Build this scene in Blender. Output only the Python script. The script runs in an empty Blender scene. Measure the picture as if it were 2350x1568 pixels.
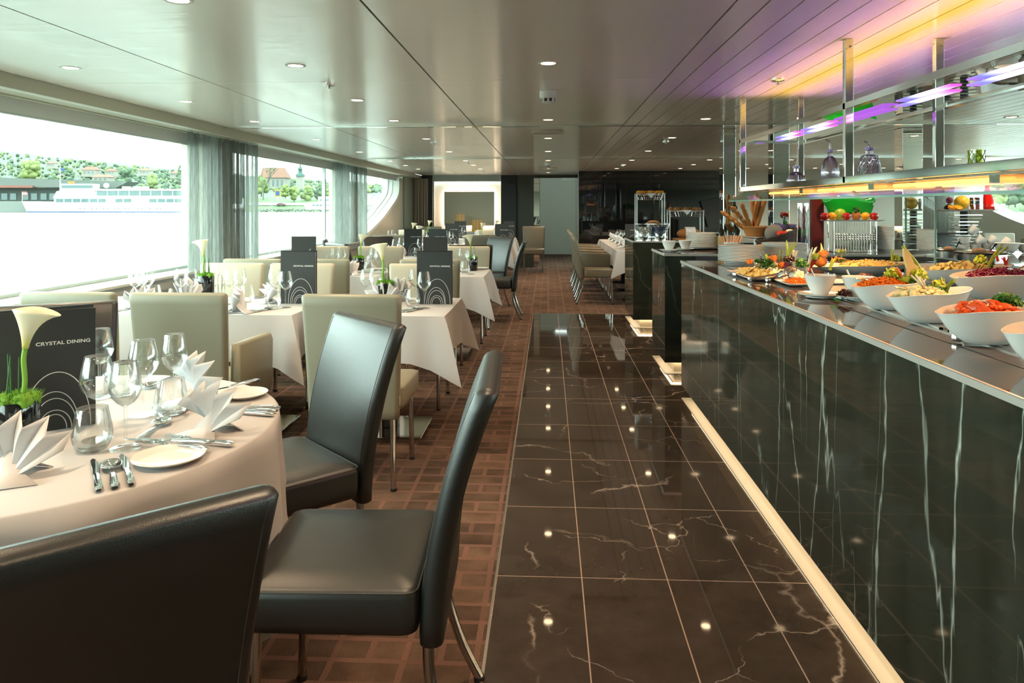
import bpy, math, random
from mathutils import Vector, Matrix
R = math.radians
sc = bpy.context.scene
COL = sc.collection
random.seed(7)
# ---------------------------------------------------------------- camera facts
H = 1.32            # camera height
FPX = 1676.0        # focal length in pixels of the 2350 px frame
TH = math.atan(83 / FPX)
CT, ST = math.cos(TH), math.sin(TH)
def ray(u, v):
    a = (u - 1175) / FPX
    return Vector((-ST + CT * a, CT + ST * a, (475 - v) / FPX))
def at_z(u, v, z=0.0):
    d = ray(u, v); t = (z - H) / d.z
    return Vector((d.x * t, d.y * t, z))
def at_y(u, v, y):
    d = ray(u, v); t = y / d.y
    return Vector((d.x * t, y, H + d.z * t))
def at_x(u, v, x):
    d = ray(u, v); t = x / d.x
    return Vector((x, d.y * t, H + d.z * t))

cam = bpy.data.objects.new('camera', bpy.data.cameras.new('camera'))
COL.objects.link(cam)
cam.location = (0, 0, H)
cam.rotation_euler = (R(90), 0, TH)
cam.data.sensor_width = 36
cam.data.lens = FPX / 2350 * 36
cam.data.shift_y = -309 / 2350
cam.data.clip_start = 0.05
cam.data.clip_end = 5000
sc.camera = cam

# ---------------------------------------------------------------- mesh builder
class MB:
    def __init__(s): s.v = []; s.f = []
    def add(s, vs, fs):
        b = len(s.v); s.v += [tuple(p) for p in vs]; s.f += [tuple(i + b for i in f) for f in fs]
    def box(s, x0, x1, y0, y1, z0, z1):
        if x0 > x1: x0, x1 = x1, x0
        if y0 > y1: y0, y1 = y1, y0
        if z0 > z1: z0, z1 = z1, z0
        s.add([(x0,y0,z0),(x1,y0,z0),(x1,y1,z0),(x0,y1,z0),(x0,y0,z1),(x1,y0,z1),(x1,y1,z1),(x0,y1,z1)],
              [(0,3,2,1),(4,5,6,7),(0,1,5,4),(1,2,6,5),(2,3,7,6),(3,0,4,7)])
        return s
    def obox(s, c, ax, ay, az):
        c, ax, ay, az = map(Vector, (c, ax, ay, az))
        p = [c + i*ax + j*ay + k*az for k in (-1,1) for (i,j) in ((-1,-1),(1,-1),(1,1),(-1,1))]
        s.add(p, [(0,3,2,1),(4,5,6,7),(0,1,5,4),(1,2,6,5),(2,3,7,6),(3,0,4,7)]); return s
    def loft(s, loops, cap=True, closed=True):
        n = len(loops[0]); b = len(s.v)
        for l in loops: s.v += [tuple(p) for p in l]
        m = n if closed else n - 1
        for i in range(len(loops) - 1):
            for j in range(m):
                k = (j + 1) % n
                s.f.append((b+i*n+j, b+i*n+k, b+(i+1)*n+k, b+(i+1)*n+j))
        if cap and closed:
            s.f.append(tuple(b + j for j in range(n))[::-1])
            e = b + (len(loops)-1)*n
            s.f.append(tuple(e + j for j in range(n)))
        return s
    def lathe(s, prof, n=24, c=(0,0,0), a0=0, a1=None, cap=False):
        full = a1 is None; a1 = 2*math.pi if full else a1
        m = n if full else n + 1
        loops = []
        for (r, z) in prof:
            loops.append([(c[0]+r*math.cos(a0+(a1-a0)*j/n), c[1]+r*math.sin(a0+(a1-a0)*j/n), c[2]+z) for j in range(m)])
        return s.loft(loops, cap=cap, closed=full)
    def cyl(s, p0, p1, r0, r1=None, n=12, cap=True):
        return s.tube([p0, p1], [r0, r0 if r1 is None else r1], n, cap)
    def tube(s, pts, rad, n=8, cap=True, flat=None):
        pts = [Vector(p) for p in pts]
        if not isinstance(rad, (list, tuple)): rad = [rad]*len(pts)
        loops = []; up = None
        for i, p in enumerate(pts):
            a = pts[max(i-1,0)]; b = pts[min(i+1,len(pts)-1)]
            t = (b - a)
            if t.length < 1e-9: t = Vector((0,0,1))
            t.normalize()
            if up is None:
                up = Vector((0,0,1)) if abs(t.z) < .9 else Vector((1,0,0))
            x = up.cross(t)
            if x.length < 1e-6: x = t.orthogonal()
            x.normalize(); y = t.cross(x); up = y
            fy = flat if flat else 1
            loops.append([p + rad[i]*(math.cos(2*math.pi*j/n)*x + fy*math.sin(2*math.pi*j/n)*y) for j in range(n)])
        return s.loft(loops, cap)
    def grid(s, rows, closed=False):
        n = len(rows[0]); b = len(s.v)
        for r in rows: s.v += [tuple(p) for p in r]
        for i in range(len(rows)-1):
            for j in range(n if closed else n-1):
                k = (j+1) % n
                s.f.append((b+i*n+j, b+i*n+k, b+(i+1)*n+k, b+(i+1)*n+j))
        return s
    def poly(s, pts):
        s.add(pts, [tuple(range(len(pts)))]); return s
    def prism(s, poly, d):
        d = Vector(d); n = len(poly)
        a = [Vector(p) for p in poly]; b2 = [p + d for p in a]
        s.add(a + b2, [tuple(range(n))[::-1], tuple(range(n, 2*n))] + [(i, (i+1)%n, n+(i+1)%n, n+i) for i in range(n)])
        return s
    def ball(s, c, r, nu=10, nv=6, sc3=(1,1,1), jit=0, rnd=random):
        rows = []
        for i in range(nv+1):
            a = math.pi*i/nv
            row = []
            for j in range(nu):
                b = 2*math.pi*j/nu; k = 1 + (rnd.uniform(-jit, jit) if jit and 0 < i < nv else 0)
                row.append((c[0]+k*r*sc3[0]*math.sin(a)*math.cos(b), c[1]+k*r*sc3[1]*math.sin(a)*math.sin(b), c[2]-k*r*sc3[2]*math.cos(a)))
            rows.append(row)
        return s.grid(rows, closed=True)
    def xf(s, M, start=0):
        s.v[start:] = [tuple(M @ Vector(p)) for p in s.v[start:]]; return s
    def build(s, name, mat, parent=None, smooth=True, angle=40, bevel=0, seg=2, solid=0, loc=None):
        me = bpy.data.meshes.new(name)
        me.from_pydata(s.v, [], s.f); me.validate(); me.update()
        import bmesh
        bm = bmesh.new(); bm.from_mesh(me)
        bmesh.ops.remove_doubles(bm, verts=bm.verts, dist=1e-6)
        if bm.faces: bmesh.ops.recalc_face_normals(bm, faces=bm.faces)
        bm.to_mesh(me); bm.free()
        if smooth:
            me.shade_smooth(); me.set_sharp_from_angle(angle=R(angle))
        o = bpy.data.objects.new(name, me); COL.objects.link(o)
        if mat: me.materials.append(mat)
        if parent: o.parent = parent
        if loc: o.location = loc
        if solid:
            m = o.modifiers.new('solid', 'SOLIDIFY'); m.thickness = solid; m.offset = 0
        if bevel:
            m = o.modifiers.new('bevel', 'BEVEL'); m.width = bevel; m.segments = seg; m.limit_method = 'ANGLE'; m.angle_limit = R(40)
        return o
def rrect(cx, cy, hx, hy, r, n=3):
    """rounded rectangle outline, 2D"""
    r = min(r, hx*.999, hy*.999); out = []
    for (sx, sy, a0) in ((1,1,0),(-1,1,90),(-1,-1,180),(1,-1,270)):
        for k in range(n+1):
            a = R(a0 + 90*k/n)
            out.append((cx + sx*(hx-r) + r*math.cos(a), cy + sy*(hy-r) + r*math.sin(a)))
    return out
def catmull(pts, n=6):
    P = [Vector(p) for p in pts]; P = [2*P[0]-P[1]] + P + [2*P[-1]-P[-2]]; out = []
    for i in range(1, len(P)-2):
        for k in range(n):
            t = k/n; a,b,c,d = P[i-1:i+3]
            out.append(.5*((2*b)+(c-a)*t+(2*a-5*b+4*c-d)*t*t+(3*b-a-3*c+d)*t**3))
    out.append(P[-2]); return out

def tag(o, label=None, cat=None, group=None, kind=None):
    if label: o['label'] = label
    if cat: o['category'] = cat
    if group: o['group'] = group
    if kind: o['kind'] = kind
    return o
def thing(name, label, cat, loc=(0,0,0), rz=0, group=None):
    o = bpy.data.objects.new(name, None); COL.objects.link(o)
    o.location = loc; o.rotation_euler = (0,0,rz); o.empty_display_size = .05
    return tag(o, label, cat, group)
def struct(o):
    o['kind'] = 'structure'; return o
def kids(o): return list(o.children)
def dup(o, loc=None, rz=None, label=None, group=None, parent=None, scale=None, rot=None):
    c = o.copy(); COL.objects.link(c)
    c.parent = parent
    if loc is not None: c.location = loc
    if rz is not None: c.rotation_euler = (0,0,rz)
    if rot is not None: c.rotation_euler = rot
    if scale is not None: c.scale = (scale,)*3 if not isinstance(scale, tuple) else scale
    if label: c['label'] = label
    if group: c['group'] = group
    for ch in kids(o):
        dup(ch, parent=c)
    return c
class Kind:
    """first placing moves the prototype itself, later ones copy it"""
    def __init__(s, fn): s.fn = fn; s.o = None
    def put(s, loc, rz=0, label=None, group=None, scale=None, rot=None):
        if s.o is None:
            s.o = s.fn(); o = s.o; o.location = loc; o.rotation_euler = rot if rot else (0,0,rz)
            if scale is not None: o.scale = (scale,)*3 if not isinstance(scale, tuple) else scale
            if label: o['label'] = label
            if group: o['group'] = group
            s.src = o; return o
        c = dup(s.src, loc, rz, label, group, scale=(scale if scale is not None else 1.0), rot=rot)
        if not group and 'group' in c: del c['group']
        return c
ORD = ['first','second','third','fourth','fifth','sixth','seventh','eighth','ninth','tenth','eleventh','twelfth',
       'thirteenth','fourteenth','fifteenth','sixteenth','seventeenth','eighteenth','nineteenth','twentieth']

# ---------------------------------------------------------------- materials
MATS = {}
def mat(name, col, rough=.5, metal=0, spec=.5, emit=None, es=0, coat=0, sheen=0, sss=0, trans=0, alpha=1, bump=None):
    m = bpy.data.materials.new(name); m.use_nodes = True
    b = m.node_tree.nodes['Principled BSDF']
    b.inputs['Base Color'].default_value = (*col, 1)
    b.inputs['Roughness'].default_value = rough
    b.inputs['Metallic'].default_value = metal
    b.inputs['Specular IOR Level'].default_value = spec
    b.inputs['Coat Weight'].default_value = coat
    b.inputs['Sheen Weight'].default_value = sheen
    b.inputs['Transmission Weight'].default_value = trans
    b.inputs['Alpha'].default_value = alpha
    if sss:
        b.inputs['Subsurface Weight'].default_value = sss
        b.inputs['Subsurface Radius'].default_value = (.02,.02,.01)
        b.inputs['Subsurface Scale'].default_value = .3
    if emit:
        b.inputs['Emission Color'].default_value = (*emit, 1); b.inputs['Emission Strength'].default_value = es
    if bump:
        noise_bump(m, *bump)
    MATS[name] = m
    return m
def N(m, t, **kw):
    n = m.node_tree.nodes.new(t)
    for k, v in kw.items():
        if k in n.inputs: n.inputs[k].default_value = v
        else: setattr(n, k, v)
    return n
def L(m, a, b): m.node_tree.links.new(a, b)
def BS(m): return m.node_tree.nodes['Principled BSDF']
def noise_bump(m, scale, strength, dist=.002, vor=False):
    tc = N(m, 'ShaderNodeTexCoord')
    if vor:
        n = N(m, 'ShaderNodeTexVoronoi', Scale=scale); out = n.outputs['Distance']
    else:
        n = N(m, 'ShaderNodeTexNoise', Scale=scale, Detail=3.0); out = n.outputs['Fac']
    L(m, tc.outputs['Object'], n.inputs['Vector'])
    bp = N(m, 'ShaderNodeBump', Strength=strength, Distance=dist)
    L(m, out, bp.inputs['Height']); L(m, bp.outputs['Normal'], BS(m).inputs['Normal'])
def ramp(m, pts):
    n = N(m, 'ShaderNodeValToRGB'); e = n.color_ramp.elements
    while len(e) < len(pts): e.new(.5)
    for i, (p, c) in enumerate(pts):
        e[i].position = p; e[i].color = (*c, 1) if len(c) == 3 else c
    return n
def noise_color(m, scale, c0, c1, lo=.35, hi=.65, detail=4.0, stretch=None):
    tc = N(m, 'ShaderNodeTexCoord'); n = N(m, 'ShaderNodeTexNoise', Scale=scale, Detail=detail)
    if stretch:
        mp = N(m, 'ShaderNodeMapping'); mp.inputs['Scale'].default_value = stretch
        L(m, tc.outputs['Object'], mp.inputs['Vector']); L(m, mp.outputs['Vector'], n.inputs['Vector'])
    else: L(m, tc.outputs['Object'], n.inputs['Vector'])
    r = ramp(m, [(lo, c0), (hi, c1)]); L(m, n.outputs['Fac'], r.inputs['Fac'])
    L(m, r.outputs['Color'], BS(m).inputs['Base Color']); return m
def math_node(m, op, a=None, b=None):
    n = N(m, 'ShaderNodeMath'); n.operation = op
    for i, x in enumerate((a, b)):
        if x is None: continue
        if isinstance(x, (int, float)): n.inputs[i].default_value = x
        else: L(m, x, n.inputs[i])
    return n.outputs[0]

chrome = mat('chrome', (.80,.80,.79), .07, 1)
chrome_dark = mat('chrome_leg', (.50,.49,.47), .13, 1)
steel = mat('steel', (.74,.72,.69), .18, 1)
brushed = mat('brushed_steel', (.66,.64,.61), .30, 1)
mirror = mat('mirror', (.82,.85,.82), .015, 1)
porcelain = mat('porcelain', (.80,.79,.76), .12, 0, .6)
linen = mat('linen', (.59,.58,.59), .85, 0, .2, sheen=.2, bump=(420, .12, .001))
napkin_m = mat('napkin_linen', (.80,.81,.84), .85, 0, .2, sheen=.2, sss=0, bump=(420, .1, .001))
leather_black = mat('leather_black', (.007,.009,.0095), .42, 0, .9, bump=(420, .16, .0010, True))
leather_grey = mat('leather_light_taupe', (.30,.29,.215), .42, 0, .45, bump=(420, .12, .0008, True))
leather_cream = mat('leather_cream', (.50,.46,.36), .42, 0, .45, bump=(420, .12, .0008, True))
leather_taupe = mat('leather_dark_taupe', (.19,.165,.12), .4, 0, .5, bump=(420, .12, .0008, True))
seam_dark = mat('seam_thread_dark', (.05,.06,.06), .6)
seam_light = mat('seam_thread_light', (.30,.27,.21), .6)
rubber = mat('rubber', (.015,.015,.015), .6)
black_gloss = mat('black_gloss', (.008,.008,.008), .06, 0, .6)
black_matte = mat('black_matte', (.02,.02,.02), .55)
menu_board = mat('menu_board', (.030,.034,.035), .45, 0, .4)
menu_print = mat('menu_print', (.72,.73,.72), .5)
menu_page = mat('menu_page', (.62,.45,.48), .6)
moss = mat('moss', (.16,.36,.03), .8)
stem_green = mat('stem_green', (.20,.42,.04), .45)
blade_green = mat('blade_green', (.03,.12,.02), .5)
ceiling_m = mat('ceiling_panel', (.90,.86,.77), .15, .12, .9)
def _cm():
    m = ceiling_m; nt = m.node_tree; tc = nt.nodes.new('ShaderNodeTexCoord'); mp = nt.nodes.new('ShaderNodeMapping'); mp.inputs['Scale'].default_value = (3, 700, 1)
    n = nt.nodes.new('ShaderNodeTexNoise'); n.inputs['Scale'].default_value = 1; n.inputs['Detail'].default_value = 0; bp = nt.nodes.new('ShaderNodeBump'); bp.inputs['Strength'].default_value = .5; bp.inputs['Distance'].default_value = .0006
    for a, b in ((tc.outputs['Object'], mp.inputs[0]), (mp.outputs[0], n.inputs['Vector']), (n.outputs['Fac'], bp.inputs['Height']), (bp.outputs[0], nt.nodes['Principled BSDF'].inputs['Normal'])): nt.links.new(a, b)
_cm()
seam_ceiling = mat('ceiling_joint', (.10,.10,.09), .6)
white_paint = mat('white_paint', (.72,.72,.68), .4)
cream_paint = mat('cream_paint', (.55,.53,.45), .45)
cornice_m = mat('cornice_paint', (.42,.42,.33), .5)
blind_m = mat('blind_fabric', (.60,.61,.60), .8)
wall_fabric = mat('wall_fabric_sage', (.30,.33,.26), .8, bump=(300, .2, .002))
wall_dark = mat('wall_fabric_charcoal', (.045,.048,.052), .8, bump=(300, .2, .002))
wall_olive = mat('wall_panel_olive', (.065,.07,.055), .55)
frame_alu = mat('window_frame_paint', (.45,.50,.47), .35)
black_glass = mat('black_glass_wall', (.006,.006,.007), .03, 0, .8)
door_m = mat('door_paint', (.55,.60,.52), .5)
lamp_glow = mat('lamp_glow', (1,.8,.5), .5, emit=(1,.72,.42), es=9)
led_warm = mat('led_warm', (1,.8,.5), .5, emit=(1,.79,.52), es=6.5)
niche_glow = mat('niche_glow', (1,.8,.6), .5, emit=(1,.80,.62), es=11)

def thin_glass(name, tint=(.93,.97,.95), edge=(.55,.60,.58), refl=.06, reflmax=.7, rough=.01, ior=1.45):
    m = bpy.data.materials.new(name); m.use_nodes = True; nt = m.node_tree
    for n in list(nt.nodes): nt.nodes.remove(n)
    out = N(m, 'ShaderNodeOutputMaterial'); tr = N(m, 'ShaderNodeBsdfTransparent'); gl = N(m, 'ShaderNodeBsdfGlossy')
    gl.inputs['Roughness'].default_value = rough; gl.inputs['Color'].default_value = (1,1,1,1)
    lw = N(m, 'ShaderNodeLayerWeight'); lw.inputs['Blend'].default_value = .35
    r = ramp(m, [(0, tint), (.55, tint), (1, edge)]); L(m, lw.outputs['Facing'], r.inputs['Fac']); L(m, r.outputs['Color'], tr.inputs['Color'])
    f = N(m, 'ShaderNodeMapRange'); f.inputs['To Min'].default_value = refl; f.inputs['To Max'].default_value = reflmax
    L(m, lw.outputs['Fresnel'], f.inputs['Value'])
    mx = N(m, 'ShaderNodeMixShader'); L(m, f.outputs[0], mx.inputs[0]); L(m, tr.outputs[0], mx.inputs[1]); L(m, gl.outputs[0], mx.inputs[2])
    L(m, mx.outputs[0], out.inputs['Surface']); return m
glass_m = thin_glass('wine_glass', (.985,.995,.99), (.60,.64,.62), .03, .55)
window_glass = thin_glass('window_glass', (.94,.99,.97), (.84,.92,.89), .012, .22)
guard_glass = thin_glass('guard_glass', (.93,.97,.95), (.70,.82,.76), .03, .30)
screen_glass = thin_glass('screen_glass', (.96,.98,.97), (.86,.92,.89), .01, .10)
guard_edge = mat('guard_glass_edge', (.25,.42,.34), .1, 0, .8)
jar_glass = thin_glass('jar_glass', (.93,.95,.95), (.5,.55,.55), .08, .8)
purple_glass = thin_glass('decanter_glass', (.86,.80,.90), (.30,.22,.40), .10, .9)
green_glass = mat('green_art_glass', (.01,.42,.03), .12, 0, .8, alpha=.80)
red_glass = mat('red_art_glass', (.75,.012,.008), .12, 0, .8, alpha=.85)
sheer_m = bpy.data.materials.new('sheer_fabric'); sheer_m.use_nodes = True
def _sheer():
    m = sheer_m; nt = m.node_tree
    for n in list(nt.nodes): nt.nodes.remove(n)
    out = N(m, 'ShaderNodeOutputMaterial'); tr = N(m, 'ShaderNodeBsdfTransparent'); di = N(m, 'ShaderNodeBsdfDiffuse'); tl = N(m, 'ShaderNodeBsdfTranslucent')
    tc = N(m, 'ShaderNodeTexCoord'); mp = N(m, 'ShaderNodeMapping'); mp.inputs['Scale'].default_value = (60, 60, 2.5)
    no = N(m, 'ShaderNodeTexNoise', Scale=3.0, Detail=5.0); L(m, tc.outputs['Object'], mp.inputs[0]); L(m, mp.outputs[0], no.inputs['Vector'])
    r = ramp(m, [(.35, (.20,.22,.205)), (.7, (.36,.39,.365))]); L(m, no.outputs['Fac'], r.inputs['Fac'])
    L(m, r.outputs['Color'], di.inputs['Color']); L(m, r.outputs['Color'], tl.inputs['Color'])
    a = N(m, 'ShaderNodeMixShader'); a.inputs[0].default_value = .55; L(m, di.outputs[0], a.inputs[1]); L(m, tl.outputs[0], a.inputs[2])
    lw = N(m, 'ShaderNodeLayerWeight'); lw.inputs['Blend'].default_value = .3
    mr = N(m, 'ShaderNodeMapRange'); mr.inputs['To Min'].default_value = .62; mr.inputs['To Max'].default_value = 1.0; L(m, lw.outputs['Facing'], mr.inputs['Value'])
    b = N(m, 'ShaderNodeMixShader'); L(m, mr.outputs[0], b.inputs[0]); L(m, tr.outputs[0], b.inputs[1]); L(m, a.outputs[0], b.inputs[2])
    L(m, b.outputs[0], out.inputs['Surface'])
_sheer()
curtain_beige = mat('curtain_beige', (.42,.35,.27), .85)

def marble(name, base0, base1, vein, stretch=(1,1,1), vscale=1.6, vwidth=.012, rough=.05, grout=None, noise=1.0, amount=1.0):
    m = mat(name, base0, rough, 0, .5)
    b = BS(m); tc = N(m, 'ShaderNodeTexCoord'); mp = N(m, 'ShaderNodeMapping'); mp.inputs['Scale'].default_value = stretch
    L(m, tc.outputs['Object'], mp.inputs[0])
    n1 = N(m, 'ShaderNodeTexNoise', Scale=5.0, Detail=6.0, Roughness=.65); L(m, mp.outputs[0], n1.inputs['Vector'])
    r1 = ramp(m, [(.35, base0), (.7, base1)]); L(m, n1.outputs['Fac'], r1.inputs['Fac'])
    # distorted vector for veins
    n2 = N(m, 'ShaderNodeTexNoise', Scale=2.2, Detail=5.0, Roughness=.6); L(m, mp.outputs[0], n2.inputs['Vector'])
    sub = N(m, 'ShaderNodeVectorMath'); sub.operation = 'SUBTRACT'; L(m, n2.outputs['Color'], sub.inputs[0]); sub.inputs[1].default_value = (.5,.5,.5)
    scl = N(m, 'ShaderNodeVectorMath'); scl.operation = 'SCALE'; L(m, sub.outputs[0], scl.inputs[0]); scl.inputs['Scale'].default_value = .55*noise
    addv = N(m, 'ShaderNodeVectorMath'); addv.operation = 'ADD'; L(m, mp.outputs[0], addv.inputs[0]); L(m, scl.outputs[0], addv.inputs[1])
    tot = None
    for k, (s, w, seed) in enumerate(((vscale, vwidth, 0), (vscale*2.3, vwidth*.8, 4.7))):
        vo = N(m, 'ShaderNodeTexVoronoi', Scale=s); vo.feature = 'DISTANCE_TO_EDGE'
        off = N(m, 'ShaderNodeVectorMath'); off.operation = 'ADD'; L(m, addv.outputs[0], off.inputs[0]); off.inputs[1].default_value = (seed, seed*.7, seed*.3)
        L(m, off.outputs[0], vo.inputs['Vector'])
        rr = ramp(m, [(0, (1,1,1)), (w, (.25,.25,.25)), (w*2.2, (0,0,0))]); L(m, vo.outputs['Distance'], rr.inputs['Fac'])
        nm = N(m, 'ShaderNodeTexNoise', Scale=1.7+k*1.6, Detail=2.0); L(m, off.outputs[0], nm.inputs['Vector'])
        rm = ramp(m, [(.47+.05*k, (0,0,0)), (.62, (1,1,1))]); L(m, nm.outputs['Fac'], rm.inputs['Fac'])
        x = math_node(m, 'MULTIPLY', rr.outputs['Color'], rm.outputs['Color'])
        tot = x if tot is None else math_node(m, 'MAXIMUM', tot, x)
    tot = math_node(m, 'MULTIPLY', tot, amount)
    mx = N(m, 'ShaderNodeMix'); mx.data_type = 'RGBA'; L(m, tot, mx.inputs['Factor']); L(m, r1.outputs['Color'], mx.inputs['A']); mx.inputs['B'].default_value = (*vein, 1)
    col = mx.outputs['Result']
    if grout:
        (gx, gy, ox, oy, gw, gc) = grout
        sp = N(m, 'ShaderNodeSeparateXYZ'); L(m, tc.outputs['Object'], sp.inputs[0])
        def line(c, off, size):
            a = math_node(m, 'SUBTRACT', c, off); a = math_node(m, 'DIVIDE', a, size)
            a = math_node(m, 'ADD', a, .5); a = math_node(m, 'FRACT', a); a = math_node(m, 'SUBTRACT', a, .5); a = math_node(m, 'ABSOLUTE', a)
            return math_node(m, 'LESS_THAN', a, gw/size)
        g = math_node(m, 'MAXIMUM', line(sp.outputs['X'], ox, gx), line(sp.outputs['Y'], oy, gy))
        m2 = N(m, 'ShaderNodeMix'); m2.data_type = 'RGBA'; L(m, g, m2.inputs['Factor']); L(m, col, m2.inputs['A']); m2.inputs['B'].default_value = (*gc, 1)
        col = m2.outputs['Result']
        ro = math_node(m, 'MULTIPLY', g, .5); ro = math_node(m, 'ADD', ro, rough); L(m, ro, b.inputs['Roughness'])
    L(m, col, b.inputs['Base Color'])
    return m
floor_marble = marble('floor_marble', (.042,.030,.023), (.070,.052,.040), (.50,.41,.35), (1,1,1), 1.0, .0052, .035,
                      grout=(.3012, .606, .1190, 2.60, .0020, (.42,.30,.24)), noise=.6, amount=.8)
counter_marble = marble('counter_marble', (.020,.023,.016), (.038,.042,.031), (.55,.62,.56), (1.0,1.6,.28), 1.5, .0065, .045, noise=.7, amount=.75)
top_stone = marble('counter_top_stone', (.050,.036,.030), (.085,.062,.050), (.5,.36,.28), (1,1,1), 1.6, .008, .05, amount=.5)

def carpet():
    m = mat('carpet', (.2,.12,.09), .95, 0, .1)
    tc = N(m, 'ShaderNodeTexCoord'); b = BS(m)
    mp = N(m, 'ShaderNodeMapping'); mp.inputs['Rotation'].default_value = (0,0,R(0)); L(m, tc.outputs['Object'], mp.inputs[0])
    def brick(sx, rot, w, h, mort, off, freq):
        p = N(m, 'ShaderNodeMapping'); p.inputs['Rotation'].default_value = (0,0,R(rot)); p.inputs['Scale'].default_value = (sx,sx,sx); L(m, tc.outputs['Object'], p.inputs[0])
        br = N(m, 'ShaderNodeTexBrick'); br.offset = off; br.offset_frequency = freq
        br.inputs['Scale'].default_value = 1.0; br.inputs['Brick Width'].default_value = w; br.inputs['Row Height'].default_value = h
        br.inputs['Mortar Size'].default_value = mort; br.inputs['Mortar Smooth'].default_value = .15
        L(m, p.outputs[0], br.inputs['Vector']); return br
    a = brick(1, 0, .21, .105, .011, .5, 2); c = brick(1, 90, .21, .21, .010, .5, 2)
    ck = N(m, 'ShaderNodeTexChecker', Scale=4.76/1.0); L(m, mp.outputs[0], ck.inputs['Vector'])
    mo = math_node(m, 'MAXIMUM', a.outputs['Fac'], c.outputs['Fac'])
    n1 = N(m, 'ShaderNodeTexNoise', Scale=9.0, Detail=3.0); L(m, tc.outputs['Object'], n1.inputs['Vector'])
    n2 = N(m, 'ShaderNodeTexNoise', Scale=420.0, Detail=2.0); L(m, tc.outputs['Object'], n2.inputs['Vector'])
    r1 = ramp(m, [(.35, (.112,.076,.057)), (.65, (.175,.120,.090))]); L(m, n1.outputs['Fac'], r1.inputs['Fac'])
    mx = N(m, 'ShaderNodeMix'); mx.data_type = 'RGBA'; L(m, mo, mx.inputs['Factor']); L(m, r1.outputs['Color'], mx.inputs['A']); mx.inputs['B'].default_value = (.220,.128,.100,1)
    r2 = ramp(m, [(.35, (.55,.55,.55)), (.65, (1.25,1.25,1.25))]); L(m, n2.outputs['Fac'], r2.inputs['Fac'])
    for br in (a, c):
        br.inputs['Color1'].default_value = (.78,.78,.78,1); br.inputs['Color2'].default_value = (1.15,1.12,1.08,1); br.inputs['Mortar'].default_value = (1,1,1,1)
    tv = N(m, 'ShaderNodeMix'); tv.data_type = 'RGBA'; tv.blend_type = 'MULTIPLY'; tv.inputs['Factor'].default_value = 1
    L(m, a.outputs['Color'], tv.inputs['A']); L(m, c.outputs['Color'], tv.inputs['B'])
    tw = N(m, 'ShaderNodeMix'); tw.data_type = 'RGBA'; tw.blend_type = 'MULTIPLY'; tw.inputs['Factor'].default_value = 1
    L(m, mx.outputs['Result'], tw.inputs['A']); L(m, tv.outputs['Result'], tw.inputs['B'])
    ml = N(m, 'ShaderNodeMix'); ml.data_type = 'RGBA'; ml.blend_type = 'MULTIPLY'; ml.inputs['Factor'].default_value = 1
    L(m, tw.outputs['Result'], ml.inputs['A']); L(m, r2.outputs['Color'], ml.inputs['B']); L(m, ml.outputs['Result'], b.inputs['Base Color'])
    hs = math_node(m, 'ADD', math_node(m, 'MULTIPLY', mo, 1.0), math_node(m, 'MULTIPLY', n2.outputs['Fac'], .8))
    bp = N(m, 'ShaderNodeBump', Strength=.6, Distance=.004); L(m, hs, bp.inputs['Height']); L(m, bp.outputs['Normal'], b.inputs['Normal'])
    return m
carpet_m = carpet()
# ================================================================ THE ROOM
CZ = 2.02                       # ceiling
YF, YB = 16.3, -2.6             # far end, end behind the camera
XR = 8.0
# ---- floors
struct(MB().box(-3.4, XR, YB, YF, -.06, 0).build('floor', carpet_m, smooth=False))
struct(MB().box(-.1826, 3.6, YB+.02, 9.01, 0, .004).build('floor_marble_walkway', floor_marble, smooth=False))
struct(MB().box(-.189, -.1826, YB+.02, 9.016, 0, .006).box(-.189, 3.6, 9.01, 9.016, 0, .006).build('trim_1', brushed, smooth=False))
struct(MB().box(.2, 3, YF, YF+4.4, -.06, 0).box(-.6, .2, YF, YF+4.4, -.06, 0).build('floor_lobby', carpet_m, smooth=False))
# ---- ceiling: panels with open joints (gaps between panels, dark void board above)
GX = [-1.898, -.635, .640]
seams_y = [YB, -.45, 1.80, 4.02, 6.24, 8.32, 10.42, 12.55, 14.6, YF]
mbc = MB()
xs = [-2.82] + GX
k = .640
while k < XR - .06:
    k += .1135; xs.append(k)
xs[-1] = XR
for yi in range(len(seams_y)-1):
    y0, y1 = seams_y[yi], seams_y[yi+1]
    for xi in range(len(xs)-1):
        g = .0045 if xi < 4 else .0030
        mbc.box(xs[xi]+g, xs[xi+1]-g, y0+.002, y1-.002, CZ, CZ+.02)
struct(mbc.build('ceiling', ceiling_m, smooth=False))
struct(MB().box(-3.4, XR, YB, YF, CZ+.04, CZ+.06).build('ceiling_void_board', seam_ceiling, smooth=False))
for y in (6.24, 10.42):
    struct(MB().box(-2.82, XR, y-.018, y+.018, CZ-.014, CZ-.001).build('trim_2', mirror, smooth=False))
# ---- cornice along the left wall, soffit, blinds
struct(MB().box(-2.86, -2.82, YB, YF, 1.944, CZ).box(-3.02, -2.86, YB, YF, 1.952, 1.965).box(-3.4, -3.02, YB, YF, 1.944, 1.96).build('trim_3', cornice_m, smooth=False))
struct(MB().box(-2.868, -2.855, YB, YF, 1.9435, 1.9445).build('trim_4', white_paint, smooth=False))
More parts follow.
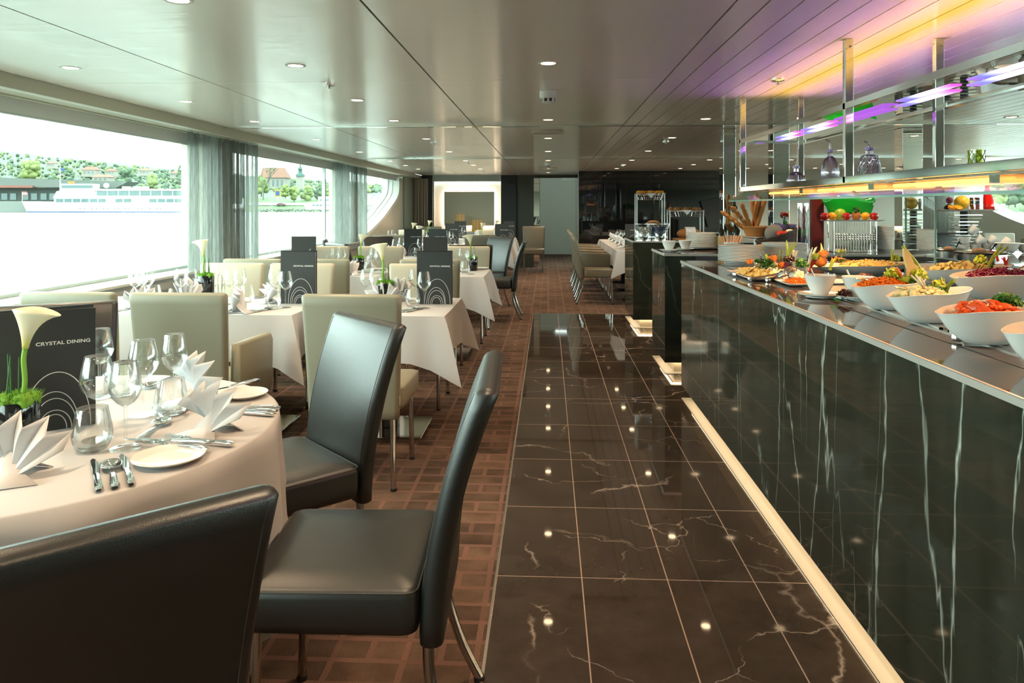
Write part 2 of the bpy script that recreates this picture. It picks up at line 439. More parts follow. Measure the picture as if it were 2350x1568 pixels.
# ---- left wall
XW = -3.0
arc = catmull([(0,14.58,1.90),(0,14.57,1.70),(0,14.50,1.58),(0,14.28,1.47),(0,13.89,1.345),(0,13.09,1.115),(0,12.04,.898),(0,11.3,.80)], 5)
def left_wall(sx, xin, xout, name, piers, arcs, end):
    m = MB()
    m.box(xin, xout, YB, YF, 0, .755)
    m.box(xin+ (xout-xin)*.35, xout, YB, YF, 1.90, CZ)
    for (a, b) in piers: m.box(xin + (xout-xin)*.3, xout, a, b, .755, 1.90)
    for (A, yend) in arcs:
        P = [(xin, p.y, p.z) for p in A]
        poly = P + [(xin, A[-1].y, .755), (xin, yend, .755), (xin, yend, 1.90)]
        m.prism(poly, (xout-xin, 0, 0))
    return struct(m.build(name, wall_light, smooth=False))
wall_light = mat('wall_panel_cream', (.50,.47,.39), .35, 0, .5)
left_wall(-1, XW, -3.34, 'wall_left', [(6.5, 7.05), (11.0, 11.3)], [(arc, 14.95)], 15)
struct(MB().box(XW+.002, XW+.035, 14.95, YF, 0, 1.944).build('trim_5', wall_fabric, smooth=False))
# ledge and grey band
struct(MB().box(XW+.025, -3.30, YB, 11.6, .758, .776).build('trim_6', white_paint, smooth=False))
struct(MB().box(XW+.012, XW-.01, YB, 14.9, .672, .757).build('trim_7', mat('ledge_band', (.40,.40,.39), .4), smooth=False))
# white reveal along the round window edge
rv = []
for i, p in enumerate(arc):
    rv.append(p)
m = MB()
m.grid([[(XW+.004, p.y, p.z) for p in rv], [(XW+.004, p.y+.05*(1 if p.z>1.2 else .5), p.z-.05) for p in rv]])
m.grid([[(XW+.004, p.y, p.z) for p in rv], [(-3.3, p.y-.03, p.z+.03) for p in rv]])
struct(m.build('trim_8', white_paint))
struct(MB().tube([(-3.22, p.y-.03, p.z+.02) for p in rv], .012, 6).tube([(-3.13, p.y-.02, p.z+.012) for p in rv], .006, 6).build('trim_9', frame_alu))
def window(n, y0, y1, x, sgn, zt=1.90, mull=(), glassonly=False):
    w = bpy.data.objects.new('window_%d' % n, None); COL.objects.link(w); w['kind'] = 'structure'
    MB().box(x-.004, x+.004, y0, y1, .79, zt).build('pane', window_glass, w, smooth=False)
    f = MB().box(x-.02, x+.02, y0, y1, .772, .80)
    f.box(x-.02, x+.02, y0, y1, zt-.012, zt+.01)
    for q in mull: f.box(x-.022, x+.022, q-.022, q+.022, .78, zt)
    f.build('frame', frame_alu, w, smooth=False)
window(1, YB, 6.5, -3.24, 1)
window(2, 7.05, 11.0, -3.24, 1, mull=(10.42,))
window(3, 11.3, 14.95, -3.24, 1)
# roller blinds, drawn up
bl = []
for (a, b, lab) in ((YB, 6.25, 'grey roller blind drawn up over the nearest window, left edge of the photo'),
               (7.0, 10.35, 'grey roller blind drawn up over the middle window between the sheer curtains'),
               (11.4, 14.6, 'short grey roller blind drawn up over the round ended window')):
    o = thing('roller_blind', lab, 'blind', (-3.07, (a+b)/2, 1.85)); h = (b-a)/2
    MB().box(-.012, .012, -h, h, .008, .094).build('blind_cloth', blind_m, o, smooth=False)
    MB().cyl((0,-h,.004), (0,h,.004), .008, n=8).build('bottom_bar', frame_alu, o)
# ---- right wall, mirror of the left
arcR = [Vector((0, p.y, p.z)) for p in arc]
m = MB()
m.box(XR, XR+.34, YB, YF, 0, .755).box(XR+.1, XR+.34, YB, YF, 1.90, CZ)
for (a, b) in ((6.2, 7.05), (10.6, 11.4)): m.box(XR+.1, XR+.34, a, b, .755, 1.90)
m.prism([(XR, p.y, p.z) for p in arcR] + [(XR, arcR[-1].y, .755), (XR, 14.95, .755), (XR, 14.95, 1.9)], (.34, 0, 0))
m.box(XR, XR+.34, 14.95, YF, .755, CZ)
struct(m.build('wall_right', wall_light, smooth=False))
window(4, YB, 6.2, XR+.24, 1); window(5, 7.05, 10.6, XR+.24, 1); window(6, 11.4, 14.95, XR+.24, 1)
struct(MB().box(XR-.03, XR+.3, YB, 11.6, .758, .776).build('trim_10', white_paint, smooth=False))
# ---- wall behind the camera
struct(MB().box(-3.4, XR+.3, YB-.1, YB, 0, CZ+.06).build('wall_back', cream_paint, smooth=False))
# ---- far wall: charcoal panels, light niche, olive wall, opening, black glass
def seg(name, x0, x1, y, mt, z0=0, z1=CZ, d=.08):
    return struct(MB().box(x0, x1, y, y+d, z0, z1).build(name, mt, smooth=False))
xa = at_y(970, 475, YF-.2).x; xb = at_y(993, 475, YF-.2).x; xc = at_y(1150, 475, YF-.2).x; xd = at_y(1185, 475, YF-.2).x
xe = at_y(1225, 475, YF-.2).x; xf_ = at_y(1328, 475, 14.3).x; xg = at_y(1657, 475, 14.3).x
seg('wall_far', -3.4, xa+.02, YF-.12, wall_dark)
struct(MB().box(xa, xb, YF-.25, YF, 0, CZ).box(xc, xd, YF-.25, YF, 0, CZ).build('wall_far_charcoal', wall_dark, smooth=False))
struct(MB().box(xd, xe, YF-.20, YF, 0, CZ).build('wall_far_olive', wall_olive, smooth=False))
# niche
nz1 = at_y(1000, 417, YF-.1).z
struct(MB().box(xb, xc, YF-.25, YF, nz1, CZ).build('wall_far_soffit', mat('soffit', (.40,.47,.44), .3), smooth=False))
struct(MB().box(xb, xc, YF+.10, YF+.16, 0, nz1+.05).box(xb-.01, xb, YF-.1, YF+.16, 0, nz1+.05).box(xc, xc+.01, YF-.1, YF+.16, 0, nz1+.05).build('wall_far_niche', mat('niche_white', (.80,.75,.66), .6), smooth=False))
# door opening wall to the right of the mirror strip and the lobby behind
struct(MB().box(xe, at_y(1238, 475, YF-.2).x, YF-.16, YF-.15, 0, at_y(1230, 409, YF-.2).z).build('trim_11', mirror, smooth=False))
struct(MB().box(xe, xg+5, YF-.20, YF-.02, at_y(1230, 408, YF-.2).z, CZ).build('wall_far_lintel', wall_olive, smooth=False))
struct(MB().box(-1.2, .2, YF+4.3, YF+4.4, 0, 2.3).box(-1.0, 3.2, YF, YF+4.4, 2.2, 2.3).box(1.0, 3, YF+4.3, YF+4.4, 0, 2.3).box(-.62,-.6, YF, YF+4.3, 0, 2.3).box(1.25,1.3, YF-.02, YF+4.3, 0, 2.3).build('wall_lobby', wall_olive, smooth=False))
dr = bpy.data.objects.new('door_1', None); COL.objects.link(dr); dr['kind'] = 'structure'
MB().box(-.235, .87, 20.4, 20.45, 0, 2.14).build('door_leaf', door_m, dr, smooth=False)
MB().box(.40, .80, 20.36, 20.40, 2.05, 2.11).build('door_closer', frame_alu, dr, smooth=False)
_l = bpy.data.lights.new('lobby_fill', 'POINT'); _l.energy = 55; _l.color = (.85,1,.86); _l.shadow_soft_size = .04  # unseen fill light added so the lobby door shows up bright
_o = bpy.data.objects.new('lobby_fill', _l); COL.objects.link(_o); _o.location = (.3, 16.75, 2.18)
# black glass wall
struct(MB().box(xf_, xg, 14.3, 14.36, 0, CZ).box(xf_, xf_+.06, 14.36, YF-.2, 0, CZ).build('wall_black_glass', black_glass, smooth=False))
struct(MB().box(xg, XR, 14.3, 14.4, 0, CZ).build('wall_far_right', cream_paint, smooth=False))
struct(MB().box(xf_-.012, xf_, 14.28, 14.36, 0, CZ).build('trim_12', brushed, smooth=False))
jj = MB()
for i in range(1, 6):
    x = xf_ + (xg-xf_)*i/6; jj.box(x-.002, x+.002, 14.297, 14.3, 0, CZ)
struct(jj.build('trim_13', rubber, smooth=False))
# mirrored pillars on the far side of the buffet
def pillar(u0, u1, y, lab):
    a = at_y(u0, 475, y); b = at_y(u1, 475, y)
    o = MB().box(a.x, b.x, y, y+.16, 0, CZ).build('pillar', mirror, smooth=False, bevel=.004)
    return tag(o, lab, 'pillar')
pillar(1660, 1689, 6.62, 'slim mirror clad pillar behind the baguette basket, floor to ceiling')
pillar(1775, 1812, 6.62, 'wider mirror clad pillar standing behind the left end of the hanging shelf')
pillar(2072, 2118, 6.62, 'mirror clad pillar behind the stacks of plates and the green bowl')

# ---- curtains (wavy sheets)
def curtain(y0, y1, x, z0, z1, mt, name, lab, waves, amp=.035, seed=1, thin=True, xdir=False):
    rnd = random.Random(seed); n = waves*10; ph = [rnd.uniform(-.6,.6) for _ in range(waves+2)]
    rows = []
    for i in range(9):
        t = i/8; row = []
        for j in range(n+1):
            s = j/n; w = s*waves
            q = math.sin(2*math.pi*(w + .18*math.sin(3*w+seed))) * amp * (.75+.35*t) + .012*math.sin(2*math.pi*w*2.3+seed)
            pos = y0 + (y1-y0)*s + .012*math.sin(5*w)*t
            z = z1 + (z0-z1)*t
            row.append((pos, x+q, z) if xdir else (x+q, pos, z))
        rows.append(row)
    o = MB().grid(rows).build(name, mt, angle=180)
    return tag(o, lab, 'curtain')
curtain(5.88, 7.38, -3.02+.045, .78, 1.943, sheer_m, 'sheer_curtain', 'grey sheer curtain gathered between the nearest window and the middle window', 13, .03, 3)
curtain(10.05, 11.85, -3.02+.045, .78, 1.943, sheer_m, 'sheer_curtain', 'narrower looking grey sheer curtain between the middle window and the round ended window', 14, .03, 5)
curtain(-2.96, -2.62, YF-.42, .30, 1.94, curtain_beige, 'curtain', 'beige curtain hanging in the far left corner beside the charcoal wall panel', 5, .025, 8, xdir=True)
curtain(XR-.9, XR-.35, 14.2, .3, 1.95, sheer_m, 'sheer_curtain', 'grey curtain on the far right side, seen behind the hanging shelf', 7, .03, 9, xdir=True)
curtain(10.5, 11.5, XR-.08, .78, 1.95, sheer_m, 'sheer_curtain', 'grey curtain against the right hand windows seen past the buffet', 9, .03, 11)

# ---- niche frame light and panel
pz0 = at_y(1020, 518, YF-.02).z; pz1 = at_y(1020, 440, YF-.02).z; px0 = at_y(1019, 475, YF-.02).x; px1 = at_y(1134, 475, YF-.02).x
t = thing('backlit_panel', 'large sage wall panel glowing at its edges inside the white niche on the far wall', 'wall panel', ((px0+px1)/2, YF+.10, 0))
hx = (px1-px0)/2
MB().box(-hx, hx, -.10, -.06, pz0, pz1).build('face', mat('niche_panel_cloth', (.50,.50,.40), .7), t, smooth=False)
g = MB(); e = .035
g.box(-hx+.03, hx-.03, -.058, -.035, pz1-e, pz1-.008).box(-hx+.03, hx-.03, -.058, -.035, pz0+.008, pz0+e)
g.box(-hx+.008, -hx+e, -.058, -.035, pz0+.02, pz1-.02).box(hx-e, hx-.008, -.058, -.035, pz0+.02, pz1-.02)
g.build('light_strip', niche_glow, t, smooth=False)
t = thing('sideboard', 'pale low sideboard under the glowing panel in the far wall niche', 'sideboard', ((px0+px1)/2, YF-.46, 0))
MB().box(-.68, .68, -.18, .18, 0, .74).build('body', cream_paint, t, smooth=False)
MB().box(-.70, .70, -.2, .2, .74, .78).build('top', white_paint, t, smooth=False)
def lantern(u0, u1, v0, y, zb, lab):
    a = at_y(u0, v0, y); b = at_y(u1, v0, y); r = (b.x-a.x)/2
    t = thing('table_lantern', lab, 'lantern', ((a.x+b.x)/2, y, zb))
    h = a.z - zb
    m = MB()
    n = 44
    prof = lambda q: [((r*(1 if j % 2 else .93))*math.cos(2*math.pi*j/n), (r*(1 if j % 2 else .93))*math.sin(2*math.pi*j/n), q) for j in range(n)]
    m.loft([prof(.0), prof(h)], cap=False).build('shade', mat('lantern_ribbed_glass', (.10,.075,.02), .2, 0, .6, emit=(.9,.55,.15), es=.12), t, angle=20)
    MB().lathe([(0,0),(r*.7,0),(r*.7,.02),(0,.02)], 16).build('base', black_gloss, t)
    MB().lathe([(0,.02),(.025,.02),(.025,.07),(0,.075)], 10).build('candle', lamp_glow, t)
lantern(1046, 1066, 492, YF-.45, .78, 'taller ribbed amber glass lantern on the left of the far sideboard')
lantern(1083, 1108, 505, YF-.48, .78, 'wider ribbed amber glass lantern on the right of the far sideboard')

# ---- recessed downlights, sprinklers, detectors, speakers
def make_downlight():
    t = thing('downlight', 'x', 'ceiling light')
    MB().lathe([(.036,-.001),(.046,-.003),(.050,-.001),(.050,.002)], 24).build('trim_ring', white_paint, t)
    MB().lathe([(0,-.0005),(.033,-.0010),(.036,-.001)], 20).build('bulb', lamp_glow, t)
    return t
DL = Kind(make_downlight)
rows_y = [1.25, 2.41, 3.56, 4.73, 5.87, 7.45, 9.20, 11.0, 12.2, 13.4, 14.9]
rownm = {1.25:'nearest one',2.41:'second nearest one',3.56:'third nearest one',4.73:'fourth nearest one',5.87:'fifth nearest one',7.45:'sixth nearest one',9.2:'seventh nearest one',11.0:'fourth from the far wall',12.2:'third from the far wall',13.4:'second from the far wall',14.9:'right before the far wall'}
colnm = {-2.4:'along the windows', -1.25:'over the left tables', 0:'over the middle of the aisle', 1.25:'in the first slatted line beside the aisle', 2.4:'in the second slatted line', 3.6:'in the third slatted line', 4.8:'in the fourth slatted line', 6.0:'in the line nearest the right windows'}
spots = []
for x in colnm:
    for y in rows_y:
        if x > 0 and y < 5.5: continue
        if y > 14 and (x < 0 or x > .1): continue
        if x == 0 and abs(y-4.73) < .1: continue
        DL.put((x, y, CZ-.0005), 0, 'ceiling downlight %s, %s' % (colnm[x], rownm[y]), 'recessed ceiling downlights')
        spots.append((x, y))
ld = bpy.data.lights.new('downlight_beam', 'SPOT'); ld.energy = 24; ld.color = (1,.72,.45); ld.spot_size = R(115); ld.spot_blend = .9; ld.shadow_soft_size = .035
for (x, y) in spots:
    if x > 5: continue
    o = bpy.data.objects.new('downlight_beam', ld); COL.objects.link(o); o.location = (x, y, CZ-.012)
for (x, y) in ((-1.25,.1),(-2.4,.1),(0,.1)):
    o = bpy.data.objects.new('downlight_beam', ld); COL.objects.link(o); o.location = (x, y, CZ-.012)
def make_sprinkler():
    t = thing('sprinkler', 'x', 'sprinkler')
    MB().lathe([(0,.002),(.036,.002),(.036,-.006),(.030,-.010),(0,-.010)], 20).build('cover_plate', chrome, t)
    MB().lathe([(0,-.010),(.009,-.010),(.006,-.022),(.013,-.024),(0,-.026)], 12).build('nozzle', chrome_dark, t)
    return t
SP = Kind(make_sprinkler)
for (x, y, l) in ((-1.25, 4.11, 'small chrome sprinkler in the ceiling over the left tables, the nearest'), (1.26, 4.08, 'small chrome sprinkler in the orange lit slatted ceiling'),
               (-1.25, 7.9, 'small chrome sprinkler in the ceiling over the left tables, the second'), (-1.25, 11.5, 'small chrome sprinkler in the ceiling over the left tables, the third'), (-1.25, 14.1, 'small chrome sprinkler in the ceiling close to the far niche'),
               (1.26, 7.9, 'small chrome sprinkler in the slatted ceiling beyond the mirror strip'), (1.26, 12.5, 'small white sprinkler before the black glass wall')):
    SP.put((x, y, CZ-.0005), 0, l)
def make_detector():
    t = thing('smoke_detector', 'x', 'smoke detector')
    MB().lathe([(0,0),(.052,0),(.052,-.035),(.047,-.042),(.040,-.046)], 24).build('housing', white_paint, t)
    MB().lathe([(.040,-.046),(.036,-.062),(.034,-.068)], 24).build('vent_ring', rubber, t)
    rb = MB()
    for i in range(8):
        a = i*math.pi/4; rb.obox((.040*math.cos(a), .040*math.sin(a), -.056), (.003*math.cos(a), .003*math.sin(a), 0), (-.006*math.sin(a), .006*math.cos(a), 0), (0,0,.011))
    rb.lathe([(0,-.073),(.030,-.073),(.040,-.068),(.038,-.064)], 20).build('vent_cap', white_paint, t)
    return t
SD = Kind(make_detector)
SD.put((0, 4.42, CZ-.0005), 0, 'white smoke detector hanging over the aisle, the nearer and larger one')
SD.put((0, 11.6, CZ-.0005), 0, 'white smoke detector hanging over the aisle, the small far one')
def make_speaker():
    t = thing('ceiling_speaker', 'x', 'speaker')
    MB().lathe([(.145,0),(.156,-.002),(.158,-.006),(.150,-.010),(.143,-.008)], 32).build('rim', white_paint, t)
    MB().lathe([(0,-.009),(.08,-.009),(.143,-.007)], 32).build('grille', mat('speaker_grille', (.5,.5,.46), .6), t)
    return t
SK = Kind(make_speaker)
SK.put((0, 6.82, CZ-.0005), 0, 'white round ceiling speaker over the aisle just beyond the mirror strip')
SK.put((0, 13.1, CZ-.0005), 0, 'white round ceiling speaker over the aisle close to the far wall')
# ================================================================ OUTSIDE
WZ = -1.6     # river level
def wash(name, c, rough=.8, k=.25): return mat(name, tuple(x*k for x in c), rough)
water = mat('river_water', (.15,.17,.16), .45, 0, .03)
def _w():
    m = water; tc = N(m, 'ShaderNodeTexCoord'); mp = N(m, 'ShaderNodeMapping'); mp.inputs['Scale'].default_value = (.35,.12,1)
    L(m, tc.outputs['Object'], mp.inputs[0]); n = N(m, 'ShaderNodeTexNoise', Scale=.9, Detail=6.0, Roughness=.6); L(m, mp.outputs[0], n.inputs['Vector'])
    bp = N(m, 'ShaderNodeBump', Strength=.35, Distance=.4); L(m, n.outputs['Fac'], bp.inputs['Height']); L(m, bp.outputs['Normal'], BS(m).inputs['Normal'])
    r = ramp(m, [(.40, (.092,.128,.112)), (.58, (.130,.134,.140))]); L(m, n.outputs['Fac'], r.inputs['Fac']); L(m, r.outputs['Color'], BS(m).inputs['Base Color'])
_w()
m = MB().grid([[(x, y, WZ) for x in (-900, -3.5)] for y in (-300, 2200)])
struct(m.build('river', water, smooth=False))
m = MB().grid([[(x, y, WZ) for x in (8.5, 900)] for y in (-300, 2200)])
struct(m.build('river_right', water, smooth=False))
hull_white = wash('boat_white', (.80,.84,.84), .5, .6); boat_glass = wash('boat_windows', (.12,.26,.27), .2); hull_blue = wash('boat_blue', (.05,.15,.50))
grass_m = wash('bank_grass', (.16,.32,.07)); noise_color(grass_m, .25, (.020,.052,.010), (.042,.082,.018))
tree_mid = wash('leaf_mid', (.10,.20,.08)); noise_color(tree_mid, .3, (.020,.045,.024), (.045,.078,.035))
tree_yel = wash('leaf_spring', (.30,.40,.10)); noise_color(tree_yel, .4, (.075,.105,.022), (.11,.14,.04))
hill_m = wash('hill_wood', (.12,.2,.1)); noise_color(hill_m, .05, (.009,.020,.012), (.024,.036,.018), detail=8.0)
roof_m = wash('roof_tile', (.45,.20,.13)); house_w = wash('house_wall', (.60,.57,.50)); concrete = wash('quay_concrete', (.38,.42,.40)); dark_m = wash('pavilion_dark', (.06,.10,.09))
steel_dark = wash('pavilion_fascia', (.16,.20,.17), .4)
def P(u, v, D):       # point on the ray at forward distance D
    d = ray(u, v); return Vector((d.x*D, d.y*D, H+d.z*D))
RV = Vector((CT, ST, 0)); FV = Vector((-ST, CT, 0))
# ---- hills: a ridge line following the horizon
def ridge(name, pts, D, base_v, depth, m_, seed):
    rnd = random.Random(seed); rows = []
    cols = []
    for i in range(len(pts)-1):
        (u0,v0),(u1,v1) = pts[i], pts[i+1]; n = max(2, int(abs(u1-u0)/4))
        for k in range(n): cols.append((u0+(u1-u0)*k/n, v0+(v1-v0)*k/n + rnd.uniform(-1.6,1.6)))
    for j in range(8):
        t = j/7; row = []
        for (u, v) in cols:
            vv = base_v + (v-base_v)*math.sin(t*math.pi/2)**.8; d = D + depth*t
            p = P(u, 475, d); z = H + (475-vv)/FPX*d
            row.append((p.x, p.y, z + (rnd.uniform(-1,1)*d*.0012 if j else 0)))
        rows.append(row)
    return struct(MB().grid(rows).build(name, m_, angle=180))
ridge('hill', [(-700,330),(-200,340),(0,346),(60,352),(140,362),(230,370),(330,380),(430,392),(560,402)], 414, 468, 470, hill_m, 3)
ridge('hill_town', [(555,402),(640,408),(760,414),(860,424),(960,426),(1100,430),(1250,436)], 462, 455, 420, hill_m, 5)
ridge('hill_right', [(1900,428),(2060,418),(2200,405),(2300,400),(2420,396),(2700,390),(3200,380)], 420, 484, 120, hill_m, 4)
def crown(mb, c, r, rnd, n=10, nu=8):
    for i in range(n):
        a = rnd.uniform(0, 2*math.pi); q = rnd.uniform(0,.62)*r
        mb.ball((c[0]+q*math.cos(a), c[1]+q*math.sin(a), c[2]+rnd.uniform(-.5,.55)*r), r*rnd.uniform(.32,.5), nu, 5, jit=.22, rnd=rnd)
def tree(u, vt, vb, wpx, D, m_, lab, group=None, seed=0, n=12):
    rnd = random.Random(seed); b = P(u, vb, D); h = (vb-vt)/FPX*D; r = wpx/2/FPX*D
    t = thing('tree', lab, 'tree', b, 0, group)
    mb = MB(); k = max(1, round(h*.7/r))
    for i in range(k+1):
        crown(mb, (0,0,h*.3 + (h*.7-r*.45)*(i+.4)/(k+.6)), r*(1-.12*i), rnd, n)
    mb.build('foliage', m_, t, angle=180)
    MB().cyl((0,0,-1), (0,0,h*.55), max(.2, r*.07), n=6).build('trunk', wash('bark', (.16,.13,.10)) if 'bark' not in MATS else MATS['bark'], t)
# woods on the hill, uncountable
rnd = random.Random(12); mb = MB(); mb2 = MB()
for i in range(1500):
    u = rnd.uniform(-30, 440) if i % 3 else rnd.uniform(590, 920)
    top = 346 + max(0, u)*.105 if u < 450 else 404 + (u-600)*.06
    v = rnd.uniform(top+4, 452 if u < 450 else 440); D = 620 + (475-v)*1.6
    bv, D0_, dp = (468, 414, 470) if u < 450 else (455, 462, 420); tp = top - 4; D = D0_ + dp*.6366*math.asin(min(1, max(0, (bv-v)/(bv-tp)))**1.25)
    p = P(u, v, D); r = rnd.uniform(3.2, 7.5)/1676*D*.62
    (mb if rnd.random() < .8 else mb2).ball((p.x, p.y, p.z), r, 6, 4, jit=.28, rnd=rnd)
tag(mb.build('hillside_foliage', tree_mid, angle=180), 'dark green woods covering the far river hillside', 'trees', kind='stuff')
tag(mb2.build('hillside_shrubbery', tree_yel, angle=180), 'yellow green spring bushes dotted over the far hillside', 'bushes', kind='stuff')
tree(70, 374, 412, 46, 470, tree_yel, 'round yellow green tree above the riverside pavilion, left of the flag mast', seed=1)
tree(350, 400, 436, 32, 470, tree_yel, 'yellow green tree behind the stern of the white passenger ship', seed=2)
tree(290, 386, 428, 40, 480, tree_mid, 'dark green tree behind the right end of the pavilion roof', seed=3)
tree(412, 378, 436, 20, 470, tree_mid, 'slim tall tree beside the sheer curtain, seen through the nearest window', seed=4)
def house(u, v, w, h, D, lab, seed=0):
    b = P(u, v, D); s = D/FPX; W, Hh = w*s, h*s
    t = thing('house', lab, 'house', b, TH)
    MB().box(-W/2, W/2, 0, W*.7, -2, Hh*.55).build('wall', house_w, t, smooth=False)
    MB().prism([(-W*.55, -.4, Hh*.55), (W*.55, -.4, Hh*.55), (W*.35, W*.3, Hh), (-W*.35, W*.3, Hh)], (0, .3, 0)).add([(-W*.55,-.4,Hh*.55),(W*.55,-.4,Hh*.55),(W*.55,W*.8,Hh*.55),(-W*.55,W*.8,Hh*.55),(-W*.35,W*.3,Hh),(W*.35,W*.3,Hh)],[(0,1,5,4),(1,2,5),(2,3,4,5),(3,0,4),(3,2,1,0)])
    mb = MB().add([(-W*.55,-.4,Hh*.55),(W*.55,-.4,Hh*.55),(W*.55,W*.8,Hh*.55),(-W*.55,W*.8,Hh*.55),(-W*.35,W*.3,Hh),(W*.35,W*.3,Hh)],[(0,1,5,4),(1,2,5),(2,3,4,5),(3,0,4),(3,2,1,0)])
    mm = MB(); mm.v = [(-W*.55,-.4,Hh*.55),(W*.55,-.4,Hh*.55),(W*.55,W*.8,Hh*.55),(-W*.55,W*.8,Hh*.55),(-W*.35,W*.3,Hh),(W*.35,W*.3,Hh)]; mm.f = [(0,1,5,4),(1,2,5),(2,3,4,5),(3,0,4),(3,2,1,0)]
    mm.build('roof', roof_m, t, smooth=False)
    for k in (-.28, 0, .28):
        MB().box(W*k-W*.06, W*k+W*.06, -.15, .1, Hh*.12, Hh*.38).build('window', boat_glass, t, smooth=False)
MB.add = MB.add
for (u, v, w, h, l) in ((116,381,18,11,'white house with a red roof high on the hillside, left of the flag mast'), (203,400,32,18,'large grey and cream house on the hillside above the ship'),
                   (252,399,22,12,'house with an orange roof on the hillside, right of the large grey one'), (230,415,38,15,'house with a salmon roof and chimneys just above the pavilion roof'),
                   (330,398,26,12,'pale house half way up the slope toward the curtain'), (400,404,20,11,'small pale house near the top of the slope by the curtain')):
    house(u, v, w, h, 500 if u == 230 else 560, l)
# ---- far quay and pavilion
def fb(name, m_, u0, u1, v0, v1, D, th, parent, o):
    """box facing the camera direction, local to parent origin o"""
    a = P(u0, v0, D) - o; b = P(u1, v1, D) - o
    c = (a+b)/2 + FV*th/2
    return MB().obox(c, RV*((u1-u0)/2/FPX*D), FV*(th/2), (0,0,abs(v1-v0)/2/FPX*D)).build(name, m_, parent, smooth=False)
D0 = 400; o0 = P(100, 480, D0)
t = thing('riverside_pavilion', 'long riverside pavilion with a broad grey green roof band behind the ship', 'building', o0)
a = [P(0,408,D0), P(-300,400,D0), P(-300,428,D0), P(0,428,D0), P(262,432,D0), P(293,416,D0)]
MB().prism([p - o0 for p in (P(-300,402,D0), P(-300,428,D0), P(0,428,D0), P(265,432,D0), P(293,417,D0), P(0,408,D0))], FV*14).build('roof', steel_dark, t, smooth=False)
fb('wall', dark_m, -300, 140, 431, 462, D0+5, 4, t, o0)
for i, u in enumerate((10, 30, 58, 78, 100, 120)):
    fb('window', boat_glass, u-7, u+7, 444, 459, D0+4.6, .3, t, o0)
fb('awning', wash('awning_red', (.55,.16,.12)), -300, 74, 426, 431, D0-1, 3, t, o0)
t = struct(fb('quay', concrete, -300, 66, 463, 487, 392, 30, None, Vector((0,0,0))))
# ---- white passenger ship
D1 = 385; o1 = P(235, 487, D1)
t = thing('passenger_ship', 'long white two deck passenger ship with blue waterline seen through the nearest window', 'ship', o1)
def q(u, v, d=0): return P(u, v, D1+d) - o1
hull_ = MB().prism([q(50,462), q(62,487), q(470,487), q(470,466), q(300,468), q(150,466)], FV*11).build('hull', hull_white, t, smooth=False)
MB().prism([q(61,485,-.2), q(63,487.5,-.2), q(470,487.5,-.2), q(470,486.2,-.2)], FV*.4).build('waterline_stripe', hull_blue, hull_, smooth=False)
fb('lower_deck', hull_white, 124, 470, 453, 467, D1+.5, 9, t, o1)
MB().prism([q(122,453), q(130,439), q(216,434), q(219,451), q(470,452), q(470,454), q(122,455)], FV*9).build('bow_screen', hull_white, t, smooth=False)
fb('upper_deck', hull_white, 216, 455, 437, 453, D1+.8, 8, t, o1)
fb('roof_deck', hull_white, 212, 420, 434, 437.5, D1, 9.5, t, o1)
fb('wheelhouse', hull_white, 138, 214, 422, 440, D1+1, 6, t, o1)
fb('bridge_window', boat_glass, 141, 212, 425, 432, D1+.8, .4, t, o1)
for i in range(8):
    u = 222 + i*25; fb('upper_window', boat_glass, u, u+22, 438.5, 449, D1+.5, .5, t, o1)
for i in range(15):
    u = 128 + i*19.5
    if 240 < u < 262 or 300 < u < 335: continue
    fb('lower_window', boat_glass, u, u+16.5, 456.5, 464.5, D1+.3, .4, t, o1)
for i, u in enumerate((184,194,212,222,238,247,264,272,288,295,317,325,344,360,368)):
    MB().lathe([(0,0),(.32,0),(.32,.12),(0,.12)], 8).xf(Matrix.Translation(q(u, 479, -.05)) @ Matrix.Rotation(R(90), 4, 'X')).build('porthole', boat_glass, hull_)
mp_ = MB().cyl(q(138,440,2), q(138,381,2), .25, .12, 6).cyl(q(134,402,2), q(148,402,2), .12, n=5); mp_.build('mast', hull_white, t)
MB().prism([q(139,385,2), q(148,388,2), q(148,393,2), q(139,391,2)], FV*.1).build('flag', hull_blue, t, smooth=False)
MB().ball(q(244,426,2), 1.4, 8, 6).build('radar_dome', hull_white, t)
MB().prism([q(154,416,1), q(172,416,1), q(169,423,1), q(157,423,1)], FV*.4).build('crown_sign', wash('crown_orange', (.75,.42,.10)), t, smooth=False)
for u in (280, 305, 322): fb('roof_box', hull_white, u, u+14, 428, 434.5, D1+2, 3, t, o1)
tt = thing('red_white_flag', 'small red and white striped flag flying at the bow of the ship', 'flag', q(51,462)+o1)
MB().cyl((0,0,0), (0,0,5.2), .1, n=5).build('staff', hull_white, tt)
for i, c in enumerate(('awning_red', 'boat_white', 'awning_red')):
    MB().obox(RV*1.3 + Vector((0,0,4.8-i*.75)), RV*1.25, FV*.05, (0,0,.37)).build('stripe', MATS[c], tt, smooth=False)
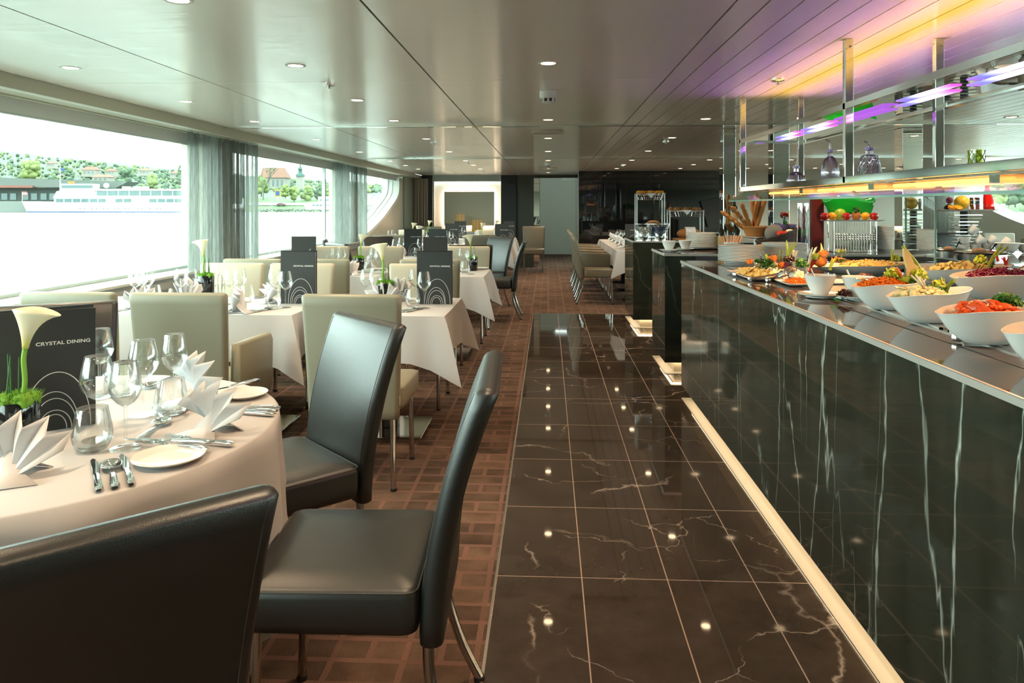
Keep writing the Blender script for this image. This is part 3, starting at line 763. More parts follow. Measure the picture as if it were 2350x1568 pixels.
# ---- bank seen through the middle window
DB = 420
struct(MB().grid([[tuple(P(u, 488, DB-20)) for u in (560, 700, 830, 960, 1000)], [tuple(P(u, 470, DB)) for u in (560, 700, 830, 960, 1000)], [tuple(P(u, 453, DB+40)) for u in (560, 700, 830, 960, 1000)]]).build('river_bank', grass_m))
struct(MB().grid([[tuple(P(u, 472.5, DB-3)+Vector((0,0,.3))) for u in (560, 960)], [tuple(P(u, 466.5, DB+2)+Vector((0,0,.3))) for u in (560, 960)]]).build('bank_road', wash('road_grey', (.42,.45,.46)), smooth=False))
rk = MB(); rnd = random.Random(5)
for i in range(300):
    u = rnd.uniform(590, 920); p = P(u, rnd.uniform(480, 484.5), DB-22); rk.ball(tuple(p), rnd.uniform(.25,.6), 6, 4, jit=.3, rnd=rnd)
tag(rk.build('bank_rubble', wash('rubble_stone', (.34,.36,.30)), angle=180), 'strip of grey rubble stones along the water line of the grassy bank', 'stones', kind='stuff')
t = thing('church', 'church with a steep red roof among the trees, left in the middle window', 'church', P(625, 432, 560), TH)
MB().box(-9, 10, 0, 12, -2, 8).build('nave', house_w, t, smooth=False)
mm = MB(); mm.v = [(-10,-1,8),(11,-1,8),(11,13,8),(-10,13,8),(-9,6,16),(8,6,16)]; mm.f = [(0,1,5,4),(1,2,5),(2,3,4,5),(3,0,4),(3,2,1,0)]; mm.build('roof', roof_m, t, smooth=False)
for k in range(5): MB().box(-7+k*3.4, -5.6+k*3.4, -.2, .1, 1.5, 6.5).build('window', boat_glass, t, smooth=False)
t = thing('church_tower', 'white church tower with a slender dark green spire in the middle window', 'tower', P(689, 432, 560), TH)
MB().box(-2.6, 2.6, -2.6, 2.6, -1, 9).build('shaft', house_w, t, smooth=False)
MB().lathe([(4.0,9),(3.4,10.5),(1.6,12),(1.5,14),(2.0,14.4),(1.7,15.4),(.7,17),(.35,22),(0,25)], 8).build('spire', wash('copper_green', (.07,.20,.17)), t, angle=20)
for i, (u, v0, v1, w, l) in enumerate(((655,424,452,24,'bushy green tree beside the blue and yellow sign'), (675,430,458,30,'yellow green tree in front of the church tower'), (705,428,458,34,'broad pale tree just right of the church tower'),
                       (735,424,460,30,'tall yellow green tree left of the window post'), (600,404,448,36,'olive green tree at the left edge of the middle window'), (752,432,462,26,'low tree behind the moored white boat'))):
    tree(u, v0, v1, w, 430+i*6, tree_yel if i != 3 else tree_mid, l, 'trees along the far bank', seed=20+i)
# bare tall tree
t = thing('tree', 'tall airy leafless tree at the left edge of the middle window', 'tree', P(604, 455, 445))
mb = MB(); rnd = random.Random(8)
def branch(p, d, l, r, k):
    e = p + d*l; mb.cyl(p, e, r, r*.6, 4, False)
    if k:
        for _ in range(4):
            nd = (d + Vector((rnd.uniform(-.8,.8), rnd.uniform(-.8,.8), rnd.uniform(-.15,.5)))).normalized(); branch(p + d*l*rnd.uniform(.5,1), nd, l*.66, r*.55, k-1)
branch(Vector((0,0,-4)), Vector((0,0,1)), 15, .5, 4)
mb.build('branches', wash('branch_green', (.26,.30,.20)), t)
t = thing('road_sign', 'blue and yellow square sign on the grassy bank in the middle window', 'sign', P(637, 452, 400), TH)
MB().box(-1.6, 1.6, 0, .2, 0, 4).build('board', wash('sign_yellow', (.75,.55,.12)), t, smooth=False)
MB().box(-1.0, 1.0, -.1, 0, .8, 3.2).build('panel', hull_blue, t, smooth=False)
MB().cyl((0,.1,-2), (0,.1,0), .15, n=6).build('post', hull_white, t)
t = thing('car', 'small dark red car parked on the bank road in the middle window', 'car', P(645, 472, DB-4), TH)
cs = [(-2.3,.3),(-2.3,.85),(-1.5,1.0),(-.9,1.5),(.7,1.5),(1.3,1.0),(2.2,.85),(2.3,.3)]
MB().prism([(x*1.1,-.8,z) for x, z in cs], (0,1.6,0)).build('body', wash('car_red', (.35,.03,.05), .3), t, smooth=False)
MB().prism([(-.95,-.82,1.0),(-.75,-.82,1.4),(.65,-.82,1.4),(1.05,-.82,1.0)], (0,1.64,0)).build('window', boat_glass, t, smooth=False)
for x in (-1.5, 1.5): MB().cyl((x,-.85,.35), (x,.85,.35), .35, n=12).build('wheel', rubber, t)
D2 = 330; o2 = P(735, 481, D2)
t = thing('river_boat', 'white river boat moored by the bank beside the window post', 'boat', o2)
def q2(u, v): return P(u, v, D2) - o2
MB().prism([q2(697,470), q2(703,481), q2(800,481), q2(800,474), q2(720,473)], FV*7).build('hull', hull_white, t, smooth=False)
fb('cabin', hull_white, 712, 800, 464, 474, D2+.5, 5, t, o2); fb('wheelhouse', hull_white, 730, 800, 451, 464, D2+1, 4, t, o2)
for i in range(6): fb('window', boat_glass, 716+i*9, 723+i*9, 469.5, 473, D2+.3, .3, t, o2)
fb('bridge_window', boat_glass, 734, 770, 457, 461, D2+.8, .3, t, o2)
# tall pale tree and bush bank behind the round window and on the right bank
tree(905, 404, 456, 40, 420, tree_mid, 'pale tall trees beyond the round ended window', seed=31)
struct(MB().grid([[tuple(P(u, v, 400 if v > 470 else 430)) for u in (1950, 2400, 2900)] for v in (492, 462)]).build('river_bank_right', grass_m))
for i, (u, v0, w) in enumerate(((2290,414,44),(2330,420,40),(2360,410,50),(2315,432,30),(2120,430,40),(2085,428,36))):
    tree(u, v0, 472, w, 400+5*i, tree_mid if i % 2 else tree_yel, 'green tree on the right hand river bank, ' + ('behind the red vase','at the right edge of the photo','just out past the right edge','lower and in front of the others','between the rear pillar and the curtain','left of the rear pillar')[i], 'trees on the right bank', seed=40+i)

# ================================================================ LIGHT
w = bpy.data.worlds.new('world'); sc.world = w; w.use_nodes = True
bg = w.node_tree.nodes['Background']; tc = w.node_tree.nodes.new('ShaderNodeTexCoord')
nz = w.node_tree.nodes.new('ShaderNodeTexNoise'); nz.inputs['Scale'].default_value = 3; nz.inputs['Detail'].default_value = 5
mp = w.node_tree.nodes.new('ShaderNodeMapping'); mp.inputs['Scale'].default_value = (1,1,4)
w.node_tree.links.new(tc.outputs['Generated'], mp.inputs[0]); w.node_tree.links.new(mp.outputs[0], nz.inputs['Vector'])
cr = w.node_tree.nodes.new('ShaderNodeValToRGB'); cr.color_ramp.elements[0].position = .35; cr.color_ramp.elements[0].color = (.66,.80,.76,1)
cr.color_ramp.elements[1].position = .65; cr.color_ramp.elements[1].color = (.74,.88,.84,1)
w.node_tree.links.new(nz.outputs['Fac'], cr.inputs['Fac']); w.node_tree.links.new(cr.outputs['Color'], bg.inputs['Color'])
bg.inputs['Strength'].default_value = 7.5
for (x, rot) in ((-3.30, -90), (XR+.30, 90)):
    for (a, b) in ((YB, 6.2), (7.05, 10.75), (11.3, 14.6)):
        l = bpy.data.lights.new('window_portal', 'AREA'); l.shape = 'RECTANGLE'; l.size = 1.12; l.size_y = b-a; l.cycles.is_portal = True
        o = bpy.data.objects.new('window_portal', l); COL.objects.link(o); o.location = (x, (a+b)/2, 1.34); o.rotation_euler = (0, R(rot), 0)
def area(name, loc, rot, sx, sy, e, col, spread=180):
    l = bpy.data.lights.new(name, 'AREA'); l.shape = 'RECTANGLE'; l.size = sx; l.size_y = sy; l.energy = e; l.color = col; l.spread = R(spread)
    o = bpy.data.objects.new(name, l); COL.objects.link(o); o.location = loc; o.rotation_euler = rot; return o
sc.view_settings.view_transform = 'Standard'; sc.view_settings.look = 'None'; sc.view_settings.gamma = 1; sc.view_settings.use_curve_mapping = False
sc.view_settings.exposure = 1.08
sc.cycles.use_denoising = True
try: sc.cycles.denoiser = 'OPENIMAGEDENOISE'
except Exception: pass
sc.cycles.max_bounces = 8; sc.cycles.diffuse_bounces = 3; sc.cycles.glossy_bounces = 4; sc.cycles.transmission_bounces = 6
sc.cycles.transparent_max_bounces = 24; sc.cycles.sample_clamp_indirect = 4; sc.cycles.caustics_reflective = False; sc.cycles.caustics_refractive = False
sc.cycles.use_adaptive_sampling = True; sc.cycles.adaptive_threshold = .03
# ================================================================ CHAIRS
def chair_back_mesh(lean, curve, w0, w1, z0=.335, z1=.902, th=.027):
    loops = []; NZ = 14
    def cy(t): return -.215 - lean*(t**curve)
    for i in range(NZ+1):
        t = i/NZ; z = z0 + (z1-z0)*t
        w = w0 + (w1-w0)*t; y = cy(t)
        d = (cy(min(t+.01,1.0)) - cy(max(t-.01,0)))/((z1-z0)*.02)
        k = Vector((0, 1, 0)) if abs(d) < 1e-6 else Vector((0, 1, -d*0)).normalized()
        loops.append([(px, y + py, z) for (px, py) in rrect(0, 0, w/2, th, .024, 3)])
    # rounded crown
    top = []
    for (dz, s) in ((.008,.006),(.013,.014),(.016,.024)):
        t = 1.0; y = cy(1)
        top.append([(px, y - dz*lean*.8 + py, z1 + dz*.9) for (px, py) in rrect(0, 0, w1/2 - s*.8, th - s, .02, 3)])
    bot = [[(px, cy(0) + py, z0 - .006) for (px, py) in rrect(0, 0, w0/2-.008, th-.010, .018, 3)]]
    return MB().loft(bot + loops + top), cy
def make_chair(body, top_mat, seam, lean, curve, rearbend, arms=False, labeltag=True):
    def f():
        t = thing('dining_chair', 'x', 'chair')
        bm_, cy = chair_back_mesh(lean, curve, .43, .47)
        BK = bm_.build('backrest', body, t, angle=60)
        # seam lines: down both front edges and across the rear
        s = MB()
        for sx in (-1, 1):
            pts = []
            for i in range(15):
                q = .015 + i/14*.985; w = .43 + .04*q
                pts.append((sx*(w/2-.023), cy(q)-.0268, .335+.567*q))
            if lean > .08: s.tube(pts, .0011, 4)
            pts = [(p[0], p[1]+.0536, p[2]) for p in pts]
            if lean > .08: s.tube(pts, .0011, 4)
        q = .28; yb = cy(q)-.0262
        s.tube([(-.21, yb-.001, .335+.583*.32), (-.10, yb-.001, .335+.583*.27), (0, yb-.001, .335+.583*.255), (.10, yb-.001, .335+.583*.27), (.21, yb-.001, .335+.583*.32)], .0013, 4)
        s.build('seam', seam, BK)
        # seat cushion, slightly domed
        lo = []
        for (z, g) in ((.362,.010),(.368,.002),(.385,0),(.445,0),(.460,.004),(.468,.014)):
            lo.append([(px, py, z + (.004 if py > .1 and z < .38 else 0)) for (px, py) in rrect(0, .018, .225-g, .205-g, .03, 4)])
        m = MB().loft(lo, cap=False)
        n = len(lo[0]); m.poly([lo[0][j] for j in range(n)][::-1])
        c1 = [(p[0]*.6, .018+(p[1]-.018)*.6, .476) for p in lo[-1]]; b = len(m.v)
        m.loft([lo[-1], c1], cap=False); m.poly([(p[0], p[1], .4765) for p in c1] if False else c1)
        SE = m.build('seat', top_mat or body, t, angle=70)
        # stitched piping round the seat
        e = [(px, py, .4605) for (px, py) in rrect(0, .018, .2235, .2035, .03, 4)]
        MB().tube(e + [e[0]], .0016, 4).build('piping', seam, SE)
        for sx in (-1, 1):
            p = [(sx*.185, .185, .366), (sx*.188, .190, .16), (sx*.190, .195, .012)]
            lg = MB().tube(catmull(p, 4), .0125, 10).build('leg', chrome_dark, t)
            MB().cyl((sx*.190,.195,0), (sx*.190,.195,.014), .0145, n=10).build('foot', rubber, lg)
            r = rearbend
            p = [(sx*.180, -.205, .345), (sx*.184, -.212, .24), (sx*.188, -.222-r*.35, .12), (sx*.192, -.225-r, .012)]
            lg = MB().tube(catmull(p, 5), .0135, 10).build('leg', chrome_dark, t)
            MB().cyl((sx*.192,-.225-r,0), (sx*.192,-.225-r,.014), .0155, n=10).build('foot', rubber, lg)
        if labeltag:
            MB().box(.2185, .2195, -.232, -.218, .395, .440).build('care_tag', white_paint, BK, smooth=False)
        if arms:
            for sx in (-1, 1):
                pr = []
                for (y, z) in ((-.20,.345),(.19,.345),(.215,.37),(.225,.625),(.205,.650),(-.20,.662)):
                    pr.append((y, z))
                lo = []
                for (g, x) in ((.010,-.026),(0,-.018),(0,.018),(.010,.026)):
                    cy_, cz_ = .01, .5
                    lo.append([(sx*(.245)+x, y + (g if y < cy_ else -g), z + (g if z < cz_ else -g)) for (y, z) in pr])
                MB().loft(lo).build('armrest', body, t, angle=60)
        return t
    return f
K_black = Kind(make_chair(leather_black, leather_black, seam_dark, .125, 1.9, .075))
K_light = Kind(make_chair(leather_grey, None, seam_light, .045, 1.5, .01))
K_cream = Kind(make_chair(leather_cream, None, seam_light, .045, 1.5, .01, labeltag=False))
K_arm = Kind(make_chair(leather_grey, None, seam_light, .045, 1.5, .01, arms=True))
K_taupe = Kind(make_chair(leather_taupe, None, seam_dark, .10, 1.7, .06, labeltag=False))
K_taupe_arm = Kind(make_chair(leather_taupe, None, seam_dark, .10, 1.7, .06, arms=True, labeltag=False))
def deg_to(x, y, tx, ty):  # heading (rz) of a chair at x,y looking at tx,ty
    return math.atan2(ty-y, tx-x) - math.pi/2
# round table in the foreground
K_black.put((-.485, 1.825, 0), R(92), 'black foreground chair turned sideways, its whole seat showing beside the marble floor')
K_black.put((-.905, 2.41, 0), R(134), 'black chair behind the round table, its backrest front facing us before the taupe chair')
K_black.put((-.800, 1.150, 0), R(42), 'black leather chair in the bottom left corner seen from behind, cut off by the frame')
K_black.put((-1.885, 2.67, 0), R(212), 'black leather chair behind the large menu on the round table, at the left edge')
# first row of square tables
K_light.put((-.905, 3.60, 0), R(-1), 'light taupe armless chair seen from behind, just behind the second black chair')
K_arm.put((-1.74, 3.62, 0), R(0), 'light taupe armchair seen from behind with a low armrest at its right')
K_light.put((-2.275, 3.62, 0), R(0), 'light taupe chair seen from behind at the window end, left of the armchair')
K_cream.put((-2.27, 4.90, 0), R(180), 'cream chair facing us behind the calla pot at the window side table')
K_cream.put((-1.76, 4.90, 0), R(180), 'cream chair facing us half hidden behind the upright menu of the window side table')
K_cream.put((-.90, 4.90, 0), R(180), 'cream chair facing us behind the menu on the nearest aisle side square table')
K_light.put((-2.30, 5.85, 0), R(0), 'taupe chair back seen beneath the first sheer curtain, back to back with a cream chair')
K_light.put((-1.77, 5.85, 0), R(0), 'taupe chair seen from behind between the window side menu and the middle row of tables')
K_light.put((-.91, 5.85, 0), R(0), 'taupe chair seen from behind, directly behind the nearest aisle side menu')
K_cream.put((-2.28, 7.18, 0), R(180), 'cream chair facing us under the window post, at the second window side table')
K_cream.put((-1.72, 7.18, 0), R(180), 'cream chair facing us right of the small calla pot at the second window side table')
K_cream.put((-.83, 7.20, 0), R(180), 'cream chair facing us at the second aisle side table, behind the black calla pot')
# second round table
c2 = (-1.50, 8.90)
for (x, y, a, l) in ((-.62, 8.72, R(90), 'black chair turned sideways at the aisle beside the second round table'),
                  (-.86, 9.62, None, 'black chair facing us beyond the second round table, right of the dark menus'),
                  (-.87, 8.10, R(8), 'black chair seen from behind on the near side of the second round table'),
                  (-2.12, 8.28, None, 'black chair with a bluish shine left of the second round table, below the narrow curtain'),
                  (-2.45, 9.05, R(-75), 'black chair turned sideways at the window post, left of the second round table'),
                  (-2.12, 9.65, None, 'black chair facing us on the window side of the second round table')):
    K_black.put((x, y, 0), deg_to(x, y, *c2) if a is None else a, l)
K_taupe.put((-2.30, 10.80, 0), 0, 'dark taupe chair back beyond the second round table on the window side')
K_taupe.put((-.98, 10.85, 0), 0, 'dark taupe chair back beyond the second round table on the aisle side')
K_cream.put((-2.40, 12.50, 0), R(180), 'cream chair facing us at the far window side table')
K_cream.put((-1.03, 12.50, 0), R(180), 'cream chair facing us at the third aisle side table near the lanterns')
K_light.put((-2.42, 14.65, 0), R(180), 'small light chair in front of the beige corner curtain')
K_taupe.put((-.30, 14.93, 0), R(180), 'lone dark taupe chair facing us against the far wall beside the doorway')
# row of chairs along the long table
for i, y in enumerate((10.13, 10.83, 11.53, 12.23, 12.93)):
    (K_taupe if i in (0,) else K_taupe_arm).put((.672, y, 0), R(-90), ('nearest','second','third','fourth','farthest')[i] + ' dark taupe chair of the row along the long table before the black glass')
# a few chairs on the starboard side seen past the buffet
K_taupe.put((6.3, 10.0, 0), R(0), 'taupe chair behind the coffee cups on the far right of the room')
K_black.put((6.25, 11.38, 0), R(180), 'black chair with a bluish shine behind the pyramid of cups')
K_cream.put((6.95, 11.38, 0), R(180), 'cream chair by the right hand round ended window')

# ================================================================ TABLES AND CLOTHS
def table(x0, x1, y0, y1, lab, cols=1):
    cx, cy = (x0+x1)/2, (y0+y1)/2
    t = thing('dining_table', lab, 'table', (cx, cy, 0))
    hx, hy = (x1-x0)/2, (y1-y0)/2
    MB().box(-hx, hx, -hy, hy, .700, .7265).build('tabletop', cream_paint, t, smooth=False, bevel=.004)
    for i in range(cols):
        ox, oy = (0,0)
        if cols > 1:
            if hx > hy: ox = -hx + (2*i+1)*hx/cols
            else: oy = -hy + (2*i+1)*hy/cols
        MB().box(ox-.22, ox+.22, oy-.22, oy+.22, 0, .012).build('base_plate', chrome, t, smooth=False, bevel=.003)
        MB().box(ox-.045, ox+.045, oy-.045, oy+.045, .012, .70).build('column', black_gloss, t, smooth=False, bevel=.004)
    return t
def rect_cloth(x0, x1, y0, y1, drop, lab, group, seed=0, flat_left=False):
    """white cloth with flat top, straight drops and pointed hanging corners"""
    rnd = random.Random(seed); cx, cy = (x0+x1)/2, (y0+y1)/2; hx, hy = (x1-x0)/2 + .004, (y1-y0)/2 + .004
    zt = .7305; NR = 9
    # outline points: (x, y on table edge, outward normal, corner weight)
    out = []
    cs = [(hx,-hy),(hx,hy),(-hx,hy),(-hx,-hy)]
    def side(a, b, nx, ny, tipa, tipb):
        Ls = math.hypot(b[0]-a[0], b[1]-a[1]); n = max(8, int(Ls/.035))
        for i in range(n):
            s = i/n*Ls
            out.append(((a[0]+(b[0]-a[0])*i/n, a[1]+(b[1]-a[1])*i/n), (nx, ny), s, Ls-s))
    for i in range(4):
        a, b = cs[i], cs[(i+1)%4]; n = [(1,0),(0,1),(-1,0),(0,-1)][i]
        side(a, b, n[0], n[1], 0, 0)
    rows = [[] for _ in range(NR+1)]
    W = .19
    for k, (p, n, sa, sb) in enumerate(out):
        d = min(sa, sb); c = max(0, 1-d/W)                # 1 at the corner
        # direction of pull toward the corner diagonal
        if sa <= sb: tdir = (-(0 if n[0] else (1 if n[1] > 0 else -1)), (-1 if n[0] > 0 else 1) if n[0] else 0)
        corner = min(cs, key=lambda q: (q[0]-p[0])**2 + (q[1]-p[1])**2)
        dg = Vector((math.copysign(1, corner[0]), math.copysign(1, corner[1]), 0)).normalized()
        wob = .010*math.sin(7*(p[0]+p[1])+seed) + .006*math.sin(17*(p[0]-p[1])+2*seed)
        tip = c**1.25 if not (flat_left and corner[0] < 0) else 0
        for r in range(NR+1):
            t = r/NR
            dropc = drop*(1 + .42*tip)
            off = .003 + t*(.012 + wob*1.0)
            tt = t**.85
            ck = c if tip else 0
            px = p[0] + n[0]*off*(1-ck) ; py = p[1] + n[1]*off*(1-ck)
            # corner flap: cone opening outward along the diagonal
            px += dg.x*(.150*tip*tt) ; py += dg.y*(.150*tip*tt)
            # pinch beside the flap
            pin = 0 if (flat_left and corner[0] < 0) else math.exp(-((c-.45)/.20)**2)*t*.030
            px -= n[0]*pin; py -= n[1]*pin
            z = zt - dropc*t
            if r == 0: z = zt - .003
            rows[r].append((px, py, z))
    m = MB()
    top0 = [(q[0][0]*(1-.012/hx) , q[0][1]*(1-.012/hy), zt) for q in out]
    m.grid([top0] + rows, closed=True); m.poly(top0)
    o = m.build('tablecloth', linen, angle=50, loc=(cx, cy, 0))
    return tag(o, lab, 'tablecloth', group)
def round_cloth(cx, cy, r, zb, lab, seed=0, folds=13):
    zt = .7305; n = folds*12; rows = []
    rnd = random.Random(seed); ph = [rnd.uniform(0,6.28) for _ in range(4)]
    rows.append([(.6*r*math.cos(2*math.pi*j/n), .6*r*math.sin(2*math.pi*j/n), zt) for j in range(n)])
    rows.append([((r-.010)*math.cos(2*math.pi*j/n), (r-.010)*math.sin(2*math.pi*j/n), zt) for j in range(n)])
    rows.append([((r-.002)*math.cos(2*math.pi*j/n), (r-.002)*math.sin(2*math.pi*j/n), zt-.003) for j in range(n)])
    for i in range(1, 13):
        t = i/12; row = []
        for j in range(n):
            a = 2*math.pi*j/n
            f = math.sin(folds*a + .9*math.sin(3*a+ph[0])) * (.5+.5*math.sin(2*a+ph[1])**2)
            rr = r + .004 + (.006 + .046*f)*t**.75 + .008*t + .005*math.sin(5*a+ph[2])*t
            row.append((rr*math.cos(a), rr*math.sin(a), zt - .004 - (zt-zb)*t))
        rows.append(row)
    m = MB().grid(rows, closed=True); m.poly(rows[0])
    o = m.build('tablecloth', linen, angle=180, loc=(cx, cy, 0))
    return tag(o, lab, 'tablecloth')
G_cl = 'white tablecloths with pointed corners'
def rtable(cx, cy, r, lab, labc, seed, zb=.22):
    t = thing('round_table', lab, 'table', (cx, cy, 0))
    MB().lathe([(0,.70),(r-.006,.70),(r-.004,.715),(r-.006,.7262),(0,.7262)], 48).build('tabletop', cream_paint, t)
    MB().box(-.25, .25, -.25, .25, 0, .012).build('base_plate', chrome, t, smooth=False, bevel=.003)
    MB().box(-.05, .05, -.05, .05, .012, .70).build('column', black_gloss, t, smooth=False)
    round_cloth(cx, cy, r, zb, labc, seed)
rtable(-1.375, 1.87, .635, 'round table in the left foreground under the long white cloth', 'white floor length cloth on the round table in the left foreground', 4)
rtable(c2[0], c2[1], .60, 'second round table half way down the room', 'white cloth on the second round table between the black chairs', 9, .3)
TBL = [(-2.88,-1.405, 3.93,4.68, 2, 'window side table of the first row', 'first row, window side'), (-1.31,-.565, 3.93,4.71, 1, 'aisle side table of the first row beside the black chair', 'first row, aisle side'),
       (-2.88,-1.46, 6.13,6.87, 2, 'window side table of the second row', 'second row, window side'), (-1.31,-.55, 6.15,6.90, 1, 'aisle side table of the second row', 'second row, aisle side'),
       (-2.88,-1.55, 11.15,11.95, 2, 'window side table of the third row', 'third row, window side'), (-1.38,-.60, 11.15,11.95, 1, 'aisle side table of the third row near the far lanterns', 'third row, aisle side'),
       (-2.88,-1.55, 13.3,14.0, 2, 'window side table of the last row', 'last row, window side'), (-1.38,-.62, 13.3,14.05, 1, 'aisle side table of the last row before the charcoal wall', 'last row, aisle side')]
for i, (x0,x1,y0,y1,c,l,lc) in enumerate(TBL):
    table(x0,x1,y0,y1,'square dining table: ' + l, c)
    rect_cloth(x0,x1,y0,y1,.255,'white cloth with hanging corners on the table in the ' + lc, G_cl, i*1.7+.4, True)
table(.93, 1.68, 9.78, 13.35, 'long table right of the aisle in front of the black glass wall', 3)
rect_cloth(.93, 1.68, 9.78, 13.35, .255, 'long white cloth with a pointed corner on the table before the black glass wall', G_cl, 3.3)
table(6.0, 7.2, 10.4, 11.0, 'table on the far right side of the room behind the buffet', 1)
rect_cloth(6.0, 7.2, 10.4, 11.0, .255, 'white cloth on the table at the far right of the room', G_cl, 5.1)

# ================================================================ TABLE WARE
ZT = .7315
def put_menu_parts(t, w=.215, h=.316, printed=True, gap=.030):
    # two stiff covers hinged at the left edge, standing slightly open
    FC = MB().box(-w/2, w/2, -.002, .002, 0, h).build('front_cover', menu_board, t, smooth=False, bevel=.0008)
    b = MB().box(0, w, -.002, .002, 0, h+.006); a = R(9)
    b.xf(Matrix.Translation((-w/2, .004, 0)) @ Matrix.Rotation(a, 4, 'Z')); b.build('back_cover', menu_board, t, smooth=False)
    p = MB()
    for k in (3, 6): 
        q = MB().box(.004, w-.004, -.0007, .0007, .004, h-.004); q.xf(Matrix.Translation((-w/2, .004, 0)) @ Matrix.Rotation(R(k), 4, 'Z')); p.add(q.v, q.f)
    p.build('pages', menu_page, t, smooth=False)
    if not printed: return
    cu = bpy.data.curves.new('lettering', 'FONT'); cu.body = 'CRYSTAL DINING'; cu.size = .0128; cu.align_x = 'RIGHT'; cu.extrude = .0002; cu.offset = .00028; cu.space_character = 1.02
    o = bpy.data.objects.new('lettering', cu); COL.objects.link(o); dg = bpy.context.evaluated_depsgraph_get()
    me = bpy.data.meshes.new_from_object(o.evaluated_get(dg)); bpy.data.objects.remove(o); me.materials.clear(); me.materials.append(menu_print)
    o = bpy.data.objects.new('lettering', me); COL.objects.link(o); o.parent = FC; o.location = (w/2-.012, -.0026, h-.083-.008); o.rotation_euler = (R(90), 0, 0); o.scale = (1.20, 1.0, 1)
    # nested arches rising from the lower edge, centred right of the middle
    m = MB()
    def arch(cx, rx, top, tw=.0011, shift=0):
        pts = []
        for i in range(25):
            a = math.pi*i/24
            x = cx + rx*math.cos(a) + shift*math.sin(a); z = top*math.sin(a)**.92
            pts.append((x, z))
        rows = []
        for i, (x, z) in enumerate(pts):
            a, b = pts[max(i-1,0)], pts[min(i+1,24)]; dx, dz = b[0]-a[0], b[1]-a[1]; l = math.hypot(dx, dz) or 1; nx, nz = -dz/l*tw, dx/l*tw
            rows.append([(x+nx, -.0027, max(.0002, z+nz)), (x-nx, -.0027, max(.0002, z-nz))])
        m.grid([[r[0] for r in rows], [r[1] for r in rows]])
    k = w/.215
    arch(.018*k, .078*k, .152); arch(.010*k, .057*k, .101, shift=.002); arch(.013*k, .050*k, .083); arch(.014*k, .038*k, .052); arch(.013*k, .0275*k, .041)
    mm = MB()
    m.build('printed_arches', menu_print, FC, smooth=False)
def menu_kind(printed):
    def f():
        t = thing('menu', 'x', 'menu'); put_menu_parts(t, printed=printed); return t
    return f
K_menu = Kind(menu_kind(True)); K_menu_plain = Kind(menu_kind(False))
def menu_at(uc, vb, rz, lab, plain=False, z=ZT, xy=None):
    p = at_z(uc, vb, z) if xy is None else Vector((xy[0], xy[1], z))
    (K_menu_plain if plain else K_menu).put(tuple(p), rz, lab)
menu_at(0,0, R(37), 'large charcoal menu with nested arches standing on the round table in the foreground', xy=(-1.312, 1.858))
menu_at(684, 697, R(0), 'charcoal menu with white arches on the window side table of the first row')
menu_at(997, 698, R(-1), 'charcoal menu with white arches on the aisle side table of the first row')
menu_at(697, 622, R(180), 'plain charcoal menu back rising above the printed menu on the window side', plain=True, xy=(-2.20, 6.50))
menu_at(995, 622, R(180), 'plain charcoal menu back directly behind the nearest aisle side menu', plain=True, xy=(-1.0, 6.45))
menu_at(945, 585, R(14), 'dark menu on the second round table, left of a calla', xy=(-1.62, 8.70))
menu_at(1004, 570, R(0), 'dark menu on the second round table, above the plain menu back', xy=(-1.33, 8.72))
menu_at(0, 0, 0, 'bluish menu on the third aisle side table, in front of the wide lantern, left one', xy=(-1.53, 11.55))
menu_at(0, 0, 0, 'small bluish menu just below the taller lantern on the far sideboard', xy=(-1.64, 13.6))
menu_at(0, 0, 0, 'bluish menu on the third aisle side table next to the dark charcoal wall, right one', xy=(-.72, 11.35))
menu_at(0, 0, 0, 'smallest menu at the right end of the last aisle side table', xy=(-.73, 13.7))
menu_at(0, 0, R(-4), 'menu on the long table partly hidden by the jar of coffee capsules', xy=(1.30, 11.4))

def wine_glass_parts(t, one=False, s=1.0, R0=.041):
    bowl = [(.0045,.102),(.010,.104),(.022,.112),(.034,.127),(.0405,.143),(.041,.150),(.037,.175),(.032,.200),(.0290,.212),(.0282,.212),(.031,.199),(.036,.175),(.0400,.150),(.0393,.143),(.033,.128),(.021,.1135),(.008,.107),(0,.106)]
    k = R0/.041
    bowl = [(r*k, z) for r, z in bowl]
    stem = [(.0036,.006),(.0034,.05),(.0036,.09),(.0045,.102)]
    foot = [(0,.0005),(.036,.0005),(.0365,.0015),(.020,.0028),(.0036,.007)]
    if one:
        MB().lathe(foot + stem[1:] + bowl[1:10], 14).build('bowl', glass_m, t)
    else:
        MB().lathe(bowl, 28).build('bowl', glass_m, t, angle=80); MB().lathe(stem, 12).build('stem', glass_m, t); MB().lathe(foot, 24).build('foot', glass_m, t)
def mk_wine(): t = thing('wine_glass', 'x', 'glass'); wine_glass_parts(t); return t
def mk_wine_small(): t = thing('wine_glass', 'x', 'glass'); wine_glass_parts(t, R0=.037); return t
def mk_wine_far():
    foot = [(0,.0005),(.036,.0005),(.0365,.0015),(.020,.0028),(.0036,.007),(.0034,.05),(.0036,.09),(.0045,.102),(.010,.104),(.022,.112),(.034,.127),(.0405,.143),(.041,.150),(.037,.175),(.032,.200),(.0290,.212)]
    return tag(MB().lathe(foot, 16).build('wine_glass', glass_m), 'x', 'glass')
def mk_tumbler():
    p = [(0,.001),(.028,.001),(.034,.006),(.042,.022),(.0455,.038),(.044,.055),(.038,.085),(.0345,.104),(.0335,.104),(.037,.085),(.043,.055),(.0443,.038),(.041,.024),(.032,.012),(0,.010)]
    return tag(MB().lathe(p, 28).build('tumbler', glass_m, angle=80), 'x', 'glass')
def mk_tumbler_far():
    p = [(0,.001),(.028,.001),(.034,.006),(.042,.022),(.0455,.038),(.044,.055),(.038,.085),(.0345,.104)]
    return tag(MB().lathe(p, 16).build('tumbler', glass_m), 'x', 'glass')
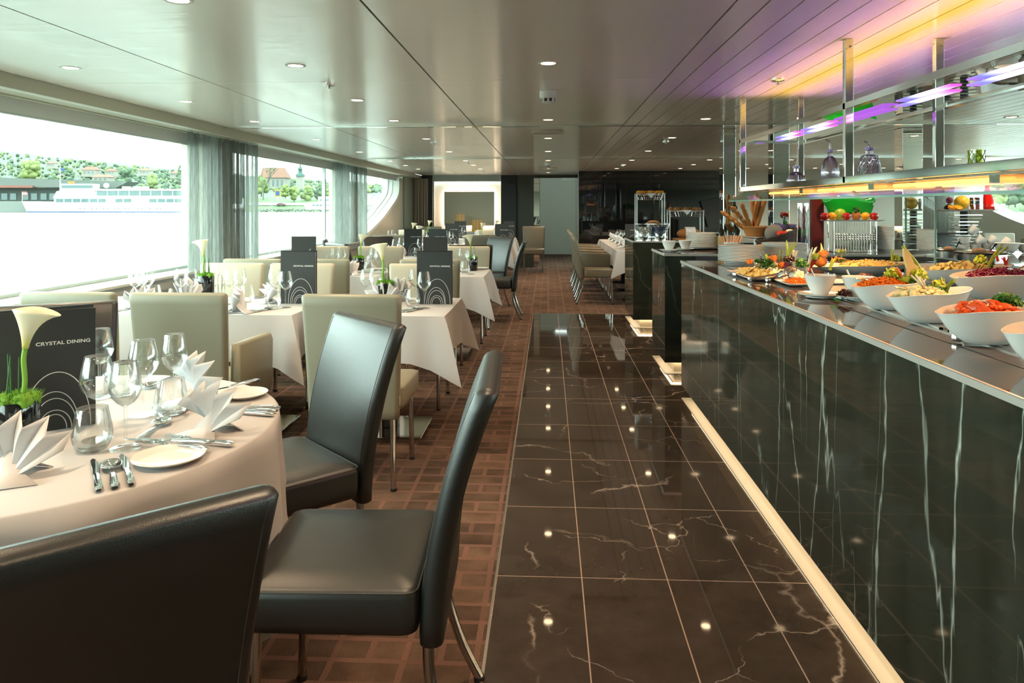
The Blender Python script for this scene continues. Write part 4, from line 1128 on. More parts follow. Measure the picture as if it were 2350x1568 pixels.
K_wine = Kind(mk_wine); K_wine_s = Kind(mk_wine_small); K_wine_f = Kind(mk_wine_far); K_tum = Kind(mk_tumbler); K_tum_f = Kind(mk_tumbler_far)
def g_at(K, x, y, lab, group='glasses on the tables', z=ZT): K.put((x, y, z), 0, lab, group)
GG = 'glasses on the foreground round table'
g_at(K_wine, -1.137, 1.79, 'large wine glass in the foreground directly above the front tumbler', GG)
g_at(K_wine_s, -1.028, 1.73, 'wine glass in the foreground right of the tall one, its foot by the fork tips', GG)
g_at(K_tum, -1.100, 1.712, 'front tumbler standing beside the spoon and knives', GG)
g_at(K_wine, -1.143, 2.01, 'large wine glass in the middle of the round table, in front of the armchair', GG)
g_at(K_wine_s, -1.105, 2.11, 'wine glass right beside the rear napkin of the round table', GG)
g_at(K_tum, -1.062, 2.01, 'tumbler at the foot of the rear napkin on the round table', GG)
g_at(K_wine, -1.385, 2.19, 'wine glass half hidden behind the right edge of the large menu', GG)
g_at(K_tum, -1.325, 2.20, 'tumbler seen through the two front wine glasses', GG)
def row_glasses(items, y, rowlab):
    for k, (u, v, kind) in enumerate(items):
        # v = rim height in the picture; depth follows from the rim's known height
        zr = ZT + (.212 if kind == 'w' else .104)
        p = at_z(u, v, zr)
        x = max(min(p.x, -.60), -2.88)
        g_at(K_wine_f if kind == 'w' else K_tum_f, x, p.y, '%s %s from the left %s' % (ORD[k], 'wine glass' if kind == 'w' else 'tumbler', rowlab))
row_glasses([(310,618,'w'),(324,616,'w'),(338,617,'w'),(353,655,'t'),(402,662,'t'),(415,617,'w'),(438,618,'w'),(529,618,'w'),(550,616,'w'),(567,655,'t'),(627,664,'t'),(630,617,'w'),(655,623,'w')], 0, 'on the first row window side table')
row_glasses([(841,618,'w'),(861,617,'w'),(947,663,'t'),(953,617,'w'),(973,624,'w')], 0, 'on the first row aisle side table')
row_glasses([(624,566,'w'),(705,567,'w'),(716,571,'w'),(769,569,'w'),(784,567,'w'),(846,600,'t'),(857,569,'w'),(868,573,'w')], 0, 'on the second row window side table')
row_glasses([(1062,570,'w'),(1067,600,'t'),(1080,574,'w')], 0, 'on the second row aisle side table')
row_glasses([(907,549,'w'),(921,546,'w'),(957,569,'t'),(964,548,'w')], 0, 'on the second round table')
row_glasses([(895,529,'w'),(903,528,'w'),(975,529,'w'),(983,520,'w'),(1028,530,'w'),(1035,532,'w')], 0, 'beyond the second round table, window side')
row_glasses([(1040,521,'w'),(1063,522,'w'),(1094,529,'w'),(1100,530,'w'),(1138,529,'w'),(1149,530,'w'),(1168,520,'w')], 0, 'on the far aisle side tables')
for k, (u, v) in enumerate(((1420,527),(1425,530),(1417,533),(1429,528))):
    p = at_z(u, v, ZT+.212); g_at(K_wine_f, p.x, min(p.y, 13.1), ORD[k] + ' wine glass of the cluster beside the menu on the long table')

# ---- napkins folded as standing fans
def mk_napkin():
    m = MB(); K = 5; rows = []
    for i in range(K*2+1):
        q = i/(K*2); a = R(22 + 112*q); zz = .019*(1 if i % 2 else -1); r = (.160 if i % 2 else .132) - .030*q
        base = Vector((.012*math.cos(a), -.02 + .055*q, .004)); row = []
        for j in range(7):
            s = j/6
            row.append((base.x + r*s*math.cos(a + .35*s*(1-s))*.9 - .012*s*s, base.y + zz*s + .050*s*s*(1-2*q), base.z + r*s*math.sin(a)*(.97)))
        rows.append(row)
    m.grid(rows)
    # foot: triangular flap lying in front and the rolled support behind
    m.grid([[(-.07,-.055,.001),(0,-.075,.002),(.085,-.05,.001)], [(-.035,-.02,.012),(0,-.02,.022),(.045,-.018,.014)], [(-.018,.01,.035),(0,.01,.06),(.022,.01,.038)]])
    m.grid([[(-.05,.06,.001),(.0,.085,.001),(.07,.06,.001)], [(-.02,.03,.03),(0,.035,.045),(.03,.03,.03)]])
    o = m.build('folded_napkin', napkin_m, angle=35, solid=.0016)
    return tag(o, 'x', 'napkin')
K_nap = Kind(mk_napkin)
def nap(x, y, rz, lab, sc_=1.0, g='fan folded napkins'): K_nap.put((x, y, ZT), rz, lab, g, scale=sc_)
p = at_z(60, 1100, ZT); nap(p.x-.045, p.y+.0, R(12), 'white fan folded napkin in the bottom left corner of the round table', 1.0)
p = at_z(470, 1000, ZT); nap(p.x, p.y+.02, R(-25), 'white fan folded napkin with sharp points on the right half of the round table', .95)
p = at_z(440, 935, ZT); nap(p.x-.01, p.y+.03, R(-50), 'tall white napkin standing behind the pointed one on the round table', 1.12)
for k, (u, v, s, l) in enumerate(((322,712,1.0,'white folded napkin beside the window, left end of the first row window side table'), (430,690,1.05,'white folded napkin inside the wine glasses left of the calla pot'), (550,718,1.05,'white folded napkin between the armchair and the printed menu'), (622,695,.9,'small folded napkin behind the wine glasses just left of the printed menu'),
                 (884,700,1.0,'white folded napkin behind the taupe armless chair, below the calla'), (914,690,1.1,'tall folded napkin beside the cruet arch on the first row aisle side table'),
                 (808,632,.95,'folded napkin left of the small calla pot on the second row table'), (846,616,1.0,'folded napkin right of the small calla pot on the second row table'))):
    p = at_z(u, v, ZT); nap(max(p.x,-2.85), p.y, R(20+37*k), l, s)
for k, (x, y) in enumerate(((-1.9,8.75),(-1.72,8.5),(-1.15,9.1),(-1.05,8.75))):
    nap(x, y, R(60*k), '%s folded napkin from the left on the second round table' % ORD[k], .95)
for k, y in enumerate((10.05, 10.6, 11.2, 11.8, 12.4, 13.0)):
    nap(1.12, y, R(90), ('nearest','second','third','fourth','fifth','farthest')[k] + ' folded napkin in the row on the long table before the black glass', 1.0)
for k, (x, y) in enumerate(((-2.5,11.5),(-1.9,11.5),(-1.15,11.45),(-.85,11.7),(-1.1,13.6),(-2.2,13.6))):
    nap(x, y, R(50*k), 'small distant folded napkin, %s of those on the far tables' % ORD[k], .95)

# ---- calla lily pots
spathe_m = mat('calla_spathe', (.80,.74,.45), .45, 0, .4, sss=.15)
def _sp():
    m = spathe_m; tc = N(m, 'ShaderNodeTexCoord'); s = N(m, 'ShaderNodeSeparateXYZ'); L(m, tc.outputs['Object'], s.inputs[0])
    mr = N(m, 'ShaderNodeMapRange'); mr.inputs['From Min'].default_value = .22; mr.inputs['From Max'].default_value = .295; L(m, s.outputs['Z'], mr.inputs['Value'])
    r = ramp(m, [(0, (.25,.42,.03)), (.35, (.62,.60,.16)), (.75, (.83,.78,.52)), (1, (.85,.80,.60))]); L(m, mr.outputs[0], r.inputs['Fac']); L(m, r.outputs['Color'], BS(m).inputs['Base Color'])
_sp()
def mk_calla():
    t = thing('potted_calla', 'x', 'flower')
    n = 40
    def ringp(r, z): return [(r*(1-.035*(0 if j % 4 else 1))*math.cos(2*math.pi*j/n), r*(1-.035*(0 if j % 4 else 1))*math.sin(2*math.pi*j/n), z) for j in range(n)]
    MB().loft([ringp(.044,0), ringp(.047,.004), ringp(.048,.112), ringp(.046,.116), ringp(.043,.114), ringp(.042,.095)]).build('pot', black_gloss, t, angle=50)
    rnd = random.Random(3); m = MB()
    for i in range(26):
        a = rnd.uniform(0,6.28); r = .040*math.sqrt(rnd.random()); m.ball((r*math.cos(a), r*math.sin(a), .114+rnd.uniform(0,.010)*(1-r/.05)), .014, 7, 5, jit=.25, rnd=rnd)
    for i in range(700):
        a = rnd.uniform(0,6.28); r = .047*math.sqrt(rnd.random()); b = Vector((r*math.cos(a), r*math.sin(a), .119+.010*(1-r/.05)))
        d = Vector((rnd.uniform(-1,1)*.008 + b.x*.18, rnd.uniform(-1,1)*.008 + b.y*.18, rnd.uniform(.006,.016))); s = Vector((-d.y, d.x, 0)).normalized()*.0009
        m.add([b-s, b+s, b+d], [(0,1,2)])
    m.build('moss', moss, t, angle=60)['kind'] = 'stuff'
    st = catmull([(.012,0,.11),(.016,.002,.16),(.014,0,.21),(.018,0,.242)], 4)
    MB().tube(st, [.0060]*len(st), 8).build('stem', stem_green, t)
    # spathe: funnel opening to one side with a drawn out tip
    rows = []; NA = 20
    for i in range(10):
        q = i/9; z = .238 + .088*q; row = []
        for j in range(NA+1):
            a = -math.pi + 2*math.pi*j/NA     # a=0 is the tip side (+x)
            rr = .0065 + .024*q**1.4
            tipf = max(0, math.cos(a/2))**6
            x = .018 + rr*math.cos(a) + tipf*.034*q**3 + .010*q
            y = rr*math.sin(a)*(1-.15*q)
            zz = z - (.016*(1-math.cos(a))/2 - .010)*q**2*.5 - tipf*.016*q**5 + .010*(1-tipf)*q*q
            curl = .006*q**4
            row.append((x + curl*math.cos(a), y + curl*math.sin(a), zz))
        rows.append(row)
    MB().grid(rows).build('spathe', spathe_m, t, angle=180, solid=.0009)
    MB().tube([(.020,0,.255),(.024,0,.282),(.027,0,.306)], [.0030,.0032,.0018], 8).build('spadix', mat('spadix', (.75,.50,.05), .6) if 'spadix' not in MATS else MATS['spadix'], t)
    for i, (x, y, dx, h) in enumerate(((-.020,.004,-.004,.225),(-.014,.0,-.002,.221),(-.024,-.004,.010,.215),(-.002,.01,0,.215))):
        MB().tube([(x,y,.11),(x+dx,y,h)], [.0022,.0012], 5).build('grass_blade', blade_green, t)
    return t
K_calla = Kind(mk_calla)
K_calla.put((-1.292, 1.718, ZT), R(8), 'black pot with moss and a large open calla in front of the foreground menu', scale=1.02)
for (u, v, y, l, rz, s) in ((473, 676, None, 'black pot with moss and a closed white calla on the first row window side table', 170, 1.10), (885, 698, None, 'calla rising behind the taupe armless chair on the first row aisle side table', 165, 1.10),
                      (824, 620, None, 'small calla pot in the middle of the second row window side table', 10, 1.0), (1084, 621, None, 'small calla in a glossy black pot on the second row aisle side table', 200, 1.0),
                      (956, 582, None, 'calla between the two dark menus of the second round table', 40, 1.05)):
    p = at_z(u, v, ZT); K_calla.put((p.x, p.y, ZT), R(rz), l, scale=s)
for (x, y, l) in ((-2.18, 11.6, 'tiny white calla left of the far niche above the cream chair'), (-2.25, 13.6, 'tiny white calla at the left edge of the bright niche'), (-1.06, 11.5, 'tiny calla in front of the wide lantern'), (-1.0, 13.7, 'tiny calla at the right edge of the glowing panel')):
    K_calla.put((x, y, ZT), R(30), l, scale=1.0)

# ---- cruet stands with an arched handle
def mk_cruet():
    t = thing('cruet_stand', 'x', 'cruet stand')
    MB().lathe([(0,0),(.042,0),(.042,.005),(0,.005)], 20).build('base', chrome, t)
    MB().tube([(0,-.022,.004),(0,-.022,.115)] + [(0, -.022*math.cos(a*math.pi/6), .115+.022*math.sin(a*math.pi/6)) for a in range(1,6)] + [(0,.022,.115),(0,.022,.004)], .0022, 6).build('handle', chrome, t)
    for s in (-1, 1):
        MB().lathe([(0,.005),(.015,.005),(.013,.045),(.010,.055)], 14, c=(s*.023,0,0)).build('shaker', glass_m, t)
        MB().lathe([(.0105,.055),(.0115,.058),(.010,.070),(0,.072)], 14, c=(s*.023,0,0)).build('cap', chrome, t)
    return t
K_cruet = Kind(mk_cruet)
for (u, v, l) in ((505, 676, 'cruet stand with arched handle right of the calla pot, first row window side table'), (926, 692, 'cruet stand with arched handle on the first row aisle side table'), (752, 622, 'cruet stand with arched handle on the second row window side table'), (1047, 621, 'cruet stand with arched handle on the second row aisle side table')):
    p = at_z(u, v, ZT); K_cruet.put((p.x, p.y, ZT), R(60), l)

# ---- plates and cutlery
def mk_plate():
    p = [(0,.004),(.045,.004),(.048,0),(.052,.0),(.054,.004),(.078,.012),(.080,.014),(.079,.0155),(.060,.009),(.050,.0075),(0,.007)]
    return tag(MB().lathe(p, 40).build('bread_plate', porcelain, angle=60), 'x', 'plate')
K_plate = Kind(mk_plate)
p1_ = at_z(388, 1058, ZT); K_plate.put(tuple(p1_), 0, 'small white bread plate with a knife laid across it in the foreground', 'bread plates')
p2_ = at_z(560, 910, ZT); K_plate.put(tuple(p2_), 0, 'small white bread plate at the right rear edge of the round table', 'bread plates', scale=.9)
for (u, v, l) in ((868, 620, 'white bread plate on the second row window side table'), (1103, 618, 'white bread plate at the end of the second row aisle side table')):
    p = at_z(u, v, ZT); K_plate.put(tuple(p), 0, l, 'bread plates')
def handle_loft(m, y0, y1, w0, w1, h0=.004, h1=.005, z=.004):
    lo = []
    for i in range(9):
        q = i/8; w = w0 + (w1-w0)*q; hh = h0+(h1-h0)*q
        if i == 8: w *= .55; hh *= .6
        lo.append([(px, y0+(y1-y0)*q + 0, z + .0015*math.sin(q*3.1) + pz) for (px, pz) in rrect(0, 0, w, hh*.8, min(w,hh)*.6, 2)])
    m.loft(lo)
def mk_knife():
    t = thing('table_knife', 'x', 'cutlery')
    m = MB(); handle_loft(m, -.005, -.100, .0050, .0078, .0035, .0055, .005); m.build('handle', chrome, t)
    b = MB(); P_ = [(-.006,0),(.005,0),(.0065,.02),(.007,.07),(.003,.098),(-.003,.104),(-.007,.090),(-.0055,.03)]
    b.prism([(x, y, .0035) for x, y in P_], (0,0,.0013)); b.build('blade', chrome, t, smooth=False, bevel=.0004); return t
def mk_fork():
    t = thing('fork', 'x', 'cutlery')
    m = MB(); handle_loft(m, .002, -.098, .0040, .0092, .0026, .0042, .0055); m.build('handle', chrome, t)
    h = MB(); rows = []
    for i in range(6):
        q = i/5; w = .003 + .0085*min(1, q*1.6); rows.append([(-w, q*.038, .004+.006*math.sin(q*2)), (0, q*.038, .002+.005*math.sin(q*2)), (w, q*.038, .004+.006*math.sin(q*2))])
    h.grid(rows); h.build('neck', chrome, t, solid=.0016)
    for k in range(4):
        x = -.0099 + k*.0066; MB().tube([(x,.036,.0095),(x,.055,.0085),(x*.96,.074,.013)], [.0015,.0014,.0008], 6).build('tine', chrome, t)
    return t
def mk_spoon():
    t = thing('spoon', 'x', 'cutlery')
    m = MB(); handle_loft(m, .002, -.098, .0040, .0092, .0026, .0042, .0055); m.build('handle', chrome, t)
    b = MB(); rows = []
    for i in range(7):
        r = i/6; rows.append([(.0205*r*math.cos(a*math.pi/10), .030+.030*r*math.sin(a*math.pi/10), .003 + .009*r*r) for a in range(20)])
    b.grid(rows, closed=True).build('bowl', chrome, t, solid=.0014); return t
K_knife, K_fork, K_spoon = Kind(mk_knife), Kind(mk_fork), Kind(mk_spoon)
GC = 'cutlery on the foreground round table'
def cut(K, u, v, u2, v2, lab, dz=0, g=GC, s=1.12):
    """handle end at (u,v), tip at (u2,v2), both on the table"""
    a = at_z(u, v, ZT); b = at_z(u2, v2, ZT); d = (b-a); L_ = .2 if K is K_knife else .17
    c = a + d.normalized()*(.1); K.put((c.x, c.y, ZT+dz), math.atan2(d.y, d.x)-math.pi/2, lab, g, scale=s)
cut(K_knife, 226, 1128, 214, 1050, 'broad table knife lying left of the round spoon, handle towards us')
cut(K_spoon, 263, 1122, 250, 1045, 'round bowled soup spoon between the two knives')
cut(K_knife, 300, 1114, 280, 1045, 'small knife right of the soup spoon, handle towards us')
cut(K_knife, 480, 1034, 320, 1028, 'butter knife lying across the foreground bread plate', .0155)
cut(K_fork, 470, 1040, 300, 1022, 'fork with its tines left of the foreground bread plate', .004)
cut(K_fork, 528, 1026, 345, 1010, 'longer fork behind the butter knife, handle pointing right', .002)
cut(K_spoon, 322, 1012, 385, 965, 'small spoon lying in front of the rear tumbler')
cut(K_fork, 380, 975, 335, 905, 'fork lying between the wine glasses in the middle of the round table')
cut(K_spoon, 395, 868, 340, 892, 'spoon at the back of the round table near the armchair')
cut(K_knife, 588, 888, 515, 905, 'knife lying across the rear bread plate', .0150)
cut(K_knife, 634, 940, 555, 940, 'rearmost of the three cutlery handles at the right edge of the round table')
cut(K_fork, 628, 948, 550, 946, 'middle one of the three cutlery handles at the right edge of the round table')
cut(K_knife, 620, 956, 545, 950, 'front one of the three cutlery handles at the right edge of the round table')
def far_set(u, v, tn, k):
    p = at_z(u, v, ZT)
    for i, (K, l) in enumerate(((K_knife,'knife'),(K_spoon,'spoon'),(K_knife,'small knife'))):
        K.put((p.x + i*.022, p.y, ZT), R(-25), '%s of the set %s' % (l, tn), 'cutlery on the square tables')
far_set(597, 712, 'in front of the printed menu on the window side', 0); far_set(938, 712, 'in front of the aisle side menu of the first row', 0)
far_set(275, 712, 'by the window at the first row', 0); far_set(600, 682, 'behind the napkin left of the printed menu', 0)
far_set(828, 626, 'on the second row window side table', 0)
for k, y in enumerate((9.95, 10.35, 10.9, 11.5, 12.1)):
    K_fork.put((1.0, y, ZT), R(90), ('nearest','second','third','fourth','farthest')[k] + ' fork along the edge of the long table', 'cutlery on the long table')
# ================================================================ BUFFET COUNTERS
ZC = .95; XF = .915
laminate = mat('cabinet_laminate', (.050,.046,.052), .35, 0, .5)
trim_steel = mat('trim_steel', (.80,.81,.78), .30, .75)
floor_glow_m = mat('painted_floor_glow', (.50,.44,.35), .5)  # pale tone stands in for strong light on the recess floor
kick_m = mat('kick_panel', (.60,.50,.36), .4)
def block(name, lab, x0, x1, y0, y1, top=True, faces='fl', topm=None, cat='counter'):
    t = thing(name, lab, cat, (x0, y0, 0)); w, d = x1-x0, y1-y0
    MB().box(0, w, 0, d, .094, .932).build('body', counter_marble, t, smooth=False, bevel=.002)
    MB().box(.085, w-.03, .085, d-.03, 0.005, .0938).build('plinth', kick_m, t, smooth=False)
    wt = None
    if top:
        wt = MB().box(-.004, w+.004, -.004, d+.004, .9325, ZC).build('worktop', topm or top_stone, t, smooth=False, bevel=.0015)
    e = MB().box(-.0065, -.0042, -.004, d+.004, .9335, ZC+.001)
    if 'f' in faces: e.box(-.004, w+.004, -.0065, -.0042, .9335, ZC+.001)
    e.box(-.0065, .0015, -.004, d+.004, ZC+.0003, ZC+.0016)
    e.build('edge_trim', trim_steel, wt, smooth=False)
    MB().box(.0, w-.03, .0, d-.0, .0045, .0075).build('painted_glow_strip', floor_glow_m, t, smooth=False)  # pale strip added over the tiles so the recess reads as brightly lit
    led = MB().box(.058, .070, .06, d-.06, .086, .0935)
    if 'f' in faces: led.box(.070, w-.06, .058, .070, .086, .0935)
    led.build('led_strip', led_warm, t, smooth=False)
    return t
T1 = block('buffet_counter', 'long dark marble buffet counter filling the right side, lit by a strip along the floor', XF, 2.0, -1.9, 5.075, faces='l')
# service wells set in the top
W1 = [c for c in kids(T1) if c.name.startswith('worktop')][0]
MB().box(.171, .176, 0, 6.97, ZC+.0002, ZC+.0012).build('joint', rubber, W1, smooth=False)
WS = MB().box(.248, 1.02, 0, 5.85, ZC+.0002, ZC+.003).build('well_surround', steel, T1, smooth=False)
for i in range(9):
    y = 1.93 + i*.445
    w_ = MB().box(.262, .98, y, y+.008, ZC+.003, ZC+.007).box(.262, .98, y+.397, y+.405, ZC+.003, ZC+.007).box(.262, .270, y, y+.405, ZC+.003, ZC+.007).box(.972, .98, y, y+.405, ZC+.003, ZC+.007)
    w_.build('well_rim', chrome, WS, smooth=False)
    MB().box(.272, .970, y+.010, y+.395, ZC+.003, ZC+.0042).build('well_tray', brushed, WS, smooth=False)
T2 = block('buffet_counter', 'marble counter crossing behind the long buffet, carrying the plates on a silver tray', .917, 3.9, 5.80, 6.50)
MB().box(.24, 1.99, -.012, -.001, .12, .93).build('cabinet_front', laminate, T2, smooth=False)
for k in range(1, 4): MB().box(.24+k*.46, .243+k*.46, -.0135, -.012, .14, .91).build('joint', rubber, T2, smooth=False)
T3 = block('buffet_counter', 'farthest short marble counter with the bread baskets, closest to the long table', .921, 2.3, 7.98, 8.83)
T4 = block('buffet_counter', 'dark stone topped back counter with chafing pans along the right side', 2.92, 3.72, -1.9, 5.775, faces='l')
MB().box(-.012, -.001, 0, 7.69, .12, .93).build('cabinet_front', laminate, T4, smooth=False)
for k in range(1, 12): MB().box(-.0135, -.012, k*.64, k*.64+.004, .14, .91).build('joint', rubber, T4, smooth=False)
# glass guard standing on the staff side of the long counter
t = thing('glass_screen', 'clear upright glass panel on the rear edge of the long buffet counter', 'glass screen', (1.985, 4.16, ZC+.003))
MB().box(-.002, .002, -.31, 0, 0, .42).build('pane', screen_glass, t, smooth=False)
MB().box(-.0045, .0045, 0, .006, 0, .42).build('edge', guard_edge, t, smooth=False)
MB().box(-.0045, .0045, -.31, -.305, 0, .42).build('edge', guard_edge, t, smooth=False)

# ---- shelf hanging from the ceiling
Y0S, Y1S = -.6, 4.80
G = thing('hanging_shelf', 'two tier mirror steel shelf hanging from the ceiling over the buffet', 'shelf', (0,0,0))
led_m = mat('led_bar', (.6,.3,1), .5, emit=(.6,.3,1), es=.85)
def _lm():
    m = led_m; tc = N(m, 'ShaderNodeTexCoord'); s = N(m, 'ShaderNodeSeparateXYZ'); L(m, tc.outputs['Generated'], s.inputs[0])
    r = ramp(m, [(0, (1,.08,.55)), (.22, (1,.55,.95)), (.55, (.9,.85,1)), (.8, (.15,.18,1)), (1, (.32,.12,.62))]); L(m, s.outputs['Y'], r.inputs['Fac'])
    L(m, r.outputs['Color'], BS(m).inputs['Emission Color'])
_lm()
for (z0, z1, nm) in ((1.727,1.755,'upper'),(1.418,1.448,'lower')):
    f = MB().box(1.235,1.265,Y0S,Y1S,z0,z1).box(1.625,1.655,Y0S,Y1S,z0,z1).box(1.265,1.625,Y1S-.03,Y1S,z0,z1)
    f.build(nm + '_frame', chrome, G, smooth=False, bevel=.0015)
    MB().box(1.265,1.625,Y0S,Y1S-.03,z1-.018,z1-.010).build(nm + '_plate', mirror, G, smooth=False)
for y in (4.78, 3.12, 1.47, -.2):
    for x in (1.253, 1.620):
        m = MB().box(x-.018, x+.018, y-.014, y+.014, 1.418 if x < 1.5 else 1.448, CZ-.001)
        po = m.build('post', chrome, G, smooth=False, bevel=.003)
        MB().lathe([(0,0),(.006,0),(.006,.004),(.003,.006),(0,.006)], 12).xf(Matrix.Translation((x+.005, y-.0142, CZ-.030)) @ Matrix.Rotation(R(90), 4, 'X')).build('bolt', chrome_dark, po)
for i, (a, b) in enumerate(((4.58,4.20),(4.13,3.71),(3.02,2.62),(2.52,2.12),(2.02,1.62),(1.52,1.12))):
    o = MB().box(1.400,1.440,b,a,1.724,1.7305).build('light_bar', led_m, G, smooth=False)
o = MB().box(1.392,1.448,3.10,3.64,1.724,1.7305).build('dim_light_bar', mat('led_dim', (.4,.1,.6), .5, emit=(.45,.12,.75), es=.5), G, smooth=False)
# heat lamps under the lower tier
heat_m = mat('heat_tube', (1,.5,.15), .4, emit=(1,.34,.07), es=4.0)
for k, y in enumerate((4.15, 3.35, 2.55, 1.75, .95)):
    for x in (1.345, 1.43, 1.53):
        MB().cyl((x, y-.36, 1.402), (x, y+.36, 1.402), .0065, n=8).build('heat_tube', heat_m, G)
    MB().box(1.31, 1.58, y-.40, y+.40, 1.4135, 1.4175).build('reflector', brushed, G, smooth=False)
    MB().box(1.30, 1.59, y-.405, y-.385, 1.390, 1.4135).box(1.275, 1.31, y-.42, y-.37, 1.388, 1.4135).build('bracket', chrome_dark, G, smooth=False)
# sloping sneeze guard
gl_ = MB(); a_ = Vector((1.258, 0, 1.417)); b_ = Vector((1.150, 0, 1.357)); n_ = Vector((-(b_.z-a_.z), 0, b_.x-a_.x)).normalized()*.004
m = MB()
pr = [(a_+n_), (b_+n_), (b_-n_), (a_-n_)]
m.prism([(p.x, -.6, p.z) for p in pr], (0, 5.32, 0)); m.build('sneeze_guard', guard_glass, G, smooth=False)
MB().box(1.1485, 1.1535, -.6, 4.72, 1.3525, 1.3610).build('guard_edge', guard_edge, G, smooth=False)
m = MB(); m.prism([(p.x, 4.72, p.z) for p in pr], (0, .004, 0)); m.build('guard_edge', guard_edge, G, smooth=False)
area('shelf_uplight_amber', (1.44, 2.2, 1.762), (R(180),0,0), .34, 4.9, 6.2, (1,.565,.05), 110)
for sx, x in ((-1, 1.25), (1, 1.64)):
    area('shelf_uplight_violet', (x, 2.2, 1.762), (R(180), R(-sx*63), 0), .03, 4.9, 3.9, (.66,.24,1), 50)
hl = bpy.data.lights.new('heat_beam', 'SPOT'); hl.energy = 12; hl.color = (1,.55,.24); hl.spot_size = R(150); hl.spot_blend = 1; hl.shadow_soft_size = .01
for y in (4.4, 3.9, 3.35, 2.8, 2.25, 1.75, 1.2):
    o = bpy.data.objects.new('heat_beam', hl); COL.objects.link(o); o.location = (1.43, y, 1.395)

# ================================================================ STACKED PLATES
def plate_prof(r): return [(0,.006),(r*.55,.006),(r*.58,0),(r*.63,0),(r*.66,.006),(r*.97,.016),(r,.018),(r*.99,.0205),(r*.72,.011),(r*.6,.009),(0,.009)]
def stack(K, x, y, z, n, dz, where, grp, jig=.0015, skew=(0,0)):
    rnd = random.Random(int(x*100+y*10))
    for i in range(n):
        k = n-1-i
        nm = 'topmost' if k == 0 else ('bottom' if i == 0 else ORD[k] + ' from the top')
        K.put((x + rnd.uniform(-jig,jig) + skew[0]*i, y + rnd.uniform(-jig,jig) + skew[1]*i, z + i*dz), 0, '%s plate in the stack %s' % (nm, where), grp)
mk = lambda r, n=40: (lambda: tag(MB().lathe(plate_prof(r), n).build('dinner_plate', porcelain, angle=50), 'x', 'plate'))
K_p1 = Kind(mk(.137)); K_p2 = Kind(mk(.147)); K_p3 = Kind(mk(.085, 24)); K_p4 = Kind(mk(.076, 24))
p = at_z(1696, 603, ZC+.001); stack(K_p1, p.x, p.y, ZC+.0015, 11, .0095, 'nearest the left end of the long buffet', 'dinner plates on the long buffet')
p = at_z(1799, 600, ZC+.001); stack(K_p2, p.x, p.y, ZC+.0015, 12, .0095, 'in front of the wicker basket', 'large plates in front of the wicker basket')
p = at_z(1608, 571, ZC+.001); K_p5 = Kind(mk(.142)); 
tr = tag(MB().lathe([(0,0),(.17,0),(.185,.006),(.19,.010),(.184,.010),(.168,.003),(0,.003)], 40).build('serving_tray', chrome), 'round silver tray carrying the middle stack of plates on the cross counter', 'tray'); tr.location = (p.x-.02, p.y, ZC+.001)
stack(K_p5, p.x, p.y, ZC+.005, 13, .0098, 'on the silver tray', 'plates on the silver tray', skew=(.0018, 0))
p = at_z(2038, 577, ZC+.001); stack(K_p3, p.x, p.y+.09, ZC+.0015, 20, .0098, 'left of the middle rear pillar', 'dessert plates by the green bowl')
p = at_z(2138, 578, ZC+.001); stack(K_p4, p.x, p.y+.08, ZC+.0015, 17, .0100, 'beside the left chafing pan', 'dessert plates beside the chafing pan')
K_p6 = Kind(mk(.07, 24)); p = at_z(2088, 568, ZC+.001); stack(K_p6, p.x, p.y, ZC+.0015, 15, .0100, 'between the two tall dessert plate stacks', 'small plates behind the glass screen')

# ================================================================ BOWLS AND FOOD
def boat_bowl(lx, ly, h, rise=.35, n=40, foot=True):
    """long white bowl, right end higher"""
    m = MB(); rows = []
    def ring(k, zf, th=0):
        out = []
        for j in range(n):
            a = 2*math.pi*j/n; c, s = math.cos(a), math.sin(a)
            rim = h*(1 + rise*.5*c*abs(c))
            out.append(((lx-th)*k*c, (ly-th)*k*s, zf*rim if zf > 0 else -zf))
        return out
    for (k, z) in ((.42,0),(.46,.02),(.62,.20),(.80,.50),(.93,.82),(.995,.99)): rows.append(ring(k, z) if z else [(x,y,0) for x,y,_ in ring(k,.5)])
    rows.append(ring(1.0, 1.0)); rows.append(ring(.985, 1.01))
    for (k, z) in ((.95,.95),(.90,.82),(.77,.52),(.58,.24),(.35,.13)): rows.append(ring(k, z))
    m.grid(rows, closed=True); m.poly(rows[0]); m.poly(rows[-1])
    return m
def leafm(name, c, r=.5): return mat(name, c, r, 0, .4, sss=.0)
M_par = leafm('parsley_green', (.03,.14,.015)); M_cel = leafm('celery_yellow', (.48,.55,.05)); M_red = leafm('pepper_red', (.60,.02,.008), .25)
M_or = leafm('carrot_orange', (.85,.20,.015), .35); M_org = leafm('orange_fruit', (.85,.33,.01), .4); M_cream = leafm('cream_veg', (.72,.62,.33), .45)
M_lol = leafm('red_lettuce', (.05,.010,.010), .4); M_tom = leafm('tomato_red', (.75,.09,.02), .2); M_melon = leafm('melon_flesh', (.74,.52,.20), .4); M_rind = leafm('melon_rind', (.30,.38,.04), .4)
M_cab = leafm('red_cabbage', (.12,.008,.035), .35); M_pot = leafm('potato_yellow', (.72,.52,.16), .45); M_pink = leafm('pink_petal', (.70,.22,.28), .45); M_bean = leafm('bean_green', (.22,.26,.02), .4)
M_bread = leafm('bread_crust', (.35,.14,.035), .6); M_wht = leafm('white_veg', (.80,.72,.52), .45); M_apple = leafm('apple_red', (.42,.015,.012), .25); M_grape = leafm('dark_grape', (.02,.006,.012), .3); M_ham = leafm('salmon_pink', (.75,.33,.16), .4)
